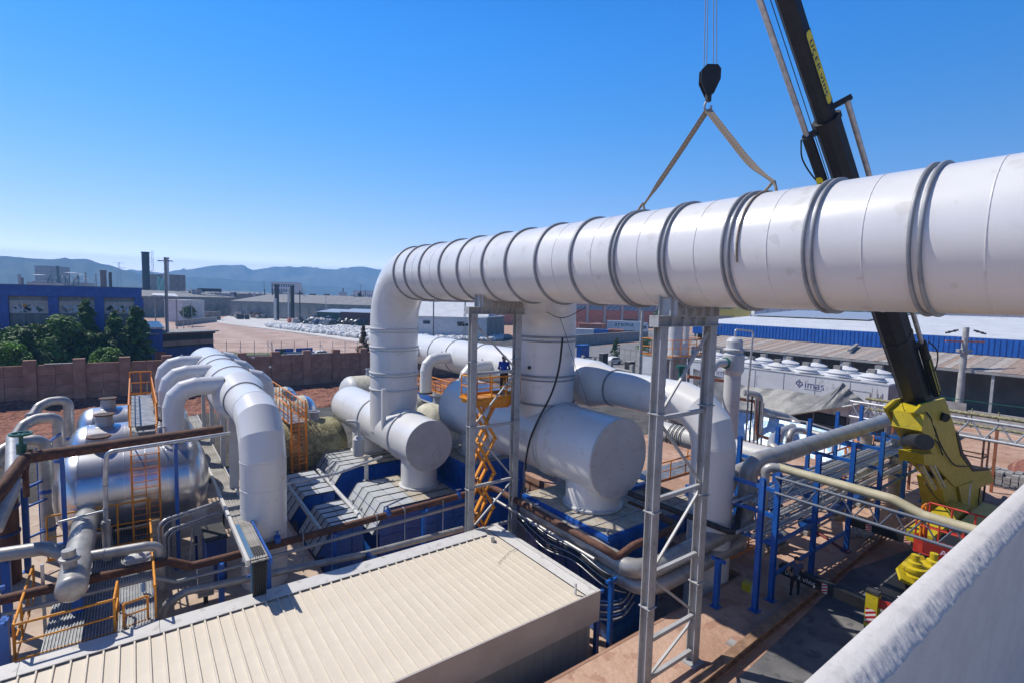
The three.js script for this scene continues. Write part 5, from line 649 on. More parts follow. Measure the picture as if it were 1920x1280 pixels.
{ // truck under the crane
  const t = thing('crane_truck', 'yellow and black crane truck with outrigger beams, half hidden behind the parapet', 'truck'); const x0 = 22.6, z0 = -6.9, z1 = -4.0;
  part(t, 'truck_bed', box(x0, 37, 1.25, 1.5, z0, z1), M.black); part(t, 'bed_edge', box(x0 - .05, x0, 1.2, 1.55, z0, z1), M.red); part(t, 'rear_panel', box(x0 + .3, x0 + .36, .5, 1.2, z0 + .6, z1), M.yellow); part(t, 'side_panel', box(x0 + .4, 37, 1.0, 1.25, z0 + .02, z0 + .1), M.black); part(t, 'side_skirt', box(30.5, 37.5, 1.2, 1.75, -8.0, -6.95), M.yellow); part(t, 'bed_cover', box(33.5, 38.5, 1.5, 1.8, z0 + .2, z1), M.yellow);
  for (const x of [25, 26.4, 33]) part(t, 'wheel', rod([x, .5, z0 + .1], [x, .5, z0 + .5], .5, 24), M.rubber);
  for (const [x, lab] of [[22.95, 'near black outrigger beam with lettering'], [31.4, 'far black outrigger beam']]) { const b = part(t, 'outrigger_beam', box(x - .2, x + .2, .75, 1.15, x < 25 ? -10.4 : -10.8, z0), M.black, lab); const m = chevron(); for (const z of x < 25 ? [-8.55] : [-9.8, -8.1]) decal(b, 'warning_stripes', m, [x - .205, .95, z], [0, 0, 1], [0, 1, 0], .28, .4); if (x < 25) decal(b, 'lettering', textTex('ÜÇER vinç', 512, 100, '#101012', '#b9b9b4', 'bold 78px sans-serif'), [x - .206, .95, -9.5], [0, 0, 1], [0, 1, 0], 1.75, .32); }
  const leg = part(t, 'outrigger_leg', box(22.4, 22.75, .35, 1.7, -6.95, -6.55), M.yellow); part(leg, 'leg_top', box(22.38, 22.77, 1.7, 1.8, -6.97, -6.53), M.dark); decal(leg, 'warning_stripes', chevron(), [22.395, .8, -6.75], [0, 0, 1], [0, 1, 0], .34, .6); part(t, 'outrigger_foot', rod([22.57, 0.02, -6.75], [22.57, .35, -6.75], .22, 16), M.dark);
  part(t, 'pulley_plate', prism([[0, 0], [2.3, 0], [2.7, .5], [2.2, .8], [.3, .75], [-.3, .4]].map(a => a), 0, .12).rotateX(-1.1).translate(24.6, 1.6, -6.1), M.yellow); for (const [x, z] of [[25.3, -6.25], [26.1, -5.85]]) part(t, 'pulley_stack', lathe(crisp([[.5, 0], [.5, .12], [.34, .16], [.34, .24], [.42, .28], [.42, .4], [.24, .44], [.24, .6], [.14, .64], [.14, .9], [.001, .92]]), [x, 1.75, z], [x, 4, z], 28), M.yellow);
  part(t, 'bed_straps', [bar([23.4, 1.52, -6.2], [24.6, 1.52, -5.2], .12, .02), bar([23.8, 1.53, -5.0], [24.2, 1.54, -6.0], .08, .02)], M.wallWhite);
  const r = thing('lift_basket', 'red work basket with rails standing beside the yellow pulleys', 'basket'); const bx = 27.6, bz = -6.9; part(r, 'basket_floor', box(bx, bx + 1.8, 1.9, 2.0, bz, bz + 3.2), M.red); part(r, 'basket_side', box(bx - .05, bx, 1.9, 2.6, bz, bz + 3.2), M.red); part(r, 'basket_side', box(bx, bx + 1.8, 1.9, 2.5, bz - .05, bz), M.red); rail(r, [[bx + 1.8, 2.5, bz + 3.2], [bx + 1.8, 2.5, bz], [bx, 2.5, bz], [bx, 2.5, bz + 3.2]], 1.2, M.red, .8);
  decal(r, 'lettering', textTex('AYGÜN', 256, 64, '#7a1a1a', '#b9a6c4', 'bold 40px sans-serif'), [bx - .056, 2.24, bz + 1.6], [0, 0, 1], [0, 1, 0], 2.6, .5); part(r, 'ladder_rails', [rod([bx + .3, 2.0, bz + .1], [bx + .3, 3.9, bz + .1], .05, 8), rod([bx + .8, 2.0, bz + .1], [bx + .8, 3.9, bz + .1], .05, 8), rod([bx + .3, 3.9, bz + .1], [bx + .8, 3.9, bz + .1], .05, 8)], M.orange);
}
{ const t = thing('ground_beam', 'long rusty brown beam lying on the ground in front of the rack', 'beam'); const a = onY(1330, 1258, .15), b = onY(1655, 1005, .15); part(t, 'beam_body', ibeam([a.x - 1.2, .2, a.z + .2], [b.x, .2, b.z], .34, .36, .05), mat({ map: mottled(256, 1.4, [.20, .115, .07], [.30, .18, .11], 6, 126), roughness: .9 })); part(t, 'bearing_block', [box(a.x + 2, a.x + 2.4, 0.01, .05, a.z - .6, a.z)], M.concDk); }
{ const c = onY(1410, 1110, .01); const b = thing('carton', 'small yellow and white carton on the ground between blue posts', 'carton'); part(b, 'carton_body', box(c.x - .14, c.x + .2, .01, .34, c.z - .4, c.z + .02), M.sign); part(b, 'carton_end', box(c.x - .14, c.x + .2, .01, .34, c.z + .022, c.z + .14), M.wallWhite); }
{ const c = onY(1620, 1003, .01); const b = thing('debris_pile', 'heap of white plastic sheeting and scraps beside a rack post', 'debris'); for (let k = 0; k < 9; k++) { const g = new THREE.IcosahedronGeometry(.28, 2), p = g.attributes.position; for (let i = 0; i < p.count; i++) { const n = 1 + .35 * Math.sin(p.getX(i) * 23 + k) * Math.sin(p.getZ(i) * 19 + k * 2); p.setXYZ(i, p.getX(i) * 1.4 * n, Math.abs(p.getY(i)) * .7 * n, p.getZ(i) * n); } g.computeVertexNormals(); part(b, 'plastic_scrap', g.translate(c.x + rr(-1, 1), .01, c.z + rr(-.6, .6)), M.wallWhite); } }
{ const t = thing('bollard', 'bright yellow bollard behind the near rack posts', 'bollard'); const c = onY(1588, 1003, 0); part(t, 'bollard_post', lathe(crisp([[.12, 0], [.12, 1.1], [.08, 1.16], [.001, 1.17]]), [c.x, .01, c.z], [c.x, 3, c.z], 18), M.sign); }
{ const t = thing('hose', 'dark red hose curving over the ground under the rack', 'hose'); part(t, 'hose_body', sweep(new THREE.CatmullRomCurve3([onY(1525, 995, .07), onY(1545, 1005, .07), onY(1570, 1022, .07), onY(1592, 1035, .07)]).getPoints(30), .07, 8), mat({ col: [.16, .02, .02], roughness: .6 })); }

// ---------- cooling unit with fans ----------
{
  const x0 = 56.7, x1 = 64.5, z1 = -17.1, z0 = -46, h = 5.5, t = thing('cooling_unit', 'long white cooling unit with fan cowls on top and blue logos on its side', 'cooling unit');
  part(t, 'unit_body', box(x0 + .06, x1, 1.9, h, z0, z1 - .04), M.wallWhite); part(t, 'unit_base', box(x0 + .5, x1 - .3, 0, 1.9, z0 + .2, z1 - .3), M.concDk);
  const n = 9, d = (z1 - z0) / n; for (let k = 0; k < n; k++) { const a = z1 - (k + 1) * d + .05, b = z1 - k * d - .05; part(t, 'side_panel', box(x0, x0 + .055, 3.0, h - .15, a, b), M.wallWhite); part(t, 'lower_panel', box(x0, x0 + .055, 1.9, 2.95, a, b), M.wallWhite); part(t, 'inlet_opening', box(x0 + .02, x0 + .4, .7, 1.7, a + .2, b - .2), M.dark); part(t, 'leg', box(x0 + .1, x0 + .3, 0, 1.9, b - .1, b + .1), M.wallGrey); }
  part(t, 'top_edge', box(x0 - .02, x1 + .02, h, h + .12, z0, z1), M.roofWhite); part(t, 'end_panel', box(x0 + .1, x1 - .1, .4, h - .1, z1 - .035, z1 + .02), M.wallGrey); for (const [a, b, c, e] of [[3.2, 4.6, -20.1, -18.6], [1.0, 2.6, -20.1, -18.6]]) { const p = part(t, 'service_door', box(x0 - .04, x0 - .005, a, b, c, e), M.wallWhite); part(p, 'door_frame', [box(x0 - .06, x0 - .041, a - .05, a + .02, c - .05, e + .05), box(x0 - .06, x0 - .041, b - .02, b + .05, c - .05, e + .05), box(x0 - .06, x0 - .041, a + .02, b - .02, c - .05, c + .02), box(x0 - .06, x0 - .041, a + .02, b - .02, e - .02, e + .05)], M.lead); }
  const lad = part(t, 'ladder', [bar([x0 - .25, 0, -18.35], [x0 - .25, h - .3, -18.35], .06), bar([x0 - .25, 0, -17.95], [x0 - .25, h - .3, -17.95], .06), ...Array.from({ length: 16 }, (_, i) => bar([x0 - .25, .3 + i * .3, -18.35], [x0 - .25, .3 + i * .3, -17.95], .04))], M.galv);
  for (let k = 0; k < 9; k++) for (const [x, dz] of [[58.0, 0], [62.6, .9]]) { const z = z1 - 1.9 - k * 3.05 - dz; const f = part(t, 'fan_cowl', lathe(crisp([[1.2, 0], [1.2, .2], [1.0, .3], [1.1, .45], [.35, .78], [.28, .8]]), [x, h + .1, z], [x, 9, z], 28), M.wallWhite); part(f, 'fan_motor', box(x - .28, x + .28, h + .65, h + 1.25, z - .32, z + .32), M.wallGrey); }
  const face = await new FontLoader().loadAsync('fonts/droid/droid_sans_regular.typeface.json'), ink = mat({ col: [.035, .04, .16], roughness: .5 });
  for (const zc of [-24.0, -34.2]) { const put = g => g.applyMatrix4(new THREE.Matrix4().makeBasis(V(0, 0, 1), V(0, 1, 0), V(-1, 0, 0)).setPosition(x0 - .004, 4.15, zc - 1.5)); const L = part(t, 'logo_print', put(new TextGeometry('imas', { font: face, size: .66, depth: .012, curveSegments: 4, bevelEnabled: false }).translate(.9, .05, 0)), ink); const E = []; for (const s of [1, -1]) { const q = (u, v) => [.38 + s * u, .4 + s * v, .006]; for (const [p0, p1] of [[[.03, .42], [-.36, .03]], [[-.36, .03], [-.03, -.28]], [[-.1, .02], [.12, .24]]]) E.push(bar(q(...p0), q(...p1), .085, .012, [0, 0, 1])); } part(t, 'logo_print', E.map(put), ink); part(t, 'logo_print', put(box(.92, 2.6, -.12, -.08, 0, .01)), ink); }
  part(t, 'top_cable', sweep(new THREE.CatmullRomCurve3(Array.from({ length: 22 }, (_, i) => V(x0 + .3 + .25 * Math.sin(i * 1.9), h + .16, z1 - .3 - i * 1.25))).getPoints(90), .04, 6), M.rubber);
}
{ // draped tarpaulin
  const t = thing('tarpaulin', 'grey tarpaulin draped over the side of the cooling unit, one corner hooked up', 'tarpaulin');
  const top = [[1300, 690], [1350, 706], [1400, 724], [1470, 730], [1545, 742], [1572, 726], [1581, 716], [1596, 732], [1622, 752]], bot = [[1300, 745], [1350, 762], [1400, 768], [1470, 778], [1500, 774], [1530, 769], [1558, 765], [1590, 760], [1622, 754]];
  const nu = 64, nv = 12, pos = [], uv = [], idx = []; const S = (L, f) => { const k = Math.min(L.length - 2, Math.floor(f * (L.length - 1))), a = f * (L.length - 1) - k; return [L[k][0] + (L[k + 1][0] - L[k][0]) * a, L[k][1] + (L[k + 1][1] - L[k][1]) * a]; };
  for (let j = 0; j <= nv; j++) for (let i = 0; i <= nu; i++) { const a = S(top, i / nu), b = S(bot, i / nu), f = j / nv, X = 56.55 - 2.2 * f * Math.sin(Math.min(1, i / nu * 1.1) * 2.9) + .12 * Math.sin(i * .9 + j * .5) * (1 - f); const p = onX(a[0] + (b[0] - a[0]) * f, a[1] + (b[1] - a[1]) * f, X); pos.push(p.x, p.y, p.z); uv.push(i * .3, j * .3); }
  for (let j = 0; j < nv; j++) for (let i = 0; i < nu; i++) { const a = j * (nu + 1) + i; idx.push(a, a + nu + 1, a + 1, a + 1, a + nu + 1, a + nu + 2); }
  const g = new THREE.BufferGeometry(); g.setAttribute('position', new THREE.Float32BufferAttribute(pos, 3)); g.setAttribute('uv', new THREE.Float32BufferAttribute(uv, 2)); g.setIndex(idx); g.computeVertexNormals(); part(t, 'sheet', g, M.tarp); part(t, 'hem_rope', sweep(bot.map(b => onX(b[0], b[1] + .5, 55.6)).reduce((a, p) => { a.push(p); return a; }, []), .09, 6), M.whiteDull);
}
{ const t = thing('sheeted_enclosure', 'enclosure wrapped in pale blue shiny sheeting in front of the cooling unit', 'enclosure'); const w = (a, b, x) => onX(a, b, x); part(t, 'sheet_panel', slab(w(1384, 858, 45), w(1510, 868, 45), w(1512, 795, 48), w(1384, 770, 48), .06), M.skyBlueSheet); part(t, 'sheet_panel', slab(w(1513, 868, 45), w(1575, 872, 45), w(1602, 820, 48), w(1515, 796, 48), .06), M.skyBlueSheet); part(t, 'frame_bar', [bar(w(1513, 866, 44.9), w(1514, 790, 47.9), .1), bar(w(1512, 790, 47.9), w(1603, 818, 47.9), .09), bar(w(1384, 768, 47.9), w(1512, 790, 47.9), .09)], M.galv); part(t, 'back_frame', [bar(w(1384, 770, 48.3), w(1384, 860, 48.3), .12), bar(w(1600, 822, 48.3), w(1595, 880, 48.3), .12)], M.blue); }
// ---------- flare column and stacks behind the right tower ----------
{
  const c = onZ(1375, 690, -22), t = thing('vent_column', 'grey vent column with a drum-shaped head and a thin bent pipe', 'column'); const x = c.x, z = c.z;
  part(t, 'column_shell', rod([x, 0, z], [x, 7.5, z], .62, 28), M.whiteDull); part(t, 'head_drum', lathe(crisp([[.62, 7.1], [.8, 7.45], [.8, 8.7], [.55, 8.85], [.55, 9.0], [.8, 9.05], [.8, 9.14], [.62, 9.2], [.62, 9.75], [.5, 9.95], [.2, 10.08], [.001, 10.1]]), [x, 0, z], [x, 20, z], 36), M.whiteDull);
  part(t, 'vent_pipe', pipe([[x, 10, z], [x, 10.7, z], [x + 1.6, 10.55, z + .6], [x + 1.5, 5, z + .5]], .08, .2, 8), M.galv); part(t, 'side_pipe', pipe([[x - .7, 8.1, z], [x - 2.0, 8.1, z - .3], [x - 2.6, 7.4, z - .4], [x - 2.6, 2, z - .4]], .34, .7, 14), M.whiteDull); part(t, 'valve_ring', ring([x - 1.05, 8.1, z - .07], [1, 0, .1], .34, .14, .1), M.green);
  for (let k = 0; k < 5; k++) part(t, 'drain_pipe', rod([x + .9 + k * .42, 0, z + .9 + k * .1], [x + .9 + k * .42, 5.6 - k * .2, z + .9 + k * .1], .07, 8), k % 2 ? M.dark : M.lead);
}
{
  const t = thing('process_tower', 'grey process tower with an orange railed platform seen through the right tower', 'tower'); const p = at(1268, 640, 52), x = p.x, z = p.z;
  part(t, 'tower_shell', rod([x, 0, z], [x, 7.4, z], 1.15, 28), M.concDk); part(t, 'upper_stack', rod([x - .2, 7.4, z], [x - .2, 12.6, z], .65, 24), M.whiteDull); part(t, 'platform', box(x - 3, x + 3.4, 7.3, 7.5, z - 1.8, z + 1.8), M.concDk); rail(t, [[x - 3, 7.5, z - 1.8], [x - 3, 7.5, z + 1.8], [x + 3.4, 7.5, z + 1.8], [x + 3.4, 7.5, z - 1.8]], 1.6, M.orange, 1.2); rail(t, [[x - 3, 7.5, z - 1.8], [x + 3.4, 7.5, z - 1.8]], 1.6, M.orange, 1.5); part(t, 'thin_stack', [rod([x + 2.4, 7.5, z - .5], [x + 2.4, 13, z - .5], .28, 14), rod([x + .9, 7.5, z], [x + .9, 12.4, z], .1, 8), rod([x + 4, 3, z + .5], [x + 4, 11.7, z + .5], .14, 8)], M.galv); part(t, 'platform_post', [rod([x - 2.8, 0, z + 1.6], [x - 2.8, 7.3, z + 1.6], .16, 10), rod([x + 3.2, 0, z + 1.6], [x + 3.2, 7.3, z + 1.6], .16, 10)], M.conc); part(t, 'tank_top', [rod([x + .3, 7.5, z + .8], [x + .3, 8.6, z + .8], .5, 16), rod([x + 1.6, 7.5, z + .9], [x + 1.6, 8.4, z + .9], .4, 16)], M.whiteDull); part(t, 'lattice_leg', [bar([x + 2.4, 0, z], [x + 2.4, 7.3, z], .2), bar([x + 2.2, 4, z + .3], [x + 4.2, .2, z + .3], .12), bar([x + 2.6, .4, z + .3], [x + 4.2, 4.6, z + .3], .12)], M.concDk);
}
// collector supports and blue frames behind the right tower
{ const t = thing('blue_frame', 'blue service frame with yellow rails behind the square downpipe', 'frame'); const z = -17.5; part(t, 'frame_bar', [bar([22.8, 1.0, z], [30.5, 1.0, z], .25), bar([22.8, 1.8, z - 1.6], [30.5, 1.8, z - 1.6], .25), bar([23.2, 0.02, z], [23.2, 1.9, z], .2), bar([26.2, 0.02, z], [26.2, 1.9, z], .2), bar([30, .02, z], [30, 1.9, z], .2)], M.blue); part(t, 'deck_plate', box(24.5, 30.5, 1.9, 1.95, -20.5, -18.6), M.grate); rail(t, [[24.5, 1.95, -18.6], [30.5, 1.95, -18.6], [30.5, 1.95, -20.5]], 1.15, M.orange, 1.5); }
// ---------- buildings: a facade from A to B (left to right as seen), standing depth metres deep ----------
function bld(label, A, B, h, depth, wallM, o = {}) {
  const t = thing(o.name || 'building', label, o.cat || 'building', o.group); const L = Math.hypot(B[0] - A[0], B[1] - A[1]), ux = (B[0] - A[0]) / L, uz = (B[1] - A[1]) / L, y0 = o.y0 || 0;
  const W = (u, v, w) => [A[0] + ux * u + uz * w, v + y0, A[1] + uz * u - ux * w]; // w < 0 is behind
  const bx = (u0, u1, v0, v1, w0, w1) => { const g = box(u0, u1, v0, v1, w0, w1), p = g.attributes.position; const m = new THREE.Matrix4().makeBasis(V(ux, 0, uz), V(0, 1, 0), V(-uz, 0, ux)).setPosition(A[0], y0, A[1]); return g.applyMatrix4(m); };
  t.bx = bx; t.L = L; part(t, 'wall', bx(0, L, 0, h, -depth, 0), wallM);
  const rm = o.roofM || M.roofGrey;
  if (o.roof === 'gable') { const rh = o.rh || h * .2; const m = new THREE.Matrix4().makeBasis(V(ux, 0, uz), V(0, 1, 0), V(-uz, 0, ux)).setPosition(A[0], y0, A[1]); const e = .3; const q = o.across ? [[[-e, h, e], [L / 2, h + rh, e], [L / 2, h + rh, -depth - e], [-e, h, -depth - e]], [[L / 2, h + rh, e], [L + e, h, e], [L + e, h, -depth - e], [L / 2, h + rh, -depth - e]]] : [[[-e, h, e], [L + e, h, e], [L + e, h + rh, -depth / 2], [-e, h + rh, -depth / 2]], [[-e, h + rh, -depth / 2], [L + e, h + rh, -depth / 2], [L + e, h, -depth - e], [-e, h, -depth - e]]]; for (const f of q) part(t, 'roof', slab(...f, .12).applyMatrix4(m), rm); part(t, 'gable_wall', poly(o.across ? [[[0, h, -.02], [L, h, -.02], [L / 2, h + rh, -.02]]] : [[[0, h, 0.0], [0, h + rh, -depth / 2], [0, h, -depth]], [[L, h, 0], [L, h, -depth], [L, h + rh, -depth / 2]]]).applyMatrix4(m), wallM); }
  else { part(t, 'roof', bx(-.25, L + .25, h, h + (o.rt || .3), -depth - .25, .25), rm); }
  for (const r of o.rows || []) { const n = r.n, s = L / n; for (let i = 0; i < n; i++) { const c = (i + .5) * s, w = s * (r.f || .6) / 2; if (r.skip && r.skip.includes(i)) continue; const p = part(t, 'window', bx(c - w, c + w, r.v0, r.v1, 0, .04), r.pane || M.glass); part(p, 'window_frame', [bx(c - w - .06, c + w + .06, r.v0 - .1, r.v0, 0, .1), bx(c - w - .06, c + w + .06, r.v1, r.v1 + .1, 0, .1), ...(r.mull ? Array.from({ length: r.mull }, (_, k) => { const x = c - w + 2 * w * (k + 1) / (r.mull + 1); return bx(x - .04, x + .04, r.v0, r.v1, .04, .08); }) : [])], M.wallGrey); } }
  return t; }
const xz = (a, b, d) => { const p = at(a, b, d); return [p.x, p.z]; }, gz = (a, b) => { const p = onY(a, b, 0); return [p.x, p.z]; };
{ // large blue building on the left
  const z = -98, cx = a => onZ(a, 600, z).x, xr = cx(265), t = bld('long blue and grey factory hall behind the row of trees at the left', [-62, z], [xr, z], 12.75, 45, M.wallGrey, { roofM: M.roofGrey });
  const Z = z + .02; part(t, 'fascia', box(-62.3, xr + .1, 11.45, 12.95, Z, Z + .5), M.blue); const cols = [-90, 7, 101, 187, 261].map(cx);
  for (const x of cols) part(t, 'pilaster', box(x - .55, x + .55, 0, 11.44, Z, Z + .45), M.blue);
  const seen = mat({ map: mottled(256, 5, [.30, .31, .32], [.42, .43, .43], 5, 131), roughness: .12, clearcoat: .6 }), hue = [M.orangeDk, M.dark, M.wallWhite, M.green, M.wallWhite, M.wallWhite, M.concDk];
  for (let i = 0; i < cols.length - 1; i++) { const a = cols[i] + .56, b = cols[i + 1] - .56, w = part(t, 'window', box(a, b, 9.15, 10.7, Z, Z + .06), seen), n = Math.max(3, Math.round((b - a) / 1.5)); part(w, 'window_frame', [box(a, b, 9.05, 9.15, Z, Z + .2), box(a, b, 10.7, 10.8, Z, Z + .2), ...Array.from({ length: n - 1 }, (_, k) => { const x = a + (b - a) * (k + 1) / n; return box(x - .05, x + .05, 9.15, 10.7, Z + .06, Z + .12); })], M.wallWhite); for (let k = 0; k < 5; k++) { const p = a + (b - a) / 5 * k; part(t, 'wall_panel', box(p + .02, p + (b - a) / 5 - .02, .3, 9.0, Z, Z + .05), M.wallGrey); } part(t, 'upper_panel', box(a, b, 10.82, 11.43, Z, Z + .05), M.concDk); for (let k = 0; k < 24; k++) { const x = a + .3 + (b - a - .9) * rnd(), y = 9.2 + rnd() * .5, m = hue[Math.floor(rnd() * 7)]; part(w, 'machine_behind_glass', bar([x, y, Z + .075 + k * .002], [x + rr(-.9, 1.1), y + rr(.1, .8), Z + .075 + k * .002], rr(.1, .5), .02, [0, 0, 1]), m); } }
  const s = bld('low blue annex with a sloping roof line beside the long blue hall', [xr + .15, z - 1], [cx(304), z - 1], 6.6, 20, M.blue, { roofM: M.galv }); part(s, 'door', s.bx(1.4, 2.9, 0, 3.0, 0, .06), M.brickRed);
}
{ // hut with flat roof in front of the yard
  const t = bld('small dark hut with a brown overhanging roof and a blue stripe', [2.2, -99.5], [11.2, -104.5], 5.4, 6, M.dark, { roofM: M.rust, name: 'hut', rt: .35 }); part(t, 'wall_band', t.bx(1.2, t.L, 3.7, 4.5, 0, .05), M.pinkBlock); part(t, 'stripe', t.bx(1.2, t.L, 1.6, 3.4, 0, .07), M.blueDk); part(t, 'roof_edge', t.bx(-.8, t.L + .5, 5.75, 5.95, -6.5, .9), M.concDk);
}
// factory halls beyond the yard
const halls = [
  ['grey factory hall with a white canopy left of the concrete apron', xz(262, 596, 245), xz(440, 590, 300), 10.2, 60, M.wallGrey, { roof: 'gable', rh: 3 }],
  ['long grey factory hall with shutters and stacked goods in front', xz(432, 594, 279), xz(600, 600, 262), 8.6, 60, M.wallGrey, { roof: 'gable', rh: 4.2, rows: [{ n: 9, f: .55, v0: 1, v1: 6.4, pane: M.concDk }] }],
  ['long grey factory hall reaching behind the black bales', xz(592, 600, 262), xz(760, 602, 250), 8.4, 55, M.wallGrey, { roof: 'gable', rh: 4.0, rows: [{ n: 7, f: .7, v0: 1, v1: 5.5, pane: M.blueDk }] }],
  ['broad flat grey roof far behind the blue hall', xz(-60, 570, 210), xz(250, 572, 260), 11.5, 90, M.wallGrey, {}],
  ['pale low factory roof between the chimneys and the silo', xz(90, 565, 300), xz(270, 567, 330), 13.0, 60, M.wallGrey, { roofM: M.roofWhite }],
  ['distant cream factory block left of the lattice pylon', xz(50, 545, 420), xz(105, 547, 430), 17.5, 30, M.panel, { roofM: M.roofGrey }],
  ['distant bright-roofed factory block with dark pipes', xz(60, 545, 520), xz(160, 547, 540), 20, 40, M.concDk, { roofM: M.roofWhite }],
  ['distant grey tower block above the factory roofs at far left', xz(66, 545, 640), xz(93, 546, 640), 41, 30, M.wallGrey, {}],
  ['tall grey box building beside the green silos', xz(320, 560, 330), xz(348, 560, 340), 23.5, 25, M.wallGrey, {}],
  ['grey flat-roofed hall behind the concrete apron', xz(440, 565, 330), xz(640, 568, 360), 12.3, 80, M.wallGrey, {}],
  ['far low grey hall under the mountains', xz(350, 555, 520), xz(520, 558, 600), 12.5, 60, M.wallGrey, { roof: 'gable', rh: 2.5 }],
  ['white office block with rows of square windows below the mountains', xz(508, 552, 520), xz(552, 553, 520), 25, 18, M.wallWhite, { rows: [{ n: 10, f: .7, v0: 20.5, v1: 23.4 }, { n: 10, f: .7, v0: 15.5, v1: 18.4 }, { n: 10, f: .7, v0: 10.5, v1: 13.4 }] }],
  ['white flat hall with vents on its roof left of the duct elbow', xz(655, 565, 430), xz(760, 567, 420), 11, 60, M.wallGrey, { roofM: M.roofWhite, rows: [{ n: 8, f: .3, v0: 5, v1: 7 }] }],
  ['white office block with roof masts left of the duct elbow', xz(662, 556, 520), xz(705, 557, 520), 18, 20, M.wallWhite, { rows: [{ n: 12, f: .5, v0: 12, v1: 15 }] }],
  ['dark green shed with a pale roof behind the black bales', xz(594, 604, 238), xz(640, 606, 232), 5.2, 20, mat({ col: [.03, .06, .03], roughness: .7 }), { roof: 'gable', rh: 1.2, roofM: M.galv }],
  ['dark red shed with a pale roof behind the black bales', xz(638, 606, 231), xz(705, 607, 226), 5.6, 20, mat({ col: [.07, .02, .02], roughness: .7 }), { roof: 'gable', rh: 1.3, roofM: M.galv }],
];
for (const [lab, a, b, h, d, m, o] of halls) { const t = bld(lab, a, b, h, d, m, { ...o, group: 'factory buildings beyond the yard' }); }
{ const a = onY(345, 604, 0), b = onY(383, 602, 0), A = [a.x, a.z], B = [b.x, b.z]; const q = bld('white corrugated container standing by the grey hall', A, B, 9.0, 9, M.wallWhite, { name: 'container_shed', cat: 'shed', roofM: M.roofWhite }); for (let i = 0; i < 12; i++) part(q, 'cladding_rib', q.bx(q.L * (i + .4) / 12, q.L * (i + .5) / 12, 0, 8.8, 0, .12), M.wallWhite); }
{ const c = onY(300, 600, 0); const t = thing('canopy', 'white canopy roof with thin posts beside the corrugated shed', 'canopy'); const d = at(305, 555, 135); part(t, 'canopy_roof', slab(at(283, 553, 130), at(334, 556, 138), at(328, 551, 160), at(286, 550, 150), .3), M.roofWhite); for (const [a, dd] of [[290, 131], [312, 134], [330, 138]]) { const p = at(a, 560, dd); part(t, 'canopy_post', rod([p.x, 0, p.z], [p.x, 11, p.z], .15, 8), M.concDk); } }
function chimney(label, a, base, top, d, r, m, o = {}) { const t = thing('chimney', label, 'chimney', 'chimneys of the factories'); const p = at(a, base, d), q = at(a, top, d), y1 = q.y; part(t, 'stack', rod([p.x, 0, p.z], [p.x, y1, p.z], r, 16, r * (o.taper || 1)), m); part(t, 'rim', ring([p.x, y1 - r * .3, p.z], [0, 1, 0], r * (o.taper || 1), r * .4, r * .12), m); if (o.ladder) { part(t, 'ladder', [rod([p.x + r + 1.1, y1 * .4, p.z + .5], [p.x + r + 1.1, y1 + 1, p.z + .5], .09, 6), rod([p.x + r + 1.8, y1 * .4, p.z + .9], [p.x + r + 1.8, y1 + 1, p.z + .9], .09, 6), ...Array.from({ length: 16 }, (_, i) => rod([p.x + r, y1 - i * 1.5, p.z + .3], [p.x + r + 1.8, y1 - i * 1.5, p.z + .9], .07, 5))], M.concDk); } return t; }
chimney('tall dark square-looking chimney with a side ladder, the tallest stack', 274, 545, 473, 300, 1.9, M.dark, { ladder: 1 }); chimney('short black chimney just above the blue hall roof', 207, 545, 511, 240, .6, M.dark); chimney('thick brown chimney left of the lattice pylon', 194, 545, 507, 380, 1.9, M.rust); chimney('slender dark chimney among the distant factory pipes', 109, 545, 499, 480, 1.0, M.dark); chimney('thin grey chimney right of the brown one', 161, 545, 511, 400, .5, M.concDk); chimney('thin grey mast-like chimney left of the brown one', 180, 545, 514, 400, .4, M.concDk); chimney('stubby grey chimney at the far left', 37, 545, 515, 460, 1.3, M.concDk); chimney('short brown stack at the far left', 42, 545, 521, 430, .9, M.rust);
chimney('black chimney left of two in front of the grey hall', 519, 597, 534, 255, 1.05, M.dark); chimney('black chimney right of two in front of the grey hall', 548, 597, 536, 255, .95, M.dark); chimney('slim grey flue beside the right black chimney', 541, 597, 542, 254, .55, M.galv); chimney('bent silver flue at the foot of the left black chimney', 516, 598, 560, 250, .7, M.galv); chimney('thin black pole-like flue right of the black chimneys', 562, 590, 545, 258, .25, M.dark);
{ const t = thing('silo_group', 'green and white silos beside the tall conveyor mast', 'silos'); for (const [a, d] of [[299, 300], [308, 297]]) { const p = at(a, 545, d), y = at(a, 521, d).y; part(t, 'silo', lathe(crisp([[1.3, 0], [1.3, y - 1], [.5, y + .6], [.001, y + .6]]), [p.x, 0, p.z], [p.x, 50, p.z], 20), mat({ col: [.25, .5, .4], roughness: .5 })); } const p = at(315, 545, 297); const y = at(315, 485, 297).y; part(t, 'mast', bar([p.x, 0, p.z], [p.x, y, p.z], 1.2), M.galv); part(t, 'mast_head', box(p.x - 1.8, p.x + .8, y - .2, y + .5, p.z - .8, p.z + .8), M.wallGrey); part(t, 'conveyor', bar([p.x, y - 3, p.z], [p.x - 5, y - 20, p.z + 2], .5), M.galv); }
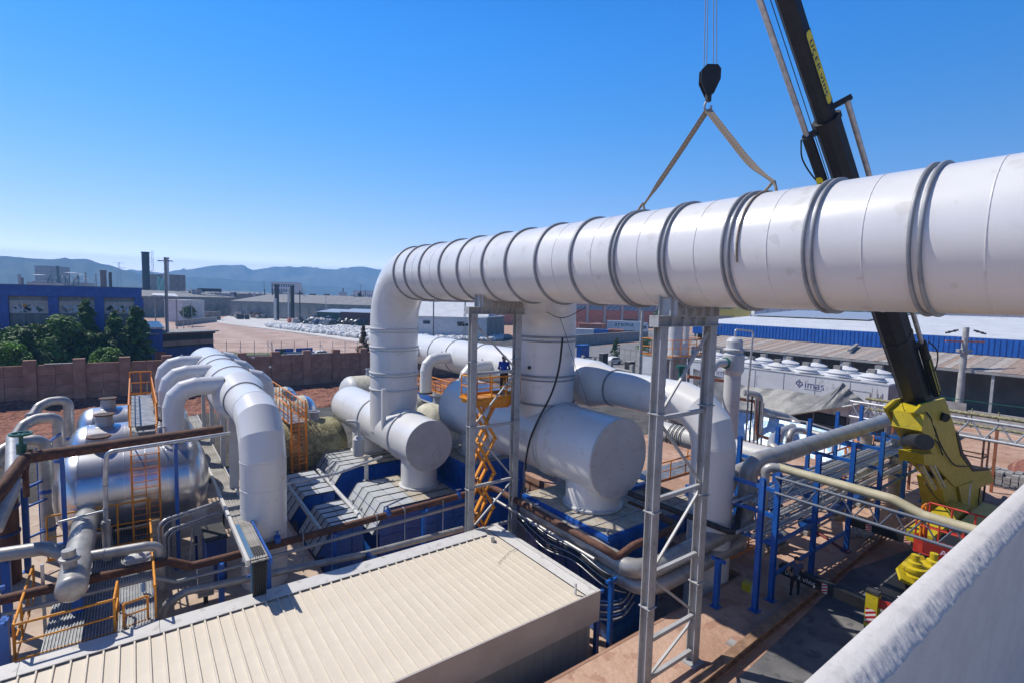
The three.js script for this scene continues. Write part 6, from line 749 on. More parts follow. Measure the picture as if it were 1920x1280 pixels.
function pylon(label, a, base, top, d, w, arms) { const t = thing('lattice_mast', label, 'mast', 'lattice masts'); const p = at(a, base, d), y1 = at(a, top, d).y; const L = []; for (const [sx, sz] of [[1, 1], [-1, 1], [1, -1], [-1, -1]]) L.push(bar([p.x + sx * w, 0, p.z + sz * w], [p.x + sx * w * .18, y1, p.z + sz * w * .18], w * .12)); const n = 8; for (let k = 0; k < n; k++) { const f0 = 1 - .82 * k / n, f1 = 1 - .82 * (k + 1) / n, a0 = y1 * k / n, a1 = y1 * (k + 1) / n; for (const s of [-1, 1]) { L.push(bar([p.x - w * f0, a0, p.z + s * w * f0], [p.x + w * f1, a1, p.z + s * w * f1], w * .08)); L.push(bar([p.x + s * w * f0, a0, p.z - w * f0], [p.x + s * w * f1, a1, p.z + w * f1], w * .08)); } } part(t, 'lattice', L, M.lead); const A = []; for (const [f, l] of arms) A.push(bar([p.x - l * .8, y1 * f, p.z - l * .6], [p.x + l * .8, y1 * f, p.z + l * .6], w * .12)); if (A.length) part(t, 'cross_arm', A, M.lead); return t; }
pylon('distant lattice power pylon in front of the blue hill', 224, 545, 492, 900, 4, [[.98, 9], [.84, 12], [.7, 9]]); pylon('slim lattice mast with black lamps in front of the white warehouse', 871, 638, 565, 145, .55, []);
{ const t = thing('lamp_cluster', 'row of black floodlights on the lattice mast', 'lamps'); for (let k = 0; k < 3; k++) { const p = at(861 + k * 7, 609, 144.5); part(t, 'floodlight', box(p.x - .4, p.x + .4, p.y - .35, p.y + .35, p.z - .3, p.z + .3), M.dark); } }
// poles and wires
function pole(label, a, base, top, d, r, m, arm) { const t = thing('utility_pole', label, 'pole', 'utility poles'); const p = d ? at(a, base, d) : onY(a, base, 0), dd = V().subVectors(p, EYE).dot(camF), q = at(a, top, dd); part(t, 'pole_shaft', rod([p.x, 0, p.z], [p.x, q.y, p.z], r, 14, r * .72), m); if (arm) part(t, 'cross_arm', bar([p.x - arm * .8, q.y - .4, p.z - arm * .6], [p.x + arm * .8, q.y - .4, p.z + arm * .6], .16), M.concDk); return t; }
pole('concrete pole in front of the blue annex', 315, 690, 486, 0, .28, M.conc, 1.2); pole('concrete pole with insulators standing at the right edge by the open shed', 1796, 790, 613, 0, .40, M.conc, 0);
{ const p = onY(1796, 790, 0), q = at(1808, 615, 58); const t = thing('insulators', 'insulator strings and a red white bar on the right concrete pole', 'insulators'); for (const s of [-1, 1]) for (let k = 0; k < 5; k++) part(t, 'insulator_disc', rod([p.x + s * (.9 + k * .3) * .8, q.y - .25 - k * .08, p.z + s * (.9 + k * .3) * .6], [p.x + s * (1.05 + k * .3) * .8, q.y - .28 - k * .08, p.z + s * (1.05 + k * .3) * .6], .1 + .04 * (k % 2), 10), M.dark); part(t, 'marker_bar', bar([p.x - 2.2 * .8, q.y - 1.5, p.z - 2.2 * .6], [p.x + 2.2 * .8, q.y - 1.5, p.z + 2.2 * .6], .16), M.brickRed); part(t, 'pole_band', rod([p.x, q.y - 2.7, p.z], [p.x, q.y - 2.4, p.z], .72, 16), M.concDk); }
pole('concrete lamp pole standing beside the street in front of the brick hall', 1199, 715, 582, 0, .32, M.conc, 0); pole('wooden pole in front of the white warehouse', 812, 636, 563, 150, .25, M.concDk, 1.6); pole('thin lamp post on the concrete apron', 611, 600, 553, 240, .2, M.galv, 0); pole('thin pole near the end of the concrete wall at the street', 1217, 722, 640, 0, .18, M.conc, 0);
// white warehouse and what stands in the middle distance
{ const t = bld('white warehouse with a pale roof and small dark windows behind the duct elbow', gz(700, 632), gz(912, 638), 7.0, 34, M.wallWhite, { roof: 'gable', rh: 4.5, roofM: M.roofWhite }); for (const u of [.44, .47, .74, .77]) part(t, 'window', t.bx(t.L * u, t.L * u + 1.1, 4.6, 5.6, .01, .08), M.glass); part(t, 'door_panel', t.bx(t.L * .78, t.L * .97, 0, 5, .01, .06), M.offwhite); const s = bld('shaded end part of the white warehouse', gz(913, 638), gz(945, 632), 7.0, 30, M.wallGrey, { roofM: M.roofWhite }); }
{ const t = bld('long brick red hall with blue ribbon windows and pale pillars', xz(770, 610, 262), xz(1262, 612, 268), 12.0, 50, M.brickRed, { roofM: M.roofGrey, rows: [{ n: 15, f: .8, v0: 8.8, v1: 11.2, pane: mat({ map: mottled(128, 3, [.05, .09, .16], [.25, .33, .42], 6, 141), roughness: .15 }), mull: 3 }] }); for (let i = 0; i <= 15; i++) part(t, 'pillar', t.bx(t.L * i / 15 - .6, t.L * i / 15 + .6, 0, 12.3, .05, .5), M.panel); part(t, 'shutter', t.bx(t.L * .80, t.L * .875, 0, 4.2, .06, .2), M.dark); part(t, 'cornice', t.bx(0, t.L, 11.5, 12.4, .5, .7), M.panel); }
{ const c = gz(1140, 612), e = gz(1218, 618); const t = thing('semi_trailer', 'white semi trailer with black lettering parked in front of the brick hall', 'trailer'); const A = xz(1138, 612, 210), B = xz(1202, 613, 206), L = Math.hypot(B[0] - A[0], B[1] - A[1]); const m = new THREE.Matrix4().makeBasis(V((B[0] - A[0]) / L, 0, (B[1] - A[1]) / L), V(0, 1, 0), V(-(B[1] - A[1]) / L, 0, (B[0] - A[0]) / L)).setPosition(A[0], 0, A[1]); const y = 1.6; part(t, 'trailer_box', box(0, L, y, y + 3.8, -2.6, 0).applyMatrix4(m), M.wallWhite); for (const u of [.7, .8, .9]) part(t, 'wheel', rod([L * u, .6, -.3], [L * u, .6, 0], .6, 16).applyMatrix4(m), M.rubber); part(t, 'chassis', box(0, L, 1.2, 1.58, -2.2, -.4).applyMatrix4(m), M.dark); const p = V(L * .5, y + 2.5, .03).applyMatrix4(m); decal(t, 'lettering', textTex('aroma', 512, 128, '#c9ccce', '#2c3f44', 'bold 150px sans-serif'), p, [B[0] - A[0], 0, B[1] - A[1]], [0, 1, 0], 8.6, 1.9); part(t, 'cab', [box(L + .3, L + 2.8, 1.0, 4.2, -2.5, 0), box(L + .3, L + 2.4, 4.2, 4.9, -2.4, -.1)].map(g => g.applyMatrix4(m)), M.wallWhite); part(t, 'windscreen', box(L + .9, L + 2.2, 2.6, 3.8, .005, .03).applyMatrix4(m), M.glass); }
const boxes = [['white shipping container lying left of the blue one', 1078, 1113, 628, M.wallWhite, 175], ['blue shipping container at the side of the wall', 1113, 1140, 627, M.blue, 174], ['stack of brown pallets beside the blue container', 1140, 1168, 625, M.brickRed, 176], ['stack of brown crates behind the white container', 1085, 1130, 613, M.brickRed, 205], ['blue skip container beside the far side road', 1447, 1475, 632, M.blue, 150], ['blue portable cabin beside the street wall', 1081, 1090, 660, M.blue, 118], ['white machine box under the right tower in the distance', 1230, 1262, 655, M.wallWhite, 110]];
for (const [lab, a, b, y, m, d] of boxes) { const A = xz(a, y, d), B = xz(b, y, d - 1), h = d > 190 ? 4 : d > 160 ? 3.4 : 2.7; const t = bld(lab, A, B, h, 3, m, { name: 'container', cat: 'container', roofM: m, rt: .12, y0: Math.max(0, at(a, y, d).y) * 0 }); for (let k = 0; k < 8; k++) part(t, 'side_rib', t.bx(t.L * (k + .4) / 8, t.L * (k + .6) / 8, .1, h - .1, 0, .06), m); }
{ const A = gz(1060, 650), B = gz(1215, 637); const t = bld('long grey concrete wall beside the street', A, B, 3.0, .3, M.concDk, { name: 'boundary_wall', cat: 'wall', roofM: M.concDk, rt: .1 }); for (let k = 0; k < 16; k++) part(t, 'wall_panel', t.bx(t.L * k / 16 + .06, t.L * (k + 1) / 16 - .06, .1, 2.9, 0, .06), M.concDk); }
{ const A = gz(1085, 694), B = gz(1185, 718); const t = bld('low pale barrier wall along the near side of the street', A, B, 1.8, .3, M.conc, { name: 'barrier_wall', cat: 'wall', roofM: M.conc, rt: .08 }); for (const u of [.08, .3, .62, .98]) part(t, 'wall_pier', t.bx(t.L * u - .35, t.L * u + .35, 0, 2.9, -.35, .1), M.concDk); }
{ const t = bld('bright yellow factory hall with dark lettering seen under the duct', xz(1325, 606, 330), xz(1376, 606, 326), 11.5, 30, M.sign, { roofM: M.roofGrey }); part(t, 'lower_wall', t.bx(0, t.L, 0, 6.2, .02, .1), M.wallGrey); part(t, 'lettering', Array.from({ length: 9 }, (_, i) => t.bx(t.L * (.12 + i * .09), t.L * (.17 + i * .09), 10.4, 11.4, .02, .12)), M.dark); const s = bld('dull yellow hall with a small window beside the bright one', xz(1376, 606, 325), xz(1412, 606, 322), 11.5, 30, mat({ map: mottled(128, 4, [.50, .43, .06], [.58, .5, .09], 5, 142), roughness: .8 }), { roofM: M.roofGrey }); part(s, 'window', s.bx(s.L * .1, s.L * .4, 1.5, 4, .02, .1), M.glass); }
{ const t = bld('white hall with arched roof bays seen under the duct', xz(1414, 612, 300), xz(1540, 612, 288), 13, 40, M.wallWhite, { roofM: M.roofGrey }); for (let k = 0; k <= 5; k++) part(t, 'pilaster', t.bx(t.L * k / 5 - .15, t.L * k / 5 + .15, 0, 13, .01, .3), M.wallGrey); for (const u of [.1, .3, .5]) part(t, 'bay_arch', prism(Array.from({ length: 13 }, (_, i) => { const a = Math.PI * i / 12; return [Math.cos(a) * 4.2, Math.sin(a) * 1.3]; }), 0, .3).applyMatrix4((() => { const A = xz(1414, 612, 300), B = xz(1540, 612, 288), L = t.L, ux = (B[0] - A[0]) / L, uz = (B[1] - A[1]) / L; return new THREE.Matrix4().makeBasis(V(ux, 0, uz), V(0, 1, 0), V(-uz, 0, ux)).setPosition(A[0] + ux * L * u, 13.3, A[1] + uz * L * u); })()), M.wallWhite); part(t, 'vent', t.bx(t.L * .5, t.L * .53, 11.4, 12.4, .02, .1), M.dark); }
// blue-banded hall with the open shed in front
{
  const zf = -58, zn = 40, t = thing('warehouse', 'long hall with a bright blue corrugated band and white roof at the right', 'building'); const X = 86;
  part(t, 'wall', box(X + .3, X + 60, 0, 9.1, zf, zn), M.wallGrey); part(t, 'blue_band', box(X, X + .28, 7.2, 9.3, zf - .2, zn), M.blue); const ribs = []; for (let z = zf; z < zn; z += .55) part(t, 'band_rib', box(X - .07, X - .005, 7.22, 9.28, z, z + .26), M.blue);
  part(t, 'roof', slab([X + .1, 9.35, zf - .3], [X + .1, 9.35, zn], [X + 42, 11.6, zn], [X + 42, 11.6, zf - .3], .15), M.roofWhite, 'white roof sheet'); part(t, 'roof', slab([X + 20, 10.75, zf - .2], [X + 20, 10.75, zf + 22], [X + 42, 11.9, zf + 22], [X + 42, 11.9, zf - .2], .1), M.galv, 'grey roof section'); part(t, 'ridge_cap', box(X + 41.6, X + 42.3, 11.55, 11.75, zf, zn), M.roofWhite);
  for (let z = zf + 1; z < zn - 3; z += 3.1) { const w = part(t, 'clerestory_window', box(X + .05, X + .29, 6.2, 7.1, z, z + 2.7), mat({ map: M.dark.map, color: 0x8a8478, roughness: .3 })); part(w, 'mullion', box(X - .02, X + .05, 6.1, 7.15, z - .3, z - .05), M.panel); }
  const s = thing('open_shed', 'open shed with a rusty striped lean-to roof in front of the blue-banded hall', 'shed'); const xe = 75.5, ye = 6.05;
  const stripes = [[.30, .225, .18], [.34, .29, .25], [.28, .255, .235], [.36, .335, .305]].map((c, i) => mat({ map: mottled(256, 3, c.map(v => v * .85), c.map(v => v * 1.15), 5, 150 + i, { spot: [.26, .13, .08], spotAt: .62, spotAmt: .6, ax: 1, ay: 4 }), roughness: .9 }));
  for (let z = zf + 6, i = 0; z < zn; z += .7, i++) part(s, 'roof_sheet', slab([xe, ye + (i % 2) * .02, z], [xe, ye + (i % 2) * .02, z + .68], [X - .15, ye + 1.05 + (i % 2) * .02, z + .68], [X - .15, ye + 1.05 + (i % 2) * .02, z], .05).translate(0, .05, 0), stripes[Math.floor(rnd() * 4)]);
  part(s, 'eave_beam', box(xe - .05, xe + .1, ye - .3, ye - .02, zf + 6, zn), M.concDk); for (let z = zf + 7; z < zn; z += 7.5) part(s, 'post', box(xe + .15, xe + .35, 0, ye - .3, z, z + .25), M.steel); part(s, 'end_wall', box(xe + .2, X - .3, 0, ye - .1, zf + 6, zf + 6.2), M.wallGrey);
  for (const z of [-30, 0]) part(s, 'roof_duct', bar([X - 1, 7.4, z], [xe + 3.5, 6.9, z + 1.2], .35), M.concDk); part(s, 'vent_pipe', box(X - 1.2, X - .8, 6.8, 8, -25, -24.6), M.offwhite);
  part(s, 'inner_door', box(X - .1, X - .02, 0, 2.6, -7.6, -6.2), M.wallWhite); part(s, 'stored_goods', [box(X - 2, X - .6, 0, 1.6, -5.6, -3.4), box(X - 2.2, X - .8, 0, 1.1, -3.2, -1)], M.wallGrey); part(s, 'red_sheet', box(X - 1.9, X - .7, 1.62, 2.1, -5.4, -3.8), M.red); 
  const w = thing('yard_wall', 'low grey boundary wall with railing in front of the open shed', 'wall'); const xw = 73; for (let z = -34; z < 14; z += 6) part(w, 'wall_panel', box(xw, xw + .25, 0, 1.9, z + .02, z + 5.98), M.conc); for (let z = -34; z < 14; z += 6) { part(w, 'fence_post', box(xw + .05, xw + .2, 1.9, 3.0, z, z + .14), M.green); part(w, 'fence_rail', box(xw + .08, xw + .13, 2.9, 2.97, z + .14, z + 5.98), M.green); } part(w, 'gate_panel', box(xw - .1, xw - .02, 0, 2.6, -17.2, -14.8), M.concDk); part(w, 'kerb', box(xw - 5, xw - 4.6, 0, .3, -20, 12), M.conc);
}
{ const t = bld('white flat-roofed stretch of hall far right under the trees', xz(1760, 606, 190), xz(2000, 612, 170), 12.0, 40, M.wallWhite, { roofM: M.roofWhite }); const w = bld('white garden wall among the trees right of the arched hall', xz(1560, 606, 230), xz(1600, 606, 225), 6.0, .6, M.wallWhite, { name: 'garden_wall', cat: 'wall', roofM: M.wallWhite, rt: .1 }); }
{ const t = thing('carport', 'pale flat carport roof on thin posts left of the vent column', 'carport'); const A = at(1340, 640, 110), B = at(1418, 640, 104); part(t, 'carport_roof', slab([A.x - 2, 4.2, A.z + 1], [B.x, 4.2, B.z], [B.x + 5, 4.4, B.z - 5], [A.x + 3, 4.4, A.z - 6], .2), M.roofWhite); for (const p of [A, B, A.clone().lerp(B, .5)]) part(t, 'carport_post', rod([p.x, 0, p.z], [p.x, 4.2, p.z], .1, 8), M.steel); }
// retaining wall of the left plot: panels between pillars
{
  const w = thing('boundary_wall', 'pinkish block wall with pillars behind the tanks', 'wall'); const z = -71.4; for (let x = -40; x < 46; x += 3.9) { part(w, 'pillar', box(x - .5, x + .5, .2, 5.2, z - .35, z + .35), M.pinkBlock); for (let r = 0; r < 4; r++) for (let k = 0; k < 2; k++) { const a = x + .52 + k * 1.44; part(w, 'block_panel', box(a + .015, a + 1.425, .4 + r * 1.07, .4 + r * 1.07 + 1.05, z - .14 + rr(-.01, .01), z + .14 + rr(0, .02)), M.pinkBlock); } }
  part(w, 'footing', box(-40, 47, -.5, .9, z - .3, z + .25), M.pinkBlock); for (const [x0, x1] of [[-7.7, -4.4], [3.7, 6.9], [15.4, 18.6], [19.3, 22.4]]) part(w, 'coping', box(x0, x1, 4.68, 4.76, z - .2, z + .2), M.conc);
}
{ const t = thing('mesh_fence', 'wire fence on a low concrete base in front of the gravel yard', 'fence'); const a = gz(398, 676), b = gz(692, 672), L = Math.hypot(b[0] - a[0], b[1] - a[1]), q = f => [a[0] + (b[0] - a[0]) * f, a[1] + (b[1] - a[1]) * f]; part(t, 'fence_base', bar([a[0], .5, a[1]], [b[0], .5, b[1]], .25, 1.0), M.concDk); for (let k = 0; k <= 12; k++) { const p = q(k / 12); part(t, 'fence_post', rod([p[0], 0, p[1]], [p[0], 3.6, p[1]], .05, 8), M.lead); if (k % 4 === 0) { const r = q(Math.min(1, (k + .5) / 12)); part(t, 'fence_stay', rod([r[0], 1, r[1]], [p[0], 3.0, p[1]], .04, 6), M.lead); } } for (const y of [1.6, 2.4, 3.3]) part(t, 'fence_wire', rod([a[0], y, a[1]], [b[0], y, b[1]], .015, 5), M.lead); }
{ const p = onY(598, 671, 0), t = thing('parked_car', 'white car with dark windows parked on the street behind the block wall', 'car'); const g = new THREE.Matrix4().makeRotationY(.25).setPosition(p.x, 0, p.z), G = x => x.applyMatrix4(g); part(t, 'car_body', G(prism([[-2.2, .35], [-2.25, .8], [-1.5, .95], [-.8, 1.5], [.9, 1.55], [1.6, 1.0], [2.2, .9], [2.25, .4]], -.85, .85)), M.wallWhite); part(t, 'window_glass', G(prism([[-1.25, .98], [-.72, 1.42], [.85, 1.47], [1.35, 1.0]], -.87, .87)), M.glass); for (const x of [-1.4, 1.4]) for (const s of [-.86, .66]) part(t, 'wheel', G(rod([x, .34, s], [x, .34, s + .2], .34, 16)), M.rubber); }
{ const p = onY(560, 672, 0), t = thing('trailer', 'low pale trailer with blue sides parked left of the white car', 'trailer'); part(t, 'trailer_bed', box(p.x - 5, p.x + 3, 1.0, 1.5, p.z - 1, p.z + 1), M.wallWhite); part(t, 'side_board', [box(p.x - 4.6, p.x - 1.2, 1.5, 2.2, p.z + .9, p.z + .98), box(p.x - .8, p.x + 2.4, 1.5, 2.2, p.z + .9, p.z + .98)], M.blue); for (const x of [-3.6, 1.6]) part(t, 'wheel', rod([p.x + x, .45, p.z + .7], [p.x + x, .45, p.z + 1], .45, 16), M.rubber); part(t, 'hoop', [rod([p.x - 5, 1.5, p.z + .9], [p.x - 5.3, 3.4, p.z + .9], .06, 6), rod([p.x - 4.5, 1.5, p.z - .9], [p.x - 4.8, 3.4, p.z - .9], .06, 6)], M.galv); }
{ const p = at(1250, 612, 150); const q = onY(1250, 620, 0); const t = thing('parked_car', 'white van seen beyond the left leg of the right tower', 'car'); const d = at(1232, 618, 160); part(t, 'car_body', prism([[-2.4, .4], [-2.4, 1.2], [-1.6, 2.1], [2.4, 2.2], [2.4, .4]], -1, 1).translate(d.x, 0, d.z), M.wallWhite); part(t, 'window_glass', prism([[-1.9, 1.25], [-1.45, 1.9], [.6, 1.95], [.6, 1.25]], -1.02, 1.02).translate(d.x, 0, d.z), M.glass); for (const x of [-1.5, 1.5]) part(t, 'wheel', rod([d.x + x, .4, d.z + .8], [d.x + x, .4, d.z + 1.03], .4, 14), M.rubber); }
{ const d = onY(1148, 682, 0); const t = thing('parked_car', 'white car half hidden above the right collector duct', 'car'); part(t, 'car_body', prism([[-2.1, .35], [-2.1, .85], [-1.3, 1.0], [-.7, 1.5], [1.1, 1.5], [1.7, .95], [2.1, .85], [2.1, .35]], -.8, .8).translate(d.x, 0, d.z), M.wallWhite); part(t, 'window_glass', prism([[-1.1, 1.0], [-.65, 1.42], [1.0, 1.42], [1.4, 1.0]], -.82, .82).translate(d.x, 0, d.z), M.glass); for (const x of [-1.3, 1.3]) part(t, 'wheel', rod([d.x + x, .33, d.z + .6], [d.x + x, .33, d.z + .83], .33, 14), M.rubber); }
// white sacks and black bales
{
  const g0 = new THREE.IcosahedronGeometry(1, 2), p = g0.attributes.position; for (let i = 0; i < p.count; i++) { const n = 1 + .16 * Math.sin(p.getX(i) * 5) * Math.cos(p.getZ(i) * 4); p.setXYZ(i, p.getX(i) * .85 * n, p.getY(i) * .62 * n + .5, p.getZ(i) * .75 * n); } g0.computeVertexNormals();
  const spots = []; for (let k = 0; k < 1500; k++) { const a = rr(500, 940), f = rnd(), lim0 = a < 700 ? 611 + (a - 500) * .03 : 632, lim1 = a < 700 ? 613 + (a - 500) * .128 : 642; const b = lim0 + (lim1 - lim0) * f; if (a > 700 && f > .75) continue; const q = onY(a, b, 0); spots.push([q.x, q.z]); }
  const im = new THREE.InstancedMesh(g0, mat({ map: mottled(128, 1.7, [.58, .58, .58], [.74, .74, .73], 6, 161, { spot: [.3, .3, .3], spotAt: .68 }), roughness: .7 }), spots.length), m = new THREE.Matrix4(), e = new THREE.Euler(), Q = new THREE.Quaternion(); spots.forEach((s, i) => { Q.setFromEuler(e.set(rr(-.4, .4), rr(0, 6.3), rr(-.4, .4))); const k = rr(.75, 1.25); m.compose(V(s[0], rr(-.1, .25) * k, s[1]), Q, V(k, k, k)); im.setMatrixAt(i, m); }); im.name = 'white_sacks'; im.userData = { kind: 'stuff', label: 'field of white filled sacks spread over the gravel yard' }; scene.add(im);
  const bales = []; for (let k = 0; k < 26; k++) { const a = 570 + k * 4.6 + rr(-3, 3), y = rr(602, 611), q = onY(a, y, 0); const t = new THREE.IcosahedronGeometry(1, 3), pp = t.attributes.position; const s = rr(1.8, 3.4); for (let i = 0; i < pp.count; i++) { const n = 1 + .3 * Math.sin(pp.getX(i) * 4 + k) * Math.cos(pp.getZ(i) * 5 + k * 3) + .1 * Math.sin(pp.getY(i) * 11 + k); pp.setXYZ(i, pp.getX(i) * s * n, Math.max(-.05, pp.getY(i) * s * .75 * n + .6), pp.getZ(i) * s * n); } t.computeVertexNormals(); bales.push([t.translate(q.x, 0, q.z), k]); }
  const bm = [mat({ col: [.018, .019, .022], roughness: .3 }), mat({ col: [.05, .055, .06], roughness: .35 }), mat({ col: [.45, .42, .38], roughness: .7 }), mat({ col: [.03, .05, .12], roughness: .4 })];
  const h = thing('bale_heap', 'heap of black plastic-wrapped bales behind the white sacks', 'heap'); for (const [g, k] of bales) part(h, 'bale', g, bm[k % 7 === 0 ? 2 : k % 5 === 0 ? 3 : k % 2]);
  const c = thing('carton_stack', 'brown cartons and pale crates at the left end of the black bales', 'crates'); for (const [a, y] of [[545, 605], [553, 606], [560, 604]]) { const q = onY(a, y, 0); part(c, 'crate', box(q.x - 1.3, q.x + 1.3, 0, 2, q.z - 1.2, q.z + 1.2), a < 550 ? M.brickRed : M.panel); }
  for (const [lab, a, y, w] of [['pale stacked crates left of the shutter hall', 425, 592, 3.2], ['dark stacked goods in front of the shutter hall', 470, 594, 3], ['white big bags beside the dark barrier', 398, 600, 2.2]]) { const q = onY(a, y, 0), t = thing('goods_stack', lab, 'goods'); for (let k = 0; k < 6; k++) part(t, 'crate', box(q.x + (k % 3) * w - w * 1.5, q.x + (k % 3) * w - w * .55, Math.floor(k / 3) * 2, Math.floor(k / 3) * 2 + 1.9, q.z - 1.2, q.z + 1.2), a === 470 ? M.dark : M.wallGrey); }
  const b = gz(330, 612), e2 = gz(405, 603); const t = thing('barrier_wall', 'dark concrete barrier below the white corrugated shed', 'wall'); part(t, 'barrier', bar([b[0], 1, b[1]], [e2[0], 1, e2[1]], .6, 2.2), M.concDk);
}
// ---------- trees ----------
const leafM = (c, sd) => mat({ map: mottled(128, 3, c.map(v => v * .75), c.map(v => v * 1.3), 8, sd), roughness: .85, side: THREE.DoubleSide, transmission: .3, thickness: 0 });
const LM = { dark: leafM([.038, .085, .012], 171), mid: leafM([.072, .155, .018], 172), light: leafM([.14, .28, .03], 173), brown: leafM([.09, .055, .03], 174), pine: leafM([.022, .04, .016], 175) };
function foliage(n, shape, size, sd) { // many small bent leaf clusters spread in clumps through a crown
  seed = sd; const pos = [], nor = [], uv = []; const clumps = Array.from({ length: Math.max(14, Math.round(n / 26)) }, () => shape(rnd, true));
  for (let i = 0; i < n; i++) { const c = clumps[Math.floor(rnd() * clumps.length)]; const s = c[3] * Math.cbrt(rnd()); const a = rnd() * 6.283, b = Math.acos(2 * rnd() - 1); const x = c[0] + s * Math.sin(b) * Math.cos(a), y = c[1] + s * Math.cos(b) * .8, z = c[2] + s * Math.sin(b) * Math.sin(a);
    const o = V(x - c[0], y - c[1], z - c[2]).normalize(), N = V(o.x * .7 + (rnd() - .5) * 1.3, o.y * .5 + .55 + (rnd() - .5) * .9, o.z * .7 + (rnd() - .5) * 1.3).normalize(), u = V(rnd() - .5, rnd() - .5, rnd() - .5).cross(N).normalize(), v = V().crossVectors(N, u), k = size * (.6 + rnd() * .8);
    const P = [V(x, y, z).addScaledVector(u, -k), V(x, y, z).addScaledVector(v, k * .45).addScaledVector(N, k * .12), V(x, y, z).addScaledVector(u, k), V(x, y, z).addScaledVector(v, -k * .45).addScaledVector(N, k * .12)];
    for (const q of [0, 2, 1, 0, 3, 2]) { pos.push(P[q].x, P[q].y, P[q].z); nor.push(N.x, N.y, N.z); uv.push(x * .3 + q * .1, y * .3); } }
  const g = new THREE.BufferGeometry(); g.setAttribute('position', new THREE.Float32BufferAttribute(pos, 3)); g.setAttribute('normal', new THREE.Float32BufferAttribute(nor, 3)); g.setAttribute('uv', new THREE.Float32BufferAttribute(uv, 2)); return g; }
const shapes = { round: (w, h, y0) => r => { const a = r() * 6.283, t = r(), rad = w * Math.sqrt(r()) * Math.sin(Math.PI * (.12 + .8 * t)) ** .7; return [Math.cos(a) * rad, y0 + h * t, Math.sin(a) * rad, w * (.14 + .14 * r())]; }, cone: (w, h, y0) => r => { const a = r() * 6.283, t = Math.pow(r(), 1.35), rad = w * (1 - t) * Math.sqrt(r()); return [Math.cos(a) * rad, y0 + h * t, Math.sin(a) * rad, w * (.12 + .22 * (1 - t))]; }, poplar: (w, h, y0) => r => { const a = r() * 6.283, t = r(), e = Math.min(1, .35 + 2.2 * t) * Math.pow(1 - t, .55), rad = w * e * Math.sqrt(r()); return [Math.cos(a) * rad, y0 + h * t, Math.sin(a) * rad, w * (.14 + .16 * r()) * (1 - t * .5)]; } };
let tn = 300; function tree(label, cat, p, w, h, shape, m, n, leaf, y0 = .12, name = 'tree') { const t = thing(name, label, cat); toBase.pop(); tn += 17; const bare = h * y0; part(t, 'crown', foliage(n, shapes[shape](w, h * (1 - y0), bare), leaf, tn), m); seed = tn * 3; const L = [rod([0, 0, 0], [0, h * .6, 0], Math.max(.06, h * .02), 8, .03)]; for (let k = 0; k < 7; k++) { const a = rnd() * 6.28, y = h * (.2 + .06 * k); L.push(rod([0, y, 0], [Math.cos(a) * w * .6, y + h * .14, Math.sin(a) * w * .6], h * .008, 5, .015)); } part(t, 'trunk', L, M.wood); t.position.set(p.x, 0, p.z); return t; }
const G = (a, b) => onY(a, b, 0), zTree = -92, TP = (a) => { const q = onZ(a, 600, zTree); return V(q.x, 0, q.z); };
const hAt = (a, y, p) => { const d = V().subVectors(p, EYE).dot(camF); return Math.max(1, at(a, y, d).y); };
const TT = [ // px, top, width m, shape, material, label
  [30, 620, 5.2, 'round', 'mid', 'broad green tree at the left edge before the blue hall'], [75, 612, 4.6, 'round', 'dark', 'dark round tree second from the left before the blue hall'], [112, 598, 3.6, 'round', 'mid', 'leafy green tree between the left window bays of the blue hall'], [135, 612, 3.2, 'round', 'dark', 'low dark tree behind the tall poplar'], [160, 566, 2.4, 'poplar', 'mid', 'tall poplar reaching the window row of the blue hall, leftmost of three'], [213, 586, 2.4, 'poplar', 'mid', 'poplar in the middle of three before the blue hall'], [256, 576, 2.6, 'poplar', 'mid', 'poplar rightmost of three, beside the blue annex'], [236, 612, 2.2, 'round', 'dark', 'small dark tree between the two right poplars'], [184, 625, 2.6, 'round', 'dark', 'bushy dark tree below the left poplar'], [5, 640, 4, 'round', 'mid', 'green tree cut by the left edge'] ];
for (const [a, top, w, sh, mm, lab] of TT) { const p = TP(a); p.z += (a * 7 % 5) - 2; tree(lab, 'tree', p, w, hAt(a, top, p), sh, LM[mm], sh === 'poplar' ? 3000 : 3600, .34, sh === 'poplar' ? .1 : .15); }
{ let p = onZ(50, 700, -77.5); p.y = 0; tree('dark conical bush rising above the block wall at the left', 'bush', p, 4.0, hAt(50, 622, p), 'cone', LM.dark, 6000, .22, .05, 'bush'); p = onZ(202, 690, -74.5); tree('small bright green bush peeping over the block wall', 'bush', p, 2.0, hAt(202, 655, p), 'round', LM.light, 2600, .22, .3, 'bush'); p = onZ(14, 690, -76); tree('sunlit bright green shrub at the left edge behind the wall', 'bush', p, 2.6, hAt(14, 644, p), 'round', LM.light, 3200, .25, .2, 'bush'); p = onZ(681, 690, -77); tree('brownish conical shrub left of the tall downpipe', 'bush', p, 1.9, hAt(681, 612, p), 'cone', LM.brown, 4200, .16, .05, 'bush'); p = onZ(528, 690, -73.2); tree('ivy-like green shrub on a pillar of the block wall', 'bush', p, .7, hAt(528, 655, p), 'round', LM.dark, 1200, .12, .5, 'bush'); }
tree('small round tree with a bare trunk in the gravel yard', 'tree', onY(353, 612, 0), 2.6, 7.4, 'round', LM.dark, 2600, .28, .45);
for (const [a, b, top, lab] of [[1433, 612, 588, 'dark cypress in front of the arched white hall, left of two'], [1457, 612, 586, 'dark cypress in front of the arched white hall, right of two'], [1408, 607, 592, 'small dark cypress beside the dull yellow hall'], [1385, 624, 612, 'small bright conifer beside the hedge']]) { const p = at(a, b, 255); p.y = 0; tree(lab, 'tree', p, a === 1385 ? 1.6 : 2.9, hAt(a, top, p), 'cone', a === 1385 ? LM.light : LM.pine, 2400, .3, .04); }
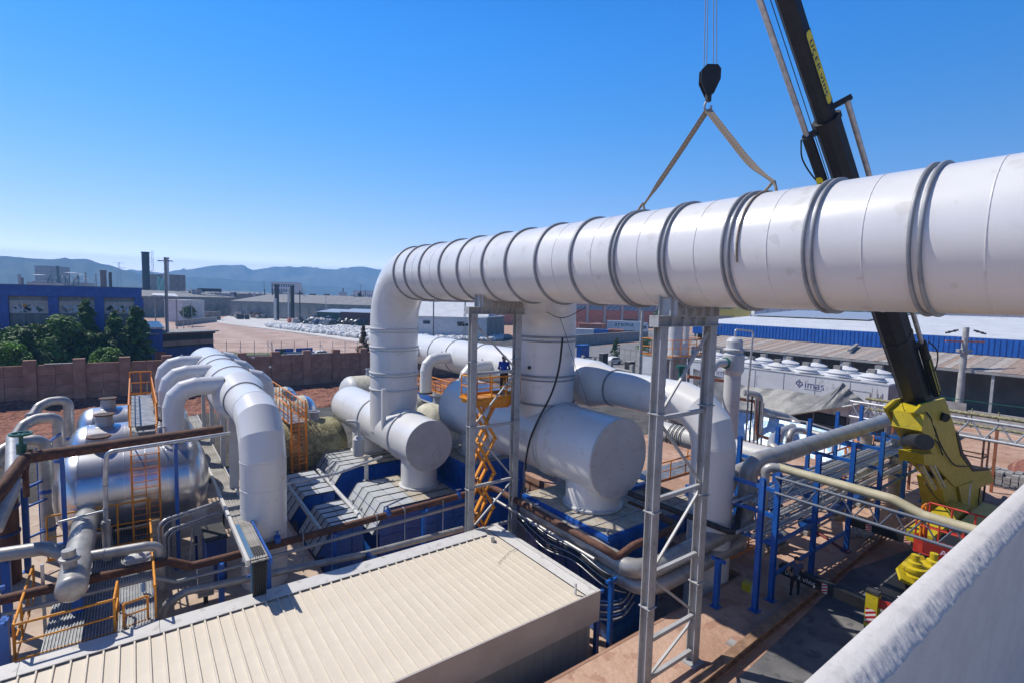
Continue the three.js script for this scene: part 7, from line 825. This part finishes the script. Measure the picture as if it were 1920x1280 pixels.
{ const p = at(1155, 660, 115); tree('dark clipped conifer beside the street', 'tree', V(p.x, 0, p.z), 1.6, hAt(1155, 634, p), 'poplar', LM.dark, 2600, .16, .03); const q = at(1215, 655, 118); tree('green shrub left of the right tower by the street', 'bush', V(q.x, 0, q.z), 3.0, hAt(1215, 634, q), 'round', LM.mid, 3000, .2, .05, 'bush'); const s = at(1238, 600, 240); tree('dark tree at the right end of the brick hall', 'tree', V(s.x, 0, s.z), 4, hAt(1238, 580, s), 'round', LM.dark, 2400, .5, .1); }
{ const t = thing('hedge', 'clipped dark hedge along the side road', 'hedge'); toBase.pop(); const a = at(1340, 625, 235), b = at(1412, 610, 262); const d = b.clone().sub(a).setY(0); part(t, 'hedge_leaves', foliage(9000, r => { const f = r(); return [d.x * f + (r() - .5) * 4, .4 + 4.0 * r(), d.z * f + (r() - .5) * 4, 1.6]; }, .5, 801), LM.dark); part(t, 'hedge_core', bar([0, 1.7, 0], [d.x, 1.7, d.z], 3.0, 3.0), LM.pine); t.position.set(a.x, 0, a.z); }
{ const woods = thing('woodland', null, null); toBase.pop(); scene.remove(woods); seed = 991; for (let k = 0; k < 15; k++) { const a = 1545 + k * 27 + rr(-8, 8), d = 205 + rr(-15, 55), p = at(a, 606, d); p.y = 0; tree(['broad dark tree', 'rounded green tree', 'loose light green tree'][k % 3] + ' on the wooded slope under the duct, ' + ['1st', '2nd', '3rd', '4th', '5th', '6th', '7th', '8th', '9th', '10th', '11th', '12th', '13th', '14th', '15th'][k] + ' from the left', 'tree', p, rr(5, 8), hAt(a, 578 + (k * 5 % 9) + k * .9, p), 'round', [LM.dark, LM.mid, LM.mid][k % 3], 2600, .85, .1).userData.group = 'trees on the slope'; } }
{ const q = onY(1815, 775, 0); const t = thing('grass_tuft', 'tuft of green grass in front of the low grey wall', 'grass'); toBase.pop(); const L = []; seed = 77; for (let k = 0; k < 160; k++) { const a = rnd() * 6.28, r0 = rnd() * .9; L.push(rod([Math.cos(a) * r0, 0, Math.sin(a) * r0], [Math.cos(a) * (r0 + .4), .5 + rnd() * .5, Math.sin(a) * (r0 + .4)], .02, 4, .004)); } part(t, 'grass_blades', L, LM.light); t.position.set(q.x - 1, 0, q.z); }
// ---------- small things on the far roofs and plots ----------
{
  seed = 4242; const kinds = ['pale roof vent box', 'dark roof duct', 'grey roof cabin', 'short steam pipe', 'pale tank top', 'dark frame'];
  const t = thing('refinery_rack', 'tangle of dark pipes and frames beside the slender far chimney', 'pipe rack'); for (let k = 0; k < 26; k++) { const a = rr(86, 150), d = rr(470, 520), p = at(a, rr(515, 533), d), q = at(a + rr(-9, 9), rr(515, 538), d + 4); part(t, 'frame_bar', bar(p, q, rr(.3, .8)), rnd() < .6 ? M.dark : M.concDk); } for (let k = 0; k < 8; k++) { const p = at(90 + k * 8, 540, 495); part(t, 'frame_post', bar([p.x, 0, p.z], [p.x, at(90, rr(512, 524), 495).y, p.z], .7), M.dark); }
  for (const [a, b, y, w] of [[118, 136, 511, 1.2], [130, 148, 514, 1], [57, 74, 515, 1], [140, 156, 522, 1]]) { const p = at(a, y, 500), q = at(b, y + 1, 500); part(t, 'awning', slab([p.x, p.y, p.z], [q.x, q.y, q.z], [q.x + 4, q.y + .5, q.z - 6], [p.x + 4, p.y + .5, p.z - 6], .4), M.roofWhite); }
  const v = thing('roof_plant', 'vents, ducts and cabins on the grey roofs below the mountains', 'roof vents'); for (let k = 0; k < 70; k++) { const a = rr(268, 690), d = rr(285, 420), b = rr(543, 553) + (a - 268) * .016, p = at(a, b, d), s = rr(.5, 1.6), h = rr(.5, 2.2); if (k % 4 === 0) part(v, 'vent_stack', rod([p.x, p.y - 1.5, p.z], [p.x, p.y + h * 1.6, p.z], rr(.15, .4), 10), k % 8 ? M.galv : M.dark); else part(v, k % 3 ? 'vent_box' : 'roof_duct', bar([p.x, p.y - 1, p.z], [p.x + s * 2.2 * (k % 3 ? .3 : 2), p.y - .8, p.z + s], s, h + 1), [M.wallGrey, M.concDk, M.wallWhite, M.dark][k % 4]); }
  const d = thing('dust_filter', 'grey dust collector with thin pipes on the roof edge right of the silos', 'filter unit'); { const p = at(362, 545, 290), q = at(382, 548, 288); for (let k = 0; k < 5; k++) { const c = p.clone().lerp(q, k / 4); part(d, 'filter_leg', bar([c.x, 6, c.z], [c.x, c.y + rr(-2, 2), c.z], .5), k % 2 ? M.galv : M.concDk); } part(d, 'filter_box', box(p.x - 1, p.x + 4, p.y - 3, p.y + .6, p.z - 2, p.z + 1), M.panel); part(d, 'dark_tray', box(p.x + 2, p.x + 14, p.y - .4, p.y + 1.4, p.z - 3, p.z), M.dark); }
  for (const [lab, a, top, d2] of [['thin mast with a small frame far behind the hall roofs, left of the office block', 495, 527, 420], ['thin pole far right among the hall roofs', 566, 540, 400], ['thin mast on the roofs left of the duct elbow', 676, 533, 400]]) pole(lab, a, 560, top, d2, .3, M.concDk, 2);
  for (const [lab, a, y] of [['bare pole in the gravel yard left of the small tree', 344, 617], ['bare pole in the gravel yard right of the small tree', 360, 618]]) pole(lab, a, y, 565, 0, .12, M.lead, 0);
  const e = thing('goods_stack', 'dark machines and pallets along the wall of the shutter hall', 'goods'); for (let k = 0; k < 22; k++) { const q = onY(rr(438, 508), rr(594, 599), 0), s = rr(.7, 1.7); part(e, k % 2 ? 'crate' : 'pallet', box(q.x - s, q.x + s, 0, rr(1, 3), q.z - s, q.z + s), [M.dark, M.concDk, M.panel, M.rust][k % 4]); }
  const f = thing('white_bags', 'few white bags left over on the concrete apron', 'sacks'); for (let k = 0; k < 6; k++) { const q = onY(388 + k * 3.6, 598 + (k % 3), 0), g = new THREE.IcosahedronGeometry(1, 2).scale(1.3, .9, 1.1).translate(q.x, .6, q.z); part(f, 'sack', g, M.wallWhite); }
  // pale goods and cars in the middle distance right of the second riser
  const c2 = thing('timber_stack', 'stacks of brown timber and crates in front of the brick hall', 'timber'); for (let k = 0; k < 16; k++) { const p = at(rr(1080, 1132), 614, 215), s = rr(1.2, 2.6); part(c2, 'crate', box(p.x - s, p.x + s, 0, rr(1.5, 4.2), p.z - 1.2, p.z + 1.2), [M.brickRed, M.rust, M.panel, M.wood][k % 4]); }
  for (const [lab, a, y, m] of [['dark pier of the low barrier wall with a box on top', 1131, 692, M.dark], ['dark upright panel beside the barrier wall', 1180, 712, M.dark]]) { const q = onY(a, y, 0); const g = thing('cabinet', lab, 'cabinet'); part(g, 'cabinet_body', box(q.x - .7, q.x + .7, .01, 3.0, q.z - .5, q.z + .5), m); part(g, 'cabinet_top', box(q.x - .75, q.x + .75, 3.0, 3.12, q.z - .55, q.z + .55), M.concDk); }
  const net = thing('mesh_screen', 'dark mesh screen along the street beside the clipped conifer', 'screen'); { const a = onY(1162, 680, 0), b = onY(1215, 690, 0); for (let k = 0; k < 5; k++) { const p = a.clone().lerp(b, k / 5), q = a.clone().lerp(b, (k + .96) / 5); part(net, 'screen_panel', bar([p.x, 1.7, p.z], [q.x, 1.7, q.z], .12, 3.2), M.concDk); } }
}
// ---------- more of the plant: small pipes, valves and cable runs ----------
{
  seed = 515; run('pipe', 'thin blue pipe along the top edge of the flat-roofed housing', [[15.9, 2.1, -20.3], [15.85, 2.05, -14.6]], .07, M.blue, PG.clad);
  const h = thing('cable_bundle', 'black cables sagging along the side of the flat-roofed blue housing', 'cables'); for (let k = 0; k < 7; k++) part(h, 'cable', sweep(new THREE.CatmullRomCurve3([V(15.75 - k * .03, 1.6 - k * .05, -20.2), V(15.72 - k * .03, 1.35 - k * .1, -18), V(15.75 - k * .02, 1.4 - k * .08, -16), V(15.85, 1.1 - k * .1, -14.3), V(16.4 + k * .05, .9 - k * .12, -13.9 + k * .03)]).getPoints(40), .028, 6), k % 3 ? M.rubber : M.galv);
  const h2 = thing('cable_bundle', 'fan of grey and blue hoses curving round the corner of the blue housing', 'cables'); for (let k = 0; k < 6; k++) part(h2, 'cable', sweep(new THREE.CatmullRomCurve3([V(14.6, .4 - k * .12, -15.6 + k * .1), V(15.3, .1 - k * .16, -14.2), V(16.2, .1 - k * .16, -13.7), V(17.3, .5 - k * .2, -13.9)]).getPoints(30), .035, 6), k % 2 ? M.galv : M.blueDk);
  for (const [lab, x, z] of [['small valve with handle on the brown pipe left of the tower', 9.5, -22.5], ['small valve on the brown pipe near the cable tray', 4.6, -22.5], ['small valve on the brown pipe beside the blue housing', 13.4, -22.5]]) { const v = thing('valve', lab, 'valve'); part(v, 'valve_body', [rod([x, 2.2, z], [x, 2.62, z], .05, 10), rod([x - .1, 2.25, z], [x + .1, 2.25, z], .19, 14)], M.blue); part(v, 'handle', bar([x - .16, 2.62, z], [x + .16, 2.62, z], .03), M.lead); }
  const s = thing('hanger_set', 'thin hangers holding the brown pipes above the low grey pipe', 'hangers'); for (const x of [3.9, 5.6, 8.9, 10.3, 12.4, 14.2]) { part(s, 'hanger_rod', rod([x, .6, -22.3], [x, 2.3, -22.3], .022, 6), M.lead); part(s, 'hanger_clip', ring([x, 2.2, -22.5], [1, 0, 0], .16, .05, .02), M.lead); }
  const l = thing('leaning_planks', 'blue frame bars leaning inside the rack near the yellow bollard', 'bars'); for (let k = 0; k < 4; k++) part(l, 'frame_bar', bar([24 + k * 1.3, .05, -13.4], [24.5 + k * 1.3, 2.0, -13.9], .07), k % 2 ? M.skyBlueSheet : M.blue);
  const m = thing('pump_set', 'blue and grey pumps standing low under the rack', 'pumps'); for (let k = 0; k < 4; k++) { const x = 26 + k * 3.6; part(m, 'pump_motor', rod([x, .55, -12.4], [x + .9, .55, -12.4], .28, 16), k % 2 ? M.blue : M.blueDk); part(m, 'pump_casing', rod([x + .95, .5, -12.4], [x + 1.25, .5, -12.4], .38, 18), M.lead); part(m, 'pump_base', box(x - .1, x + 1.4, .02, .25, -12.7, -12.1), M.concDk); part(m, 'pump_riser', pipe([[x + 1.1, .8, -12.4], [x + 1.1, 2.2, -12.4], [x + 1.1, 2.2, -13.6]], .09, .2, 10), M.clad); }
  const f = thing('flexible_joint', 'ribbed grey bellows pipe standing at the far end of the rack', 'bellows'); for (let k = 0; k < 9; k++) part(f, 'bellows_ring', ring([39.5, 2.3 + k * .22, -11.2], [0, 1, 0], .34, .1, .07), M.clad); part(f, 'bellows_core', rod([39.5, .02, -11.2], [39.5, 4.6, -11.2], .34, 18), M.clad);
  const o = thing('orange_frame', 'orange rails standing behind the blue gantries near the crane', 'railing'); rail(o, [[36, 2.6, -14.6], [41, 2.6, -14.6], [41, 2.6, -13.0]], 1.2, M.orange, 1.2); for (const x of [36.2, 40.8]) part(o, 'frame_post', bar([x, 0, -14.6], [x, 2.6, -14.6], .12), M.orange);
  const o2 = thing('orange_frame', 'low orange rails under the near part of the rack', 'railing'); rail(o2, [[23.4, .05, -13.0], [26.6, .05, -13.0]], 1.1, M.orange, .8);
  const w = thing('cable_bundle', 'coil of black cables hanging on the wide pale pipe', 'cables'); for (let k = 0; k < 4; k++) part(w, 'cable', sweep(Array.from({ length: 20 }, (_, i) => { const a = i / 19 * 4.6 - .8; return V(26.5 - Math.cos(a) * .68, 4.6 + Math.sin(a) * .68, -18.9 + k * .28 + .1 * Math.sin(a)); }), .03, 6), M.rubber);
}
rebase();
scene.traverse(o => { if (o.isMesh) { o.castShadow = true; o.receiveShadow = true; } });
renderer.render(scene, camera);
